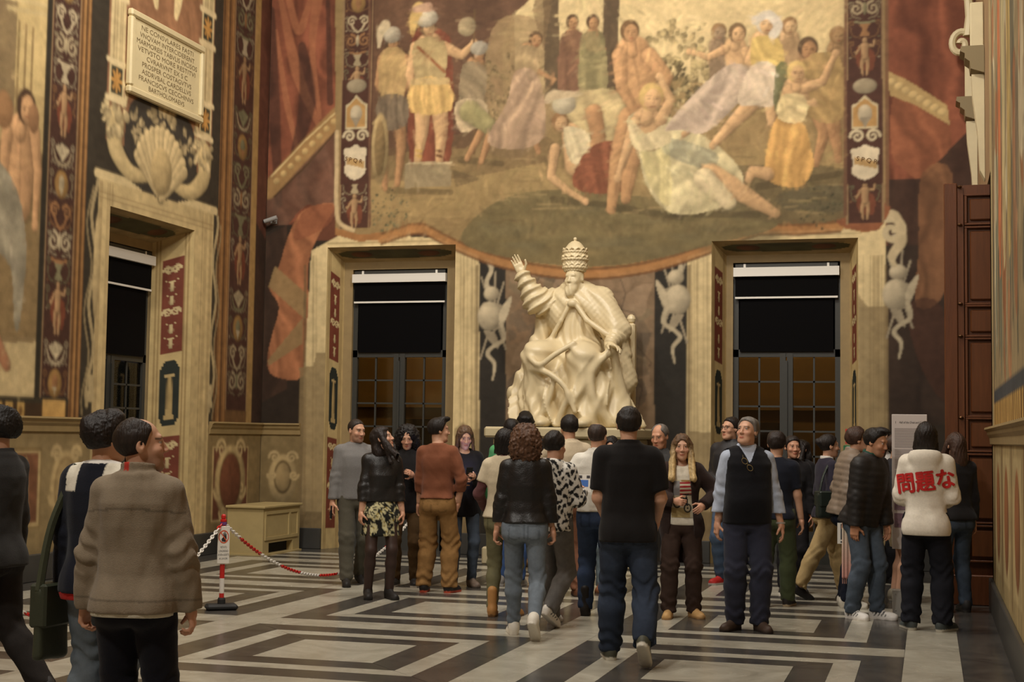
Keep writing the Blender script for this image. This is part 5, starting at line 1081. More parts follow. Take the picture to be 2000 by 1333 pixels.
    if beard: 
        bw_ = beard * np.clip((-.038 - Q[:, 2]) / .02, 0, 1) * np.clip((.012 - Q[:, 1]) / .02, 0, 1) * np.clip((Q[:, 2] + .135) / .02, 0, 1) * (~lips); c = c * (1 - bw_[:, None]) + C(*hair[1]) * bw_[:, None]
    addp(V, F, c)
    for i in (0, 1):
        if hands[i] is None: continue
        f = lambda P: hand_sdf(P, Wr[i], Hd[i], Hn[i], Ht[i], hands[i], 1. if sex == 'm' else .9)
        cc = Wr[i] + Hd[i] * .085; V, F = nets(f, cc - .135, cc + .135, max(.005, h * .52)); addp(V, F, sk * np.array([1.0, .93, .9]))
    body = mesh_np('body', np.concatenate(Vs) * s, np.concatenate(Fs), 'skin', root, np.concatenate(Cs))
    # ---- eyes
    if eyes:
        for sg in (-1, 1):
            t, p = np.meshgrid(np.linspace(0, math.pi, 9), np.arange(12) * math.pi / 6, indexing='ij'); r = .0112
            S3 = np.stack([np.sin(t) * np.cos(p), -np.cos(t), np.sin(t) * np.sin(p)], -1).reshape(-1, 3); q = S3 * r + [sg * .032, -.0765, .0085]
            V = (f32(q) * hs) @ RH.T + hc; I = np.arange(108).reshape(9, 12); F = np.stack([I[:-1], np.roll(I, -1, 1)[:-1], np.roll(I, -1, 1)[1:], I[1:]], -1).reshape(-1, 4)
            ec = np.where((S3[:, 1] < -.78)[:, None], C(34, 22, 15), C(178, 166, 156)); mesh_np('eye', V * s, F, 'eye', root, ec)
    # ---- hair
    if hair:
        kind = hair[0]; L = hair[2] if len(hair) > 2 else .2
        f = lambda P: hair_sdf(toh(P), kind, L, seed, sex) * hs
        e = f32([.19, .2, .17]) if kind == 'curly' else f32([.14, .2, .16]); l2 = f32([0, 0, (L if kind in ('long', 'curly') else .06)])
        V, F = nets(f, hc - e - l2, hc + e, min(h * .85, .0105)); c = C(*hair[1]) * (1 + .18 * np.sin(V[:, :1] * 160 + V[:, 2:] * 30))
        if len(hair) > 3: k = np.clip((hc[2] - V[:, 2] + .05) / L * 1.7, 0, 1)[:, None]; c = c * (1 - k) + C(*hair[3]) * k * (1 + .25 * np.sin(V[:, :1] * 130))
        mesh_np('hair', V * s, F, 'hair', root, c)
    # ---- trousers, shorts or skirt
    if bottom:
        b = dict(off=.012, knee=.008, ankle=.012, end=1.06, waist=1.0, mat='denim', name='trousers', wr=.005, fade=0.); b.update(bottom)
        if 'skirt' in b['name']:
            def f(P):
                z = P[:, 2]; t = np.clip((b['waist'] - z) / (b['waist'] - b['end']), 0, 1); ang = np.arctan2(P[:, 0], P[:, 1])
                a = np.interp(z, B['z'], B['a']) + .012 + t * .03 + .014 * t * np.sin(ang * 13 + 1); bb = np.interp(z, B['z'], B['b']) + .014 + t * .05 + .014 * t * np.sin(ang * 13 + 1)
                k = np.hypot(P[:, 0] / a, (P[:, 1] - .005) / bb); return np.maximum(np.maximum((k - 1) * np.minimum(a, bb), z - b['waist']), b['end'] - z)
            zl = b['end'] - .05
        else:
            def f(P):
                d = smax(torso_sdf(P, B, b['off'], .70, b['waist'], belly * .7), .80 - P[:, 2], .05)
                for sg in (-1, 1): d = smin(d, ell(P, (sg * .072, .055, .875), (.085, .075, .095)) - b['off'] * .6, .03)
                for i in (0, 1):
                    l = leg_sdf(P, i, b['off'], b['knee'], b['ankle'], b['end'])
                    zk = P[:, 2]; l = l + b['wr'] * np.sin((P @ f32([.3 * (1 if i else -1), .5, 1])) * 70 + 2 * np.sin(P[:, 0] * 40)) * (np.exp(-((zk - .5) / .09) ** 2) + np.exp(-((zk - .14) / .09) ** 2) * 1.1 + .5 * np.exp(-((zk - .8) / .06) ** 2))
                    d = smin(d, l, .025)
                return d + wob(P, seed + 3, 26, b['wr'] * .7)
            zl = min(An[0][2], An[1][2], .09) - .09
        pts = np.array(Kn + An + Hp); l0 = pts.min(0) - .19; h0 = pts.max(0) + .19; l0[2] = zl; h0[2] = b['waist'] + .04
        V, F = nets(f, l0, h0, h * 1.42); col = C(*b['col']); c = np.broadcast_to(col, V.shape).copy()
        if b['fade']:
            k = np.exp(-((V[:, 2] - .68) / .16) ** 2) * np.clip(np.abs(V[:, 1]) * 8, 0, 1) + .6 * np.exp(-((V[:, 2] - .42) / .1) ** 2); c = c * (1 + b['fade'] * k[:, None])
        if b['mat'] == 'denim':              # waistband, back pockets, side seams
            X, Yv, Zv = np.abs(V[:, 0]), V[:, 1], V[:, 2]; m = (np.abs(Zv - .955) < .006) | ((Yv > .03) & (((np.abs(X - .035) < .006) | (np.abs(X - .125) < .006)) & (Zv < .925) & (Zv > .81) | ((np.abs(Zv - .925) < .006) | (np.abs(Zv - .81 - .3 * np.abs(X - .08)) < .006)) & (X > .035) & (X < .125))) | ((Yv > 0) & (X < .006) & (Zv > .82)); c[m] *= .66
        if 'cf' in b: c = b['cf'](V, c)
        mesh_np(b['name'], V * s, F, b['mat'], root, c)
    # ---- upper garments
    for gi, g_ in enumerate(tops):
        g = dict(off=.014, sleeve=1.02, hem=.90, mat='fabric', name='shirt', wr=.005, neck=1.5, flare=0., cuff=0., quilt=0., collar=0., hood=0, open=0., vneck=0., scoop=0., arms=True, res=1.); g.update(tops[gi])
        def f(P):
            Q = unp(P); d = torso_sdf(Q, B, g['off'], g['hem'], g['neck'], belly, g['flare'])
            w = wob(P, seed + 7 + gi, 24, g['wr']) + wob(P, seed + 8 + gi, 55, g['wr'] * .35)
            for sg in ((-1, 1) if g['neck'] > 1.2 else ()): d = smin(d, cap(Q, (sg * .03, .02, 1.458), (sg * B['sw'] * .9, .014, 1.41), .03 + g['off'], .04 * am + g['off']), .03)
            if g['hem'] < .97:
                for sg in (-1, 1): d = smin(d, ell(Q, (sg * .072, .055, .875), (.085, .075, .095)) - g['off'] * .6 - .01, .05)
            if g['arms']:
                for i in (0, 1):
                    q = arm_sdf(P, i, g['off'] * .95, g['sleeve'], g['cuff'])
                    el = np.linalg.norm(P - f32(El[i]), axis=1); q = q + g['wr'] * .9 * np.sin((P @ f32(unit(Wr[i] - Sh[i]))) * 75 + 2 * np.sin(P[:, 1] * 50)) * np.exp(-(el / .11) ** 2)
                    d = smin(d, q, .032)
            else:
                for i in (0, 1): d = smax(d, -arm_sdf(P, i, .027), .01)
            d = d + w
            if g['quilt']: d = d - g['quilt'] * (np.abs(np.sin((Q[:, 2] if not g.get('qa') else Q[:, 2]) * math.pi / .06)) ** .6 - .6)
            hemz = g['hem']
            d = np.maximum(d, hemz - Q[:, 2] + (g.get('hemwave', 0) * np.sin(Q[:, 0] * 25)))
            if g['collar']:
                rr = np.sqrt((Q[:, 0] * .96) ** 2 + (Q[:, 1] - .018) ** 2) - (B['neck'] + .012); zz = Q[:, 2] - (1.485 + g['collar'] * .5 + .12 * (Q[:, 1] - .02)); cdist = np.maximum(np.abs(rr) - .007, np.abs(zz) - g['collar'] * .5) - .004
                d = smin(d, cdist, .012)
            if g['hood']:
                hd = np.maximum(np.abs(ell(Q, (0, .085, 1.455), (.125, .075, .085))) - .016, Q[:, 2] - 1.5 - .25 * (Q[:, 1] - .05)); hd = smin(hd, ell(Q, (0, .12, 1.4), (.1, .045, .085)), .02)
                d = smin(d, hd, .02)
            if g['open']: d = smax(d, -np.maximum(np.abs(Q[:, 0]) - g['open'] * (1 + .5 * np.clip((1.2 - Q[:, 2]) * 2, -.5, 1)), Q[:, 1] + .01), .008)
            if g['vneck']: d = smax(d, -np.maximum(np.abs(Q[:, 0]) - np.clip((Q[:, 2] - (1.5 - g['vneck'])) * .5, -.02, .2), Q[:, 1] + .03), .006)
            if g['scoop']: d = smax(d, -ell(Q, (0, -.045, 1.5), (.078, .09, g['scoop'])), .008)
            return d
        pts = np.array(Sh + ([*El, *Wr] if g['arms'] else []) + [up((0, 0, g['hem'])), up((0, 0, 1.5)), up((.2, .12, 1.1)), up((-.2, -.12, 1.1))]); l0 = pts.min(0) - .13; h0 = pts.max(0) + .13
        l0[2] = min(l0[2] + (.05 if g['sleeve'] > .5 else .1), g['hem'] - .03)
        V, F = nets(f, l0, h0, h * g['res'] * 1.08); c = np.broadcast_to(C(*g['col']), V.shape).copy()
        if 'cf' in g: c = g['cf'](unp(V), c, V)
        o = mesh_np(g['name'], V * s, F, g['mat'], root, c)
        if g.get('keep'): person.last_mesh = (V * s, F, o)
    # ---- shoes
    if shoes:
        kind, sc, so = shoes[:3]
        for i in (0, 1):
            R = rot('z', Fy[i]) @ rot('x', Fp[i]); P0 = f32(An[i])
            f = lambda P: shoe_sdf((P - P0) @ R, kind)
            V, F = nets(f, P0 - .23, P0 + f32([.23, .23, .26 if kind == 'boot' else .14]), .0112); Q = (V - P0) @ R; scol = shoes[3 + i] if len(shoes) > 4 else sc
            c = np.broadcast_to(C(*scol), V.shape).copy(); c[Q[:, 2] < -.058] = C(*so)
            if kind == 'sneaker' and len(shoes) == 4: st = (np.abs(((Q[:, 1] + .02) + (Q[:, 2] + .03) * .6) % .032 - .016) < .006) & (Q[:, 1] < .02) & (Q[:, 1] > -.1) & (Q[:, 2] > -.055) & (Q[:, 2] < -.005); c[st] = C(*shoes[3])
            mesh_np('shoe', V * s, F, 'shoe', root, c)
    info = dict(root=root, s=s, wr=[w_ * s for w_ in Wr], hd=Hd, hn=Hn, sh=[w_ * s for w_ in Sh], el=[w_ * s for w_ in El], hc=hc * s, RH=RH, up=lambda v: up(v) * s)
    PEOPLE.append(info); return info
def at(fx, fy, hy):                          # standing spot from the feet, body height from the top of the head
    p = onZ(fx, fy); return p[0], p[1], float(onY(fx, hy, p[1])[2])
def world(info, p):
    r = info['root']; a = r.rotation_euler[2]; c, s_ = math.cos(a), math.sin(a)
    return np.array([r.location[0] + c * p[0] - s_ * p[1], r.location[1] + s_ * p[0] + c * p[1], r.location[2] + p[2]])
# ------------------------------------------------------------------ the visitors
def floral(V, c):
    u = np.arctan2(V[:, 0], -V[:, 1]) * .17; v = V[:, 2]; out = np.broadcast_to(C(30, 30, 26), V.shape).copy()
    r = np.random.default_rng(3)
    for i in range(150):
        cu, cz = r.uniform(-.55, .55), r.uniform(.58, 1.02); R = r.uniform(.022, .044); th = np.arctan2(v - cz, u - cu); d = np.hypot(u - cu, v - cz)
        m = d < R * (.62 + .38 * np.cos(7 * th + i)); out[m] = C(214, 206, 160) * r.uniform(.7, 1.)
        out[d < R * .22] = C(150, 130, 60)
    return out
def splashes(Q, c, V):
    n = np.sin(V[:, 0] * 70 + 3 * np.sin(V[:, 2] * 40)) + np.sin(V[:, 2] * 62 + 3 * np.sin(V[:, 1] * 50 + V[:, 0] * 33)); out = c.copy(); out[n > .15] = C(34, 33, 33); return out
def varsity(Q, c, V):
    out = c.copy(); m = (Q[:, 2] > 1.36) & (np.abs(Q[:, 0]) > .075) & (Q[:, 1] > -.05) & (np.abs(Q[:, 0]) < .16); out[m] = C(220, 214, 196)
    out[(Q[:, 2] > 1.502)] = C(216, 212, 204); return out
def vest_cf(Q, c, V): return c
def cuff_red(Q, c, V): out = c.copy(); out[Q[:, 2] < .845] = C(196, 44, 40); return out
def seams(Q, c, V):
    out = c.copy(); z = Q[:, 2]; m = ((np.abs(z - (1.335 - .35 * Q[:, 0] ** 2)) < .0055) & (Q[:, 1] > .02)) | (np.abs(z - .915) < .005); out[m] *= .62; out[(np.abs(Q[:, 0] - .03) < .012) & (z > 1.51) & (Q[:, 1] > .05)] = C(176, 52, 40); return out
P = {}
WALK_L = ((.095, -.28, .10, 42), (.09, .2, 0, 0)); WALK_R = ((.09, .2, 0, 0), (.095, -.28, .10, 42))
x, y, H = at(-24, 1392, 800)
P['edge'] = person('man in charcoal jacket and black trousers striding past the chain barrier', x, y, -128, H, tops=[dict(name='jacket', col=(46, 45, 44), off=.026, hem=.84, collar=.03)], bottom=dict(col=(40, 36, 34), off=.018), legs=((.09, .24, 0, 0), (.09, -.3, .08, 38)), hair=('tousled', (22, 18, 16)), head=(20, 0), shoes=('chukka', (30, 28, 27), (24, 22, 21)))
x, y, H = at(186, 1474, 812)
P['varsity'] = person('young man in navy baseball jacket with white shoulder panels and blue jeans', x, y, 146, H, tops=[dict(name='shirt_hem', col=(190, 44, 40), off=.03, hem=.80, neck=.9, arms=False), dict(name='jacket', col=(22, 25, 36), off=.036, hem=.835, collar=.02, cf=varsity, wr=.006)], bottom=dict(col=(104, 114, 122), off=.022, fade=.4, wr=.008), hair=('tousled', (30, 23, 20)), head=(-28, 4), arms=(None, (.24, -.02, .84)), skin=(200, 152, 122))
x, y, H = at(254, 1556, 820)
P['taupe'] = person('balding man in taupe zip jacket and dark navy trousers beside the jacketed youth', x, y, 158, H, tops=[dict(name='undershirt', col=(206, 200, 180), off=.024, hem=.838, neck=.93, arms=False), dict(name='jacket', col=(134, 121, 102), off=.03, hem=.855, collar=.055, wr=.012, cf=seams)], bottom=dict(col=(20, 21, 30), off=.02, mat='fabric'), hair=('receding', (40, 31, 26)), head=(-64, 6), beard=.35, belly=.02, arms=((.275, -.05, .80), (.27, -.03, .80)), hands=(.9, .9), wide=1.0)
x, y, H = at(690, 1142, 820)
P['grey'] = person('man in grey wool jumper and olive trousers walking beside the chain', x, y, 12, H, tops=[dict(name='jumper', col=(124, 122, 120), mat='knit', collar=.012, hem=.9, off=.024, wr=.007)], bottom=dict(col=(82, 78, 66), mat='fabric', off=.016), shoes=('chukka', (34, 31, 29), (24, 22, 21)), hair=('buzz', (48, 38, 32)), beard=.35, head=(26, -6), legs=((.1, -.16, .03, 18), (.11, .16, 0, 0)), arms=(None, (.26, -.03, .80)))
x, y, H = at(741, 1169, 834)
P['skirt'] = person('woman in cropped black leather jacket and floral skirt looking up', x, y, 12, H, 'f', tops=[dict(name='jacket', col=(30, 28, 27), mat='leather', off=.02, hem=.985, sleeve=.82, scoop=.05, wr=.008)], bottom=dict(name='skirt', col=(60, 60, 50), waist=1.02, end=.635, mat='fabric', cf=floral), legcol=(62, 46, 40), shoes=('boot', (34, 31, 29), (24, 22, 21)), hair=('long', (38, 29, 25), .3), head=(62, 16), legs=((.09, .06, 0, 0), (.12, 0, 0, 0)), hands=(.7, .7))
x, y, H = at(774, 1147, 834)
P['curly'] = person('woman with big dark curls in black jacket and brown trousers, glancing down', x + .05, y + .12, -8, H, 'f', tops=[dict(name='coat', col=(24, 22, 22), off=.024, hem=.8)], bottom=dict(col=(84, 64, 40), off=.008, knee=0, ankle=0), shoes=('flat', (30, 28, 28), (196, 190, 180)), hair=('curly', (26, 21, 19), .16), head=(4, -18), arms=((.1, -.22, 1.22), None))
x, y, H = at(852, 1158, 818)
P['rust'] = person('man in rust jumper and camel trousers with one hand in his pocket', x, y, 164, H, tops=[dict(name='jumper', col=(126, 77, 54), off=.018, hem=.945, sleeve=.74, wr=.007)], bottom=dict(col=(144, 109, 66), off=.01, fade=.15, wr=.011, knee=.022, ankle=.026, waist=.99), shoes=('trainer', (38, 34, 33), (196, 84, 60)), hair=('quiff', (30, 24, 21)), head=(-58, 0), arms=((.22, -.08, .86), (.2, -.05, .9, .9, .5, 0)), hands=(.6, .5), legs=((.13, 0, 0, 0), (.13, .02, 0, 0, 16)), wide=.95)
x, y, H = at(903, 1147, 832)
P['phone'] = person('young woman in black cardigan lit by the glow of her phone', x, y, 12, H, 'f', tops=[dict(name='cardigan', col=(26, 24, 26), mat='knit', off=.026, hem=.76, scoop=.06)], bottom=dict(col=(74, 84, 98), off=.006, knee=0, ankle=0), shoes=('chukka', (112, 96, 84), (80, 70, 62)), hair=('long', (96, 72, 52), .17), head=(0, -20), arms=((.06, -.24, 1.2), (.08, -.24, 1.16)), hands=(.9, .9), skin=(214, 170, 146))
x, y, H = at(962, 1152, 818)
P['green'] = person('dark haired man in bright green jumper facing the statue', x + .06, y + .45, 172, H, tops=[dict(name='jumper', col=(84, 156, 100), off=.024, hem=.9)], bottom=dict(col=(60, 84, 128)), shoes=('sneaker', (150, 146, 140), (200, 196, 188)), hair=('short', (26, 21, 19)))
x, y, H = at(987, 1207, 838)
P['bob'] = person('woman with black bob in cream waistcoat, olive trousers and tan ankle boots', x - .04, y + .05, 166, H, 'f', tops=[dict(name='blouse', col=(92, 58, 58), off=.016, hem=.95, sleeve=.95), dict(name='waistcoat', col=(206, 192, 164), off=.03, hem=.92, sleeve=.3)], bottom=dict(col=(112, 108, 80), off=.008, knee=.002, ankle=0), shoes=('boot', (182, 132, 76), (120, 84, 48)), hair=('bob', (28, 23, 21)), arms=((.22, -.16, .98), None))
x, y, H = at(1022, 1246, 832)
P['leather'] = person('woman with brown curls in black leather jacket, jeans and white trainers walking away', x, y, 178, H, 'f', tops=[dict(name='jacket', col=(27, 25, 25), off=.022, hem=.945, mat='leather', wr=.007, collar=.03)], bottom=dict(col=(112, 122, 132), off=.01, knee=.002, ankle=0, fade=.35, wr=.006), hair=('curly', (92, 64, 46), .17), legs=WALK_R, shoes=('sneaker', (230, 224, 210), (222, 216, 202)), arms=((.245, -.02, .8), (.245, -.06, .8)), hands=(.9, .9), wide=1.04)
x, y, H = at(1022, 1114, 806)
P['tall'] = person('tall man with black hair and tan trousers close to the pedestal', x, y, 178, min(H, 1.9), tops=[dict(name='jacket', col=(38, 36, 38), off=.022, hem=.86)], bottom=dict(col=(166, 118, 58), off=.018), hair=('tousled', (22, 18, 17)), shoes=('sneaker', (70, 60, 50), (60, 52, 44)))
x, y, H = at(1070, 1222, 846)
P['splash'] = person('boy in black and white patterned hoodie holding up a map', x + .04, y, 150, H, tops=[dict(name='hoodie', col=(220, 216, 206), off=.026, hem=.86, hood=1, cf=splashes)], bottom=dict(col=(104, 102, 100), off=.016, fade=.3), shoes=('sneaker', (226, 222, 214), (214, 208, 198), (50, 50, 60)), hair=('short', (30, 24, 21)), head=(-8, -4), arms=((.24, -.06, .9), (.12, -.32, 1.2)), legs=((.09, .16, 0, 0), (.1, -.22, .09, 35)))
x, y, H = at(1108, 1166, 812)
P['beige'] = person('man in beige jacket and brown trousers resting a hand on his chin', x, y, 196, H, tops=[dict(name='jacket', col=(206, 190, 162), off=.026, hem=.86, collar=.03, wr=.007)], bottom=dict(col=(138, 96, 74), off=.02, wr=.01), shoes=('flat', (112, 70, 46), (70, 50, 38)), hair=('short', (28, 22, 19)), head=(6, 0), arms=((.06, -.17, 1.4, .8, -.2, -.6), (.14, -.24, 1.1)), beard=.6)
x, y, H = at(1146, 1166, 853)
P['shy'] = person('dark haired woman in pale jeans half hidden behind the white shirt', x + .12, y + .55, 0, H, 'f', tops=[dict(name='cardigan', col=(40, 36, 40), off=.02, hem=.88)], bottom=dict(col=(134, 152, 164), off=.008, knee=0, ankle=.01), shoes=('flat', (150, 96, 62), (120, 82, 56)), hair=('long', (24, 20, 19), .24), head=(-8, -8))
x, y, H = at(1168, 1204, 828)
P['shirt'] = person('balding man in crisp white shirt, blue jeans and black boots', x - .02, y, 168, H, tops=[dict(name='shirt', col=(226, 222, 210), off=.022, hem=.945, wr=.009, collar=.035)], bottom=dict(col=(52, 66, 92), off=.014, fade=.6, waist=1.03), shoes=('boot', (34, 31, 30), (26, 24, 23)), hair=('bald', (58, 46, 40)), arms=((.34, -.1, 1.02), (.2, -.2, 1.0)), head=(-10, 0), eyes=False)
x, y, H = at(1224, 1296, 797)
P['polo'] = person('broad man in black polo shirt and dark jeans walking away', x, y, 180, H, tops=[dict(name='polo_shirt', col=(27, 25, 25), sleeve=.4, hem=.83, collar=.035, off=.024, cuff=.006, wr=.006)], bottom=dict(col=(42, 50, 64), fade=1.1, off=.022, wr=.009, knee=.01), hair=('short', (34, 28, 25)), legs=((.115, .16, 0, 0), (.115, -.28, .11, 42)), shoes=('trainer', (74, 74, 60), (206, 200, 184)), wide=1.02, thick=1.05, eyes=False, arms=((.16, -.22, .98), (.2, -.2, .96)), belly=.015)
x, y, H = at(1283, 1172, 830)
P['greyhair'] = person('grey haired man in dark grey polo shirt looking down', x, y + .1, -6, H, tops=[dict(name='polo_shirt', col=(66, 66, 66), off=.018, hem=.88, sleeve=.42, collar=.03)], bottom=dict(col=(34, 34, 38)), hair=('receding', (104, 98, 92)), head=(-22, -12), shoes=('sneaker', (52, 50, 50), (90, 88, 84)), skin=(204, 152, 122))
x, y, H = at(1330, 1206, 850)
P['blonde'] = person('woman with long blonde waves, motorcycle T-shirt and long dark cardigan', x, y, 2, H, 'f', tops=[dict(name='t_shirt', col=(222, 214, 196), sleeve=.3, hem=.88, off=.024, scoop=.055, keep=1), dict(name='cardigan', col=(50, 37, 33), off=.038, hem=.52, open=.085, mat='knit', wr=.006, flare=.01)], bottom=dict(col=(62, 47, 40), off=.016, wr=.01, ankle=.016), shoes=('moccasin', (206, 164, 108), (170, 130, 84)), hair=('long', (92, 68, 46), .33, (196, 168, 116)), arms=((.2, -.17, 1.08, .9, .5, -.4), (.07, -.21, 1.12, .9, .3, -.4)), legs=((.12, -.02, 0, 0, 25), (.12, .08, 0, 0)), hands=(.6, 1.1), palms=((-.3, .9, -.1), (-.2, .9, 0)))
BIKE = person.last_mesh
x, y, H = at(1458, 1231, 815)
P['vest'] = person('grey haired man in black sleeveless pullover over pale blue shirt gazing up', x, y, 10, H, tops=[dict(name='shirt', col=(176, 186, 204), off=.024, hem=.96, sleeve=.97, collar=.04, wr=.008, cuff=.008), dict(name='pullover', col=(22, 22, 26), off=.04, hem=.87, arms=False, vneck=.13, mat='knit', wr=.004)], bottom=dict(col=(44, 46, 60), off=.024, wr=.008, mat='fabric'), shoes=('chukka', (70, 54, 44), (48, 38, 32)), hair=('short', (112, 106, 100)), head=(-38, 12), arms=((.29, -.02, .82), (.24, .04, .84)), hands=(.45, .6), belly=.025, wide=.98, legs=((.1, .06, 0, 0, 14), (.1, .0, 0, 0, 40)))
x, y, H = at(1426, 1143, 815)
P['glasses'] = person('young man with glasses in dark jacket, jeans and red and black trainers', x, y, -28, min(H, 1.86), tops=[dict(name='jacket', col=(40, 39, 42), off=.03, hem=.88, mat='nylon', collar=.04)], bottom=dict(col=(70, 86, 108), off=.014, fade=.4), shoes=('trainer', (40, 38, 38), (200, 196, 190), (40, 38, 38), (186, 40, 36)), hair=('short', (34, 27, 24)), head=(-16, 4), arms=(None, (.14, -.2, 1.05)))
x, y, H = at(1516, 1186, 845)
P['navytee'] = person('man in navy T-shirt and green trousers with his back to us', x, y, 172, H, tops=[dict(name='t_shirt', col=(28, 31, 42), sleeve=.4, hem=.88, off=.02)], bottom=dict(col=(72, 80, 54), off=.02, mat='fabric'), hair=('short', (40, 31, 27)), shoes=('chukka', (40, 36, 34), (190, 170, 140)), legs=((.12, -.1, .03, 20), (.1, .1)), eyes=False)
x, y, H = at(1545, 1162, 853)
P['tied'] = person('woman with tied back hair in black, peering past the navy T-shirt', x, y + .15, 6, H, 'f', tops=[dict(name='top', col=(36, 34, 36), off=.014, hem=.88)], bottom=dict(col=(32, 30, 32), off=.008), hair=('bun', (36, 28, 25)), head=(14, 0), skin=(200, 150, 122))
x, y, H = at(1566, 1118, 861)
P['jeans'] = person('woman with long dark hair, cream top, black jacket and ripped jeans', x, y, -48, H, 'f', tops=[dict(name='top', col=(206, 190, 156), off=.012, hem=.9, scoop=.07), dict(name='jacket', col=(30, 28, 29), off=.026, hem=.86, open=.08)], bottom=dict(col=(104, 120, 136), off=.006, knee=0, ankle=0), hair=('long', (32, 25, 22), .27), shoes=('sneaker', (220, 214, 202), (206, 200, 190)), head=(-10, -4), legs=((.1, .0, 0, 0), (.1, -.12, .06, 30)))
x, y, H = at(1618, 1170, 850)
P['blazer'] = person('woman in navy blazer and khaki trousers striding towards the info panel', x, y, 112, H, 'f', tops=[dict(name='shirt', col=(216, 212, 204), off=.012, hem=.95, collar=.035), dict(name='blazer', col=(46, 42, 54), off=.026, hem=.86, vneck=.16)], bottom=dict(col=(190, 164, 116), off=.018, mat='fabric', wr=.009, end=.98), shoes=('flat', (34, 30, 30), (28, 26, 26)), hair=('bun', (34, 27, 24)), legs=((.08, .22, 0, 0), (.09, -.36, .05, 26)), arms=((.12, -.2, 1.05), (.14, -.18, 1.05)))
x, y, H = at(1652, 1186, 833)
P['puffer'] = person('person in taupe quilted coat with fur collar, navy trousers and white high tops', x, y, 96, H, tops=[dict(name='quilted_coat', col=(132, 116, 100), off=.045, hem=.88, mat='nylon', quilt=.009, collar=.05)], bottom=dict(col=(26, 30, 44), off=.016), shoes=('hightop', (216, 210, 196), (206, 200, 186)), hair=('short', (66, 46, 36)), lean=9, head=(8, 8), arms=((.12, -.2, 1.1), (.22, .02, .84)))
x, y, H = at(1684, 1209, 835)
P['blackpuffer'] = person('young man in black quilted jacket, blue jeans and striped white trainers leaning to read', x, y, 58, H, tops=[dict(name='quilted_jacket', col=(36, 33, 32), off=.038, hem=.86, mat='nylon', quilt=.005, collar=.045), dict(name='collar_lining', col=(30, 74, 60), off=.012, hem=1.3, sleeve=.1, neck=1.52, collar=.05, arms=False)], bottom=dict(col=(76, 86, 98), off=.016, fade=.35, wr=.008), shoes=('sneaker', (230, 226, 220), (224, 218, 210), (34, 33, 34)), hair=('quiff', (26, 21, 19)), lean=12, head=(6, -10), arms=((.2, -.14, .8), (.2, -.05, .86)), beard=.3, skin=(198, 148, 116), legs=((.09, .1, 0, 0), (.09, -.05, 0, 0)))
x, y, H = at(1722, 1140, 838)
P['suit'] = person('man in black suit and white shirt behind the info panel readers', x, y, 24, min(H, 1.82), tops=[dict(name='shirt', col=(222, 218, 210), off=.012, hem=.95, collar=.04), dict(name='suit_jacket', col=(26, 25, 27), off=.028, hem=.8, vneck=.24)], bottom=dict(col=(26, 25, 27), off=.018, mat='fabric'), shoes=('chukka', (26, 24, 24), (22, 21, 20)), hair=('short', (60, 50, 44)), head=(-10, 0))
x, y, H = at(1752, 1176, 846)
P['shorts'] = person('woman in beige shorts with bare legs reading the info panel', x, y, 104, min(H, 1.68), 'f', tops=[dict(name='t_shirt', col=(44, 42, 46), off=.018, hem=.88, sleeve=.35)], bottom=dict(name='shorts', col=(196, 180, 146), off=.024, knee=.03, end=-.12, waist=1.0, mat='fabric'), shoes=('sneaker', (150, 142, 124), (190, 184, 170)), hair=('ponytail', (66, 48, 38)), arms=(None, (.16, -.16, .95)))
x, y, H = at(1810, 1232, 826)
P['hoodie'] = person('person with sleek dark bob in white hoodie lettered in red', x, y, 176, H, 'm', tops=[dict(name='hoodie', col=(228, 220, 204), off=.03, hem=.80, hood=1, wr=.007, flare=.015, keep=1)], bottom=dict(col=(28, 29, 36), off=.026, wr=.009), shoes=('trainer', (70, 76, 76), (190, 184, 168)), hair=('bob', (34, 27, 24)), arms=((.14, -.24, 1.06), (.15, -.24, 1.08)), head=(6, -8), legs=((.13, 0, 0, 0, 24), (.13, -.02, 0, 0, 30)), eyes=False, wide=.94)
HOOD = person.last_mesh
x, y, H = at(1868, 1196, 842)
P['brunette'] = person('woman with long brown hair in black jacket and jeans beside the wooden door', x, y, -150, min(H, 1.7), 'f', tops=[dict(name='jacket', col=(34, 32, 33), off=.026, hem=.9)], bottom=dict(col=(70, 82, 98), off=.008), hair=('long', (66, 46, 36), .26), shoes=('sneaker', (50, 48, 48), (70, 68, 64)))
print('people', round(time.time() - T0, 1), len(PEOPLE))
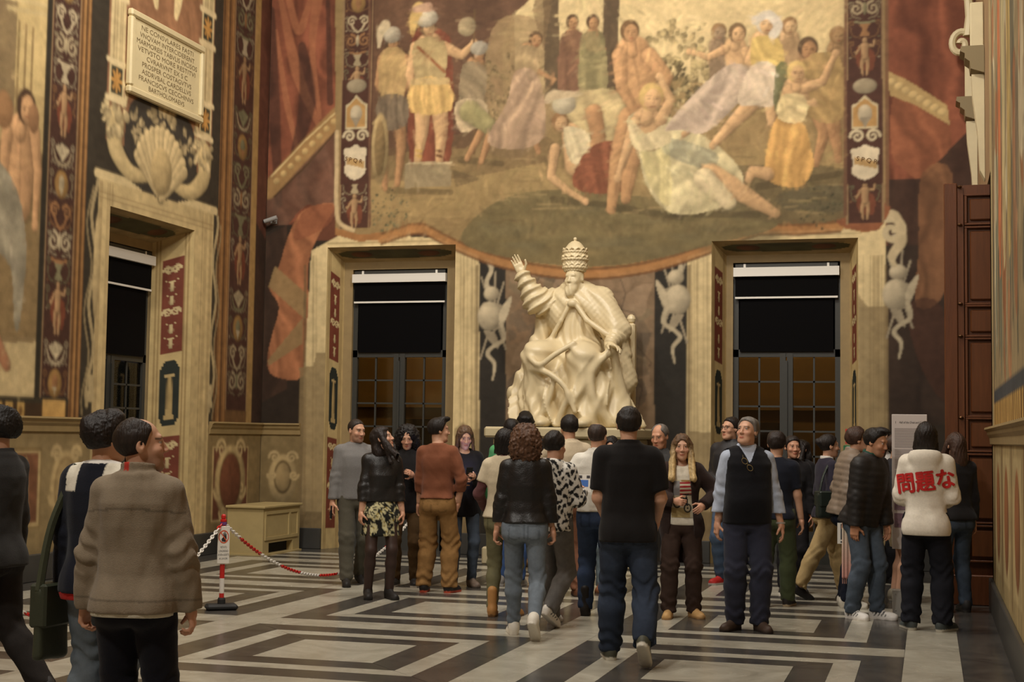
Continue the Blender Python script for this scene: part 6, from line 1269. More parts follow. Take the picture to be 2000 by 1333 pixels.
# ------------------------------------------------------------------ barrier posts and chain
mat('plastic_red', C(196, 36, 30), rough=.4); mat('plastic_white', C(228, 224, 216), rough=.4); mat('rubber_black', C(34, 34, 34), rough=.7); mat('sign_white', C(226, 222, 212), rough=.5); mat('ink_black', C(34, 32, 32), rough=.7); mat('sign_orange', C(206, 84, 48), rough=.5); mat('tape_purple', C(104, 60, 120), rough=.5)
def ring(mb, c, ux, uz, r0, r1, n=28, y=0.):
    V = []; F = []
    for k in range(n):
        a = 2 * math.pi * k / n; d = np.array(ux) * math.cos(a) + np.array(uz) * math.sin(a); V += [np.array(c) + d * r0, np.array(c) + d * r1]
    F = [(2 * k, 2 * k + 1, (2 * k + 3) % (2 * n), (2 * k + 2) % (2 * n)) for k in range(n)]; mb.add(V, F)
def barrier(x, y, face, label, tape=True):
    b = empty('barrier_post', (x, y, 0), face, label=label, cat='barrier post', group='red and white barrier posts'); b.scale = (.795,) * 3
    MB().box(-.18, .18, -.1, .1, 0, .07, .025).build('base', 'rubber_black', b); MB().lathe([(.045, .07), (.045, .12), (.036, .14)], 18).build('socket', 'rubber_black', b)
    z = .14
    for k, (hh, m_) in enumerate(((.05, 'plastic_red'), (.17, 'plastic_white'), (.16, 'plastic_red'), (.17, 'plastic_white'), (.32, 'plastic_red'))): MB().lathe([(.028, z), (.028, z + hh)], 18).build('pole_section', m_, b); z += hh
    MB().lathe([(.028, 1.0), (.036, 1.005), (.036, 1.03), (.02, 1.035), (.028, 1.05), (.026, 1.075), (.012, 1.09)], 18).build('cap', 'plastic_red', b)
    if tape: MB().lathe([(.03, .965), (.04, .97), (.04, .995), (.03, 1.0)], 14).build('tape', 'tape_purple', b)
    sg = MB().box(-.068, .068, -.052, -.04, .53, .955, .003).build('notice', 'sign_white', b)
    mb = MB(); ring(mb, (0, -.054, .835), (1, 0, 0), (0, 0, 1.3), .048, .058); t = math.pi / 4; mb.add([(-.04, -.0545, .883), (-.031, -.0545, .889), (.04, -.0545, .787), (.031, -.0545, .781)], [(0, 1, 2, 3)]); mb.build('prohibition_ring', 'sign_orange', sg)
    mb = MB(); P = [(-.02, .74), (.02, .735), (.032, .775), (.03, .83), (.022, .83), (.02, .8), (.016, .85), (.008, .85), (.006, .8), (.0, .84), (-.007, .838), (-.006, .79), (-.02, .775), (-.026, .765)]; mb.add([(p[0], -.0535, p[1] + .042) for p in P], [tuple(range(len(P)))]); mb.build('hand_symbol', 'ink_black', sg)
    for i, t in enumerate(('VIETATO', "L'INGRESSO", 'AI NON ADDETTI', 'AI LAVORI')): put_text(t, .034, (0, -.0535, .715 - i * .043), (1, 0, 0), (0, 0, 1), 'ink_black', sg, width=min(.122, .0105 * len(t)))
    return b
fa_ = lambda p: math.atan2(-p[0], p[1])
b1 = onZ(432, 1192); b2 = onZ(824, 1106); b0 = onZ(-140, 1300)
barrier(b1[0], b1[1], fa_(b1) + .15, 'red and white barrier post with no entry notice beside the radiator cover'); barrier(b2[0], b2[1], fa_(b2), 'red and white barrier post behind the man in rust jumper', False)
LINK = {}
def link_mesh(m_):
    if m_ in LINK: return LINK[m_]
    P = [(.02 * math.cos(a) * (1 if True else 1), .0, .011 * math.sin(a)) for a in np.linspace(0, 2 * math.pi, 11)[:-1]]; P = [(p[0] * 1.15, p[1], p[2] * 1.15) for p in P]
    mb = MB().tube(P, .0062, 5, closed=True); me = bpy.data.meshes.new('chain_link'); me.from_pydata(mb.v, [], mb.f); me.update(); me.materials.append(MATS[m_]); LINK[m_] = me; return me
def chain(A, B, sag, label, seg, start=0):
    A, B = np.array(A, float), np.array(B, float); u_ = (B - A) / np.linalg.norm(B - A) * .034; A, B = A + u_, B - u_; root = empty('barrier_chain', A, label=label, cat='chain', group='plastic barrier chains')
    L = np.linalg.norm(B - A) + 1.2 * sag ** 2; n = int(L / .034); t = np.linspace(0, 1, 400); z = sag * ((2 * t - 1) ** 2 - 1); C3 = A + (B - A) * t[:, None] + np.stack([0 * t, 0 * t, z], 1)
    s_ = np.concatenate([[0], np.cumsum(np.linalg.norm(np.diff(C3, axis=0), axis=1))]); q = np.linspace(0, s_[-1], n); C4 = np.stack([np.interp(q, s_, C3[:, i]) for i in range(3)], 1)
    for i in range(n - 1):
        c = (C4[i] + C4[i + 1]) / 2; d = C4[i + 1] - C4[i]; m_ = 'plastic_white' if ((i + start) // seg) % 2 == 0 else 'plastic_red'
        o = bpy.data.objects.new('chain_link', link_mesh(m_)); link(o, root); o.location = c - A
        q_ = Vector(d).to_track_quat('X', 'Z'); o.rotation_euler = (q_ @ Matrix.Rotation(math.radians(35 if i % 2 else -55), 3, 'X').to_quaternion()).to_euler()
h1 = np.array([b1[0], b1[1], .775]); h2 = np.array([b2[0], b2[1], .775]); h0 = np.array([b0[0], b0[1], .775])
chain(h1, h2, .66, 'red and white plastic chain sagging between the two barrier posts', 14, 4)
chain(h1, h0, .68, 'red and white plastic chain running behind the two men in jackets', 14, -2)
barrier(b0[0], b0[1], fa_(b0), 'red and white barrier post at the far end of the chain')

# ------------------------------------------------------------------ radiator cover in the corner
mat('radiator_paint', C(176, 156, 108), rough=.5, noise=.08, nscale=8); mat('slot_black', C(18, 16, 14), rough=.9)
rc = empty('radiator_cover', (-8.69, 18.25, 0), label='cream painted radiator cover in the corner under the painted cartouches', cat='radiator cover')
MB().box(-.26, .3, -.6, .6, .0, .02).build('foot', 'radiator_paint', rc)
MB().box(-.25, .27, -.58, .58, .16, .62).build('body', 'radiator_paint', rc); MB().box(-.25, .27, -.58, -.4, 0.02, .16).build('leg_panel', 'radiator_paint', rc); MB().box(-.25, .27, .36, .58, .02, .16).build('leg_panel', 'radiator_paint', rc); MB().box(-.2, .18, -.4, .36, .02, .155).build('vent_slot', 'slot_black', rc)
MB().box(-.27, .3, -.61, .61, .62, .655, .008).build('top', 'radiator_paint', rc)
for a, b in ((-.5, .2), (.26, .48)):
    f = MB().box(.27, .285, a - .03, b + .03, .2, .24).box(.27, .285, a - .03, b + .03, .54, .58).box(.27, .285, a - .03, a, .24, .54).box(.27, .285, b, b + .03, .24, .54); f.build('panel_frame', 'radiator_paint', rc)
# ------------------------------------------------------------------ security camera, wall signs
sc = onY(514, 432, YB); k = empty('security_camera', (max(sc[0], XL + .12), YB, sc[2]), label='small grey security camera on the end wall by the corner', cat='camera')
mat('camera_grey', C(150, 148, 144), rough=.4); MB().box(-.05, .05, -.02, 0, -.05, .05, .004).build('mount', 'camera_grey', k); MB().tube([(0, -.02, 0), (.02, -.1, -.01)], .014, 8).build('arm', 'camera_grey', k); MB().tube([(-.09, -.14, -.03), (.09, -.1, .03)], [.03, .034], 12).build('housing', 'camera_grey', k); MB().tube([(-.1, -.142, -.033), (-.088, -.14, -.03)], .024, 12).build('lens', 'slot_black', k)
fs = empty('extinguisher_sign', (WR[1], YB + .03, 1.58), label='red fire extinguisher sign on the window jamb', cat='sign')
MB().box(-.165, 0, -.006, .004, 0, .19, .002).build('plate', mat('sign_red', C(196, 48, 40), rough=.45), fs)
MB().lathe([(.022, .03), (.03, .04), (.03, .11), (.016, .13), (.012, .15), (.02, .155), (.012, .165)], 12, (-.075, -.006, 0)).build('extinguisher_symbol', 'sign_white', fs); mb = MB(); ring(mb, (-.085, -.008, .09), (1, 0, 0), (0, 0, 1.3), .046, .05); mb.build('hose_symbol', 'sign_white', fs)
es = empty('exit_sign', (WR[1], YB + .03, 1.46), label='small green exit sign below the red extinguisher sign', cat='sign'); MB().box(-.19, 0, -.006, .004, 0, .1, .002).build('plate', mat('sign_green', C(40, 112, 72), rough=.45), es); MB().box(-.15, -.02, -.008, -.005, .015, .085).build('symbol', 'sign_white', es)
# ------------------------------------------------------------------ information stand
ip = onZ(1776, 1206); Yp = ip[1]; xl = onY(1742, 900, Yp)[0]; xr = onY(1811, 900, Yp)[0]; zt_ = onY(1776, 810, Yp)[2]
it = empty('info_stand', ((xl + xr) / 2, Yp, 0), label='tall information board headed Hall of the Orazi and Curiazi', cat='sign')
wd = (xr - xl) / 2; mat('board_paper', C(206, 196, 190), rough=.6); mat('print_grey', C(150, 140, 138), rough=.7); mat('stand_metal', C(176, 174, 168), rough=.35, metal=.3)
bd = MB().box(-wd, wd, -.012, .012, .62, zt_, .003).build('board', 'board_paper', it)
put_text('1', .03, (-wd + .035, -.0135, zt_ - .075), (1, 0, 0), (0, 0, 1), 'ink_black', bd); put_text('Hall of the Orazi and Curiazi', .03, (.03, -.0135, zt_ - .075), (1, 0, 0), (.25, 0, 1), 'ink_black', bd, width=wd * 1.52)
mb = MB(); r3 = random.Random(2)
for i in range(46):
    z = zt_ - .13 - i * .0115
    if i % 17 != 16: mb.add([(-wd + .025, -.0132, z), (wd - .025 - (r3.random() * .12 if i % 8 == 7 else 0), -.0132, z), (wd - .025, -.0132, z - .005), (-wd + .025, -.0132, z - .005)], [(0, 1, 2, 3)])
o = mb.build('small_print', 'print_grey', bd); o['kind'] = 'stuff'
for i, z in enumerate((.98, .82)): MB().box(-wd + .02, wd - .02, -.0134, -.012, z, z + .13).build('picture', mat('print_mauve', C(132, 104, 116), rough=.6, noise=.5, nscale=40), bd)
MB().box(-.03, .03, -.01, .03, .2, .7).build('upright', 'stand_metal', it); f = MB().box(-wd, wd * .15, -.06, .05, .0, .25, .006).build('foot_plate', 'stand_metal', it)
for zc in (.06, .21):
    for xc in (-wd + .03,): MB().lathe([(0, 0), (.006, .002), (.006, .004), (0, .006)], 8, (xc, -.066, zc)).build('screw', 'camera_grey', it)

# ------------------------------------------------------------------ things people carry
def loc(info, p): return info['root'], p
def carry(name, info, p, label, cat, rz=0., tilt=0.):
    w_ = world(info, p); e = empty(name, w_, info['root'].rotation_euler[2] + rz, label=label, cat=cat); e.rotation_euler[0] = tilt; return e
mat('phone_black', C(22, 22, 24), rough=.25); 
m_, nt_, b_ = nodes_of('screen_glow'); b_.inputs['Base Color'].default_value = (.1, .1, .12, 1); b_.inputs['Emission Color'].default_value = (.62, .6, 1, 1); b_.inputs['Emission Strength'].default_value = 26; MATS['screen_glow'] = m_
pi = P['phone']; wp = (pi['wr'][0] + pi['wr'][1]) / 2 + np.array([0, -.07, .06])
ph = carry('phone', pi, wp, 'lit phone held by the young woman in black cardigan', 'phone', tilt=math.radians(28)); MB().box(-.036, .036, -.005, .005, -.07, .07, .003).build('case', 'phone_black', ph); MB().box(-.032, .032, .0052, .0062, -.064, .064).build('screen', 'screen_glow', ph)
gi = P['grey']; g2 = carry('phone', gi, gi['wr'][1] + gi['hd'][1] * .11, 'dark phone held at his side by the man in grey jumper', 'phone'); MB().box(-.006, .006, -.036, .036, -.07, .07, .003).build('case', 'phone_black', g2); MB().box(-.0072, -.006, -.032, .032, -.064, .064).build('screen', 'slot_black', g2)
def bag_mesh(w2, h, t, seed):
    return nets(lambda Q: rbox(Q, (0, 0, -h / 2), (w2, t, h / 2), min(t * .8, .03)) + wob(Q, seed, 28, .008), (-w2 - .04, -t - .04, -h - .04), (w2 + .04, t + .04, .04), .0125)
def shoulder_bag(info, sh, hip, size, col, label, matn='nylon', strapw=.022, name='shoulder_bag', extra=None, mid=None):
    """strap from shoulder point down to the bag hanging at hip (person-local metres)"""
    s = info['s']; e = empty(name, world(info, np.array(hip) * s), info['root'].rotation_euler[2], label=label, cat='bag'); V, F = bag_mesh(*size, 5); V = V @ rot('z', math.pi / 2).T
    mesh_np('bag_body', V, F, matn, e, C(*col)); h0 = np.array(hip) * s; S3 = np.array(sh) * s
    fl = MB(); w2, h, t = size; fl.box(-t - .018, t + .018, -w2 * .97, w2 * .97, -h * .55, .014, .012); fl.build('flap', matn, e, np.tile(C(*col) * .85, (len(fl.v), 1)))
    for sg in (-1, 1):
        P0 = [S3 - h0 + [0, sg * .012, .0], (S3 - h0) * .5 + [(.03 if S3[0] > 0 else -.03), sg * w2 * .6, 0] if mid is None else np.array(mid) * s - h0, [0, sg * w2 * .85, -.02]]
        P0 = smooth_pts(P0, 6, False); mb = MB().tube(P0, strapw * .55, 6); o = mb.build('strap', matn, e, np.tile(C(*col) * 1.2, (len(mb.v), 1)))
    MB().box(t + .018, t + .028, -.03, .03, -h * .5, -h * .42, .003).build('buckle', 'stand_metal', e) if extra else None
    return e
shoulder_bag(P['varsity'], (.14, .02, 1.49), (.27, .04, .86), (.12, .37, .032), (58, 62, 46), 'dark olive messenger bag on the youth in baseball jacket', extra=True, strapw=.04)
shoulder_bag(P['phone'], (-.13, .0, 1.46), (-.24, .04, 1.1), (.15, .26, .06), (26, 24, 25), 'black shoulder bag on the woman lit by her phone', 'leather')
shoulder_bag(P['blazer'], (-.13, .02, 1.47), (-.24, .02, 1.14), (.2, .26, .07), (34, 44, 38), 'dark green shoulder bag on the woman in navy blazer', 'leather', extra=True)
shoulder_bag(P['shirt'], (.17, .02, 1.3), (.36, -.12, 1.0), (.13, .24, .03), (30, 30, 36), 'black document bag held beside the white shirt', 'leather')
def sheet(name, info, p, w2, h2, label, cat, rz=0., tilt=0., boxes=()):
    e = carry(name, info, p, label, cat, rz, tilt); MB().box(-w2, w2, -.002, .002, -h2, h2).build('paper', 'sign_white', e)
    for (a, b, c, d, m_) in boxes: MB().box(a, b, -.0035, -.002, c, d).build('printed_area', m_, e); MB().box(a, b, .002, .0035, c, d).build('printed_area', m_, e)
    return e
mat('print_blue', C(58, 110, 190), rough=.6); mat('print_dark', C(52, 50, 54), rough=.6, noise=.4, nscale=30)
pi = P['splash']; sheet('museum_map', pi, pi['wr'][1] + pi['hd'][1] * .12 + np.array([0, 0, .05]), .06, .08, 'white and blue museum map held up by the boy in patterned hoodie', 'map', math.radians(25), .2, [(-.035, .04, -.03, .03, 'print_blue'), (-.05, -.02, .045, .07, 'print_dark'), (.02, .05, .045, .07, 'print_dark')])
pi = P['puffer']; sheet('brochure', pi, pi['wr'][1] + pi['hd'][1] * .12 + np.array([0, 0, -.03]), .075, .1, 'white brochure with dark photo held by the person in quilted coat', 'brochure', math.radians(-95), 0, [(-.045, .06, -.06, .09, 'print_dark'), (-.045, .06, -.09, -.075, 'ink_black')])
# fringed scarf hanging from the same hand
pi = P['puffer']; e = carry('scarf', pi, pi['wr'][1] + np.array([0, -.03, -.06]), 'pink and cream striped scarf hanging from the quilted coat arm', 'scarf')
def scarf_fn(Q): return rbox(Q, (0, 0, -.26), (.02, .075, .26), .015) + .006 * np.sin(Q[:, 1] * 170)
V, F = nets(scarf_fn, (-.06, -.12, -.56), (.06, .12, .03), .009); k = np.clip(-V[:, 2:] / .5, 0, 1); cc = C(206, 194, 172) * (1 - k) + C(196, 140, 130) * k; cc = cc * (1 + .25 * np.sin(V[:, 1:2] * 190)); mesh_np('cloth', V, F, 'knit', e, cc)
for i in range(9): mb = MB().tube([(0, -.066 + i * .0165, -.5), (.004, -.066 + i * .0165, -.57)], .004, 5); mb.build('fringe', 'knit', e, np.tile(C(196, 150, 138), (len(mb.v), 1)))
# spectacles: worn by the young man, and hung on the pullover
mat('glasses_frame', C(40, 34, 30), rough=.3); mat('glasses_metal', C(190, 170, 120), rough=.25, metal=.8)
def spectacles(parent, org, R, m_, k=1.):
    for sg in (-1, 1):
        mb = MB(); t = np.linspace(0, 2 * math.pi, 17)[:-1]; pts = [np.array(org) + R @ np.array([sg * .033 * k + .025 * k * math.cos(a), -.002, .019 * k * math.sin(a)]) for a in t]; mb.tube(pts, .0022 * k, 5, closed=True); mb.build('rim', m_, parent)
        MB().tube([np.array(org) + R @ np.array([sg * .058 * k, 0, .005]), np.array(org) + R @ np.array([sg * .074 * k, .09 * k, .005])], .002, 5).build('temple', m_, parent)
    MB().tube([np.array(org) + R @ np.array([-.009 * k, -.003, .004]), np.array(org) + R @ np.array([.009 * k, -.003, .004])], .002, 5).build('bridge', m_, parent)
pi = P['glasses']; R_ = np.array(pi['RH']); e = empty('spectacles', pi['root'].location, pi['root'].rotation_euler[2], label='dark framed spectacles worn by the young man in dark jacket', cat='glasses'); spectacles(e, pi['hc'] + R_ @ np.array([0, -.098, .008]), R_, 'glasses_frame', 1.05)
pi = P['vest']; e = empty('spectacles', pi['root'].location, pi['root'].rotation_euler[2], label='thin gold spectacles hanging on the black pullover', cat='glasses'); spectacles(e, pi['up']((-.03, -.185, 1.36)), np.array(rot('y', .9) @ rot('x', .3)), 'glasses_metal', 1.1)
# wrist watch on the pullover man
wv = pi['wr'][0]; MB().tube([np.array(wv) + .033 * (np.array([math.cos(a), math.sin(a), 0])) for a in np.linspace(0, 6.28, 14)[:-1]], .008, 6, closed=True).build('wrist_watch', 'stand_metal', pi['root'])
# ------------------------------------------------------------------ prints on clothing, wrapped on the cloth
def project(mesh, Pts, d, off):
    V, F, o = mesh; bv = BVHTree.FromPolygons([tuple(map(float, v)) for v in V], F.tolist()); out = []
    for p in Pts:
        h, n, i, _ = bv.ray_cast(Vector(p), Vector(d)); out.append(np.array(h if h is not None else p) - np.array(d) * off if h is not None else np.array(p) + np.array(d) * .55)
    return np.array(out)
import bmesh
pi = P['hoodie']; V, F = text_mesh('問題な', 1.0); bm = bmesh.new(); vs = [bm.verts.new(v) for v in V]
for f in F:
    try: bm.faces.new([vs[i] for i in f])
    except ValueError: pass
bmesh.ops.triangulate(bm, faces=bm.faces); 
for _ in range(2):
    es_ = [q for q in bm.edges if q.calc_length() > .06]; bmesh.ops.subdivide_edges(bm, edges=es_, cuts=1); bmesh.ops.triangulate(bm, faces=bm.faces)
bm.verts.index_update(); V = np.array([v.co[:] for v in bm.verts]); F = [tuple(v.index for v in f.verts) for f in bm.faces]; bm.free()
if len(V):
    V[:, :2] -= (V[:, :2].min(0) + V[:, :2].max(0)) / 2; k = .47 / np.ptp(V[:, 0]); u, v = V[:, 0] * k, V[:, 1] * k * 1.12; ca, sa = math.cos(.13), math.sin(.13); u, v = u * ca - v * sa, u * sa + v * ca; s = pi['s']
    Pt = np.stack([-u - .005, np.full_like(u, .6), v + 1.255 * s], 1); Pt = project(HOOD, Pt, (0, -1, 0), .006); ok = Pt[:, 1] > .02
    F = [f for f in F if all(ok[i] for i in f)]
    n_ = len(Pt); PP, FF = [], []
    for j, (du, dv) in enumerate(((0, 0), (.0065, 0), (-.0065, 0), (0, .005), (0, -.005))): PP.append(Pt + [du, .0004 * j, dv]); FF += [tuple(i + n_ * j for i in f) for f in F]
    o = mesh_py('lettering', np.concatenate(PP), FF, mat('print_red', C(200, 36, 34), rough=.8), HOOD[2]); o['kind'] = 'stuff'
q = Quad(.2, .34, .005); q.C[:] = C(196, 186, 160)
q.rect(.0, .2, .075, .33, C(140, 138, 138), px=False); 
for i in range(4): q.stroke([(.08, .31 - i * .034), (.2, .315 - i * .034)], .009, C(150, 40, 44), px=False)
q.stroke([(.09, .33), (.16, .33)], .006, C(150, 120, 70), px=False); q.rect(.0, .0, .17, .09, C(172, 152, 104), px=False); q.rect(.1, .2, .2, .215, C(80, 70, 60), px=False)
for cx, cz in ((.05, .125), (.145, .085)): q.blob((cx, cz), .036, .042, C(40, 38, 38), px=False, lit=.1); q.blob((cx, cz), .024, .029, C(170, 156, 126), px=False, lit=.1); q.blob((cx, cz), .008, .009, C(40, 38, 38), px=False)
q.poly([(.03, .16), (.06, .185), (.12, .175), (.135, .2), (.15, .15), (.145, .1), (.12, .12), (.09, .105), (.05, .125)], C(36, 35, 36), px=False); q.stroke([(.12, .205), (.15, .21)], .006, C(36, 35, 36), px=False)
nv, nu = q.C.shape[:2]; Ug, Vg = np.meshgrid(np.linspace(-.1, .1, nu), np.linspace(-.17, .17, nv)); s = P['blonde']['s']
Pt = np.stack([Ug.ravel() + .005, np.full(nu * nv, -.6), Vg.ravel() + 1.14 * s], 1); Pt = project(BIKE, Pt, (0, 1, 0), .004); I = np.arange(nv * nu).reshape(nv, nu); F = np.stack([I[:-1, :-1], I[:-1, 1:], I[1:, 1:], I[1:, :-1]], -1).reshape(-1, 4)
mesh_np('motorcycle_print', Pt, F, 'print', BIKE[2], np.clip(q.C.reshape(-1, 3), 0, .9))
print('props', round(time.time() - T0, 1))
# ------------------------------------------------------------------ seated marble figure on its pedestal
SO = onY(1120, 840, 18.55); SO = np.array([SO[0], 18.62, 1.74]); KS = .985
st_ = empty('statue', SO, label='large seated marble statue in heavy robes and tall hat raising one hand', cat='statue')
Hc = f32([.015, -.18, 1.97])
def statue_fn(P):
    x, y, z = P[:, 0], P[:, 1], P[:, 2]
    d = cap(P, (0, .02, .95), (.02, -.03, 1.6), .36, .27)                                   # trunk
    # sleeves and trunk pleats
    d = d + .010 * np.sin(x * 60 + 3 * np.sin(z * 6)) * np.clip((1.62 - z) * 4, 0, 1)
    sl = smin(cap(P, (-.28, -.03, 1.66), (-.5, -.16, 1.68), .2, .175), cap(P, (-.5, -.16, 1.68), (-.66, -.3, 1.99), .17, .105), .08)
    sl = sl + .017 * np.sin((x * -.75 + z * .9 - y * .3) * 52 + 2.5 * np.sin(y * 9 + x * 6)) + .007 * np.sin((x * -.6 + z) * 95 + 3 * np.sin(y * 14))
    d = smin(d, sl, .07)
    ra = smin(cap(P, (.38, -.05, 1.6), (.6, -.18, 1.22), .19, .15), cap(P, (.6, -.18, 1.22), (.58, -.5, 1.08), .14, .08), .06); d = smin(d, ra + .012 * np.sin((z + y) * 60 + 2 * np.sin(x * 12)), .06)
    # cope over the shoulders, open in front
    cp = smin(ell(P, (.02, .02, 1.55), (.47, .33, .42)), cap(P, (.33, -.03, 1.66), (.6, -.17, 1.28), .21, .19), .1)
    cp = smin(cp, cap(P, (.52, -.1, 1.35), (.66, -.12, .6), .16, .2), .1)
    cp = cp + .012 * np.sin((x * .8 + z * .55) * 30 + 2 * np.sin(z * 7)) + .004 * np.sin(x * 75) * np.sin(z * 70)
    op = np.maximum(np.abs(x - .03 - .1 * (1.6 - z)) - np.interp(z, [1.0, 1.3, 1.55, 1.72, 1.8], [.42, .27, .13, .03, -.05]), y + .05)
    cp = smax(cp, -op, .03); d = np.minimum(d, cp)
    edge = smin(cap(P, (.06, -.33, 1.64), (.24, -.38, 1.4), .035, .035), cap(P, (.24, -.38, 1.4), (.5, -.4, 1.22), .035, .04), .02); edge = np.minimum(edge, smin(cap(P, (-.0, -.32, 1.64), (-.12, -.34, 1.4), .03, .03), cap(P, (-.12, -.34, 1.4), (-.3, -.3, 1.1), .03, .035), .02)); d = smin(d, edge, .03)
    d = smin(d, ell(P, (.03, -.36, 1.63), (.065, .035, .05)), .01)                           # clasp
    # hanging cope on the raised-arm side
    hg = smin(cap(P, (-.4, .02, 1.58), (-.52, -.02, 1.0), .11, .13), cap(P, (-.52, -.02, 1.0), (-.78, -.1, .42), .13, .13), .1); hg = hg + .018 * np.sin((x + z * .35) * 34 + y * 18); d = smin(d, hg, .04)
    # lap, knees, shins under drapery
    lg = smin(cap(P, (-.12, -.02, .98), (-.4, -.48, .92), .25, .18), cap(P, (.16, -.02, .98), (.22, -.54, .9), .25, .19), .16)
    lg = smin(lg, cap(P, (-.4, -.48, .92), (-.3, -.5, .1), .18, .16), .14); lg = smin(lg, cap(P, (.22, -.54, .9), (.28, -.52, .06), .19, .2), .14)
    sk = ell(P, (-.02, -.16, .18), (.78, .48, .82)); sk = smin(sk, cap(P, (.3, -.3, .8), (.72, -.2, .05), .2, .22), .12); sk = smin(sk, cap(P, (-.36, -.3, .7), (-.58, -.25, .05), .18, .2), .12)
    lo = smin(lg, sk, .16); ang = np.arctan2(x + .05, -(y - .25)); w = np.clip((.95 - z) * 1.8, 0, 1)
    ph = ang * 7.5 + 1.6 * np.sin(z * 3.5 + x) + 1.2 * (z - .4) * np.sign(x + .05)
    lo = lo + w * (.075 * (np.sqrt(np.abs(np.sin(ph))) - .75) + .03 * np.sin(ang * 21 + 2.4 * np.sin(z * 6 + x * 3)) + .011 * np.sin(ang * 43 + 3 * np.sin(z * 8)))
    lo = lo + .014 * np.sin((x * .8 + z * 1.2 - y * .5) * 24 + 2 * np.sin(x * 8)) * np.clip(1 - np.abs(z - 1.0) * 4, 0, 1)
    d = smin(d, lo, .06)
    # mantle thrown across the knees with its folded edges
    def ribbon(pts, r0, r1):
        q = smooth_pts(pts, 3, False); n = len(q) - 1; out = None
        for i in range(n):
            t0, t1 = i / n, (i + 1) / n; e = cap(P, q[i], q[i + 1], r0 + (r1 - r0) * t0, r0 + (r1 - r0) * t1); out = e if out is None else np.minimum(out, e)
        return out
    for pts, r0, r1, k in (([(-.52, -.46, 1.02), (-.44, -.68, .9), (-.29, -.75, .8), (-.1, -.74, .93), (.14, -.7, 1.08)], .04, .035, .05), ([(-.4, -.66, .76), (-.15, -.76, .68), (.06, -.78, .5), (.18, -.76, .2)], .045, .03, .06),
        ([(.6, -.52, 1.0), (.36, -.66, .7), (.42, -.64, .3), (.56, -.5, .08)], .05, .05, .07), ([(.62, -.45, .95), (.7, -.36, .5), (.82, -.25, .03)], .06, .06, .08), ([(-.1, -.72, .62), (-.2, -.7, .3), (-.36, -.66, .05)], .035, .05, .06), ([(.1, -.76, .42), (.0, -.72, .2), (-.06, -.68, .03)], .035, .05, .06), ([(-.42, -.56, .7), (-.46, -.56, .35), (-.56, -.5, .03)], .035, .05, .06)):
        d = smin(d, ribbon(pts, r0, r1), k)
    # feet
    for a in ((-.26, -.72, .05), (.3, -.78, .05)): d = smin(d, ell(P, a, (.1, .17, .075)), .04)
    # neck, head, beard
    Q = (P - Hc) / 1.5
    d = smin(d, cap(P, (.02, -.08, 1.68), Hc + f32([0, .05, -.1]), .13, .12), .05)
    hd = skull(Q @ rot('z', math.radians(-14)), 'm') * 1.5; hd = smin(hd, ell(P, Hc + f32([-.03, -.1, -.175]), (.07, .055, .085)) + .008 * np.sin(x * 90 + z * 20) , .03); hd = smin(hd, ell(P, Hc + f32([-.035, -.125, -.083]), (.05, .022, .012)), .01); d = np.minimum(d, hd)
    d = smin(d, cap(P, (-.1, .06, 1.9), (-.17, .0, 1.66), .05, .07), .04); d = smin(d, cap(P, (.13, .06, 1.9), (.2, .0, 1.66), .05, .08), .04)
    return np.maximum(d, -z + .004)
V, F = nets(statue_fn, (-1.05, -1.02, -.03), (1.05, .5, 2.2), .0165)
Vs, Fs = [V], [F]; n0 = len(V)
for Wp, dd, nn, tt, cu in (((-.66, -.32, 2.03), (-.42, -.12, .9), (.1, -1, -.1), (.9, .05, .42), .12), ((.57, -.53, 1.07), (.72, -.45, -.2), (0, -.35, -1), (-.35, -.8, .3), .45)):
    dd = unit(dd); nn = np.array(nn, float); nn = unit(nn - dd * (nn @ dd)); tt = np.array(tt, float); tt = tt - dd * (tt @ dd); tt = unit(tt - nn * (tt @ nn)); Wp = np.array(Wp)
    c = Wp + dd * .14; v, f = nets(lambda P: hand_sdf(P, Wp, dd, nn, tt, cu, 1.62), c - .24, c + .24, .0095); Vs.append(v); Fs.append(f + n0); n0 += len(v)
mesh_np('figure', np.concatenate(Vs) * KS, np.concatenate(Fs), 'marble_statue', st_)
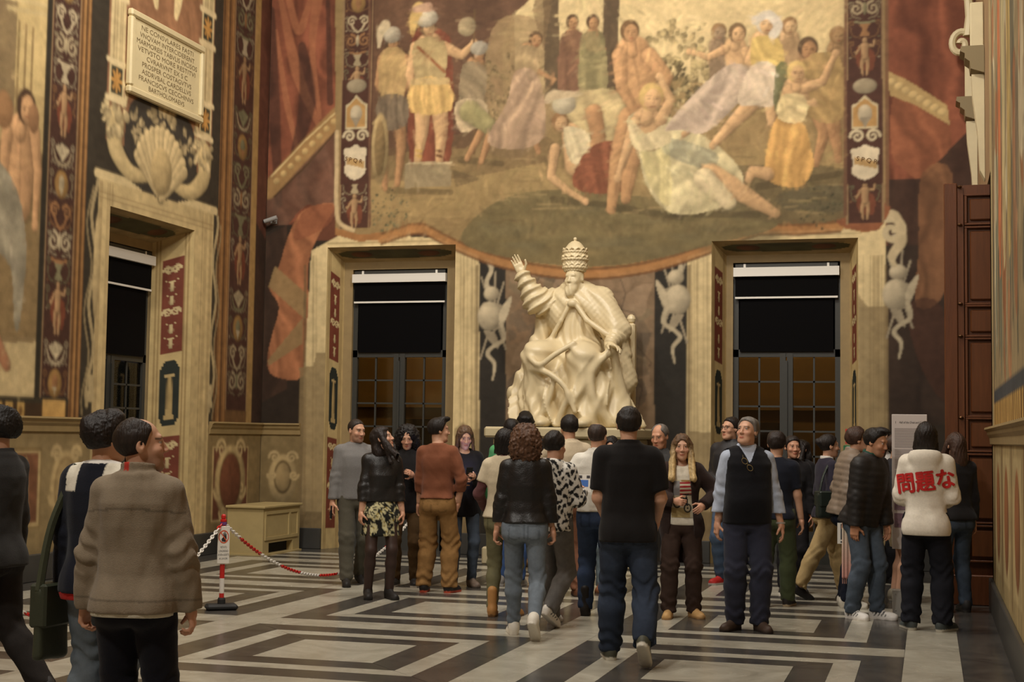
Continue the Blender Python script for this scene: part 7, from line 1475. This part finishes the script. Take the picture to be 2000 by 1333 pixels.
def hat_fn(P):
    q = P - f32([.015, -.15, 2.085]); a = np.hypot(q[:, 0], q[:, 1]); th = np.arctan2(q[:, 0], q[:, 1]); z = q[:, 2]
    r = np.interp(z, [-.02, .0, .1, .2, .3, .36, .4], [.145, .15, .162, .16, .13, .085, .03]); d = np.maximum(a - r, np.maximum(z - .39, -.02 - z)) * .9
    for zz, rr in ((.03, .155), (.14, .166), (.24, .153)):
        tor = np.hypot(a - rr, z - zz) - .016; d = smin(d, tor, .012); d = np.minimum(d, np.sqrt((a - rr - .004) ** 2 + (z - zz - .035 - .012 * np.cos(th * 12)) ** 2) - .013)
    d = d + .004 * np.sin(th * 24) * np.sin(z * 120)
    return smin(d, np.sqrt((a) ** 2 + (z - .42) ** 2) - .026, .012)
V, F = nets(hat_fn, (-.22, -.38, 2.0), (.25, .1, 2.56), .0095); mesh_np('tall_hat', V * KS, F, 'marble_statue', st_)
# throne block behind the robes
MB().box(-.5, .62, .05, .46, .0, 1.25, .03).build('seat', 'marble_statue', st_)
MB().lathe([(.02, -.06), (.05, -.03), (.06, .01), (.045, .05), (.015, .07)], 16, (.72, .1, 1.42)).build('finial', 'marble_statue', st_); MB().box(.66, .78, .03, .17, 0, 1.37, .02).build('throne_post', 'marble_statue', st_)
ped = empty('statue_pedestal', (SO[0], 18.45, 0), label='pale moulded marble pedestal under the seated statue', cat='pedestal')
mat('pedestal_marble', C(196, 182, 146), rough=.45, noise=.1, nscale=4)
MB().box(-.98, .98, -.72, .66, 0, .22, .02).build('base_step', 'pedestal_marble', ped)
MB().box(-.9, .9, -.64, .66, .22, .36, .02).build('base_moulding', 'pedestal_marble', ped)
MB().box(-.82, .82, -.56, .66, .36, 1.5, .01).build('dado', 'pedestal_marble', ped)
MB().box(-.64, .64, -.575, -.55, .5, 1.38, .008).build('inscription_panel', 'tablet_marble', ped)
MB().box(-.88, .88, -.62, .66, 1.5, 1.6, .02).build('cornice', 'pedestal_marble', ped); MB().box(-.98, .98, -.7, .66, 1.6, 1.737, .025).build('top_slab', 'pedestal_marble', ped)
print('statue', round(time.time() - T0, 1))
print('TOTAL', round(time.time() - T0, 1), 'polys', sum(len(o.data.polygons) for o in bpy.data.objects if o.type == 'MESH'))
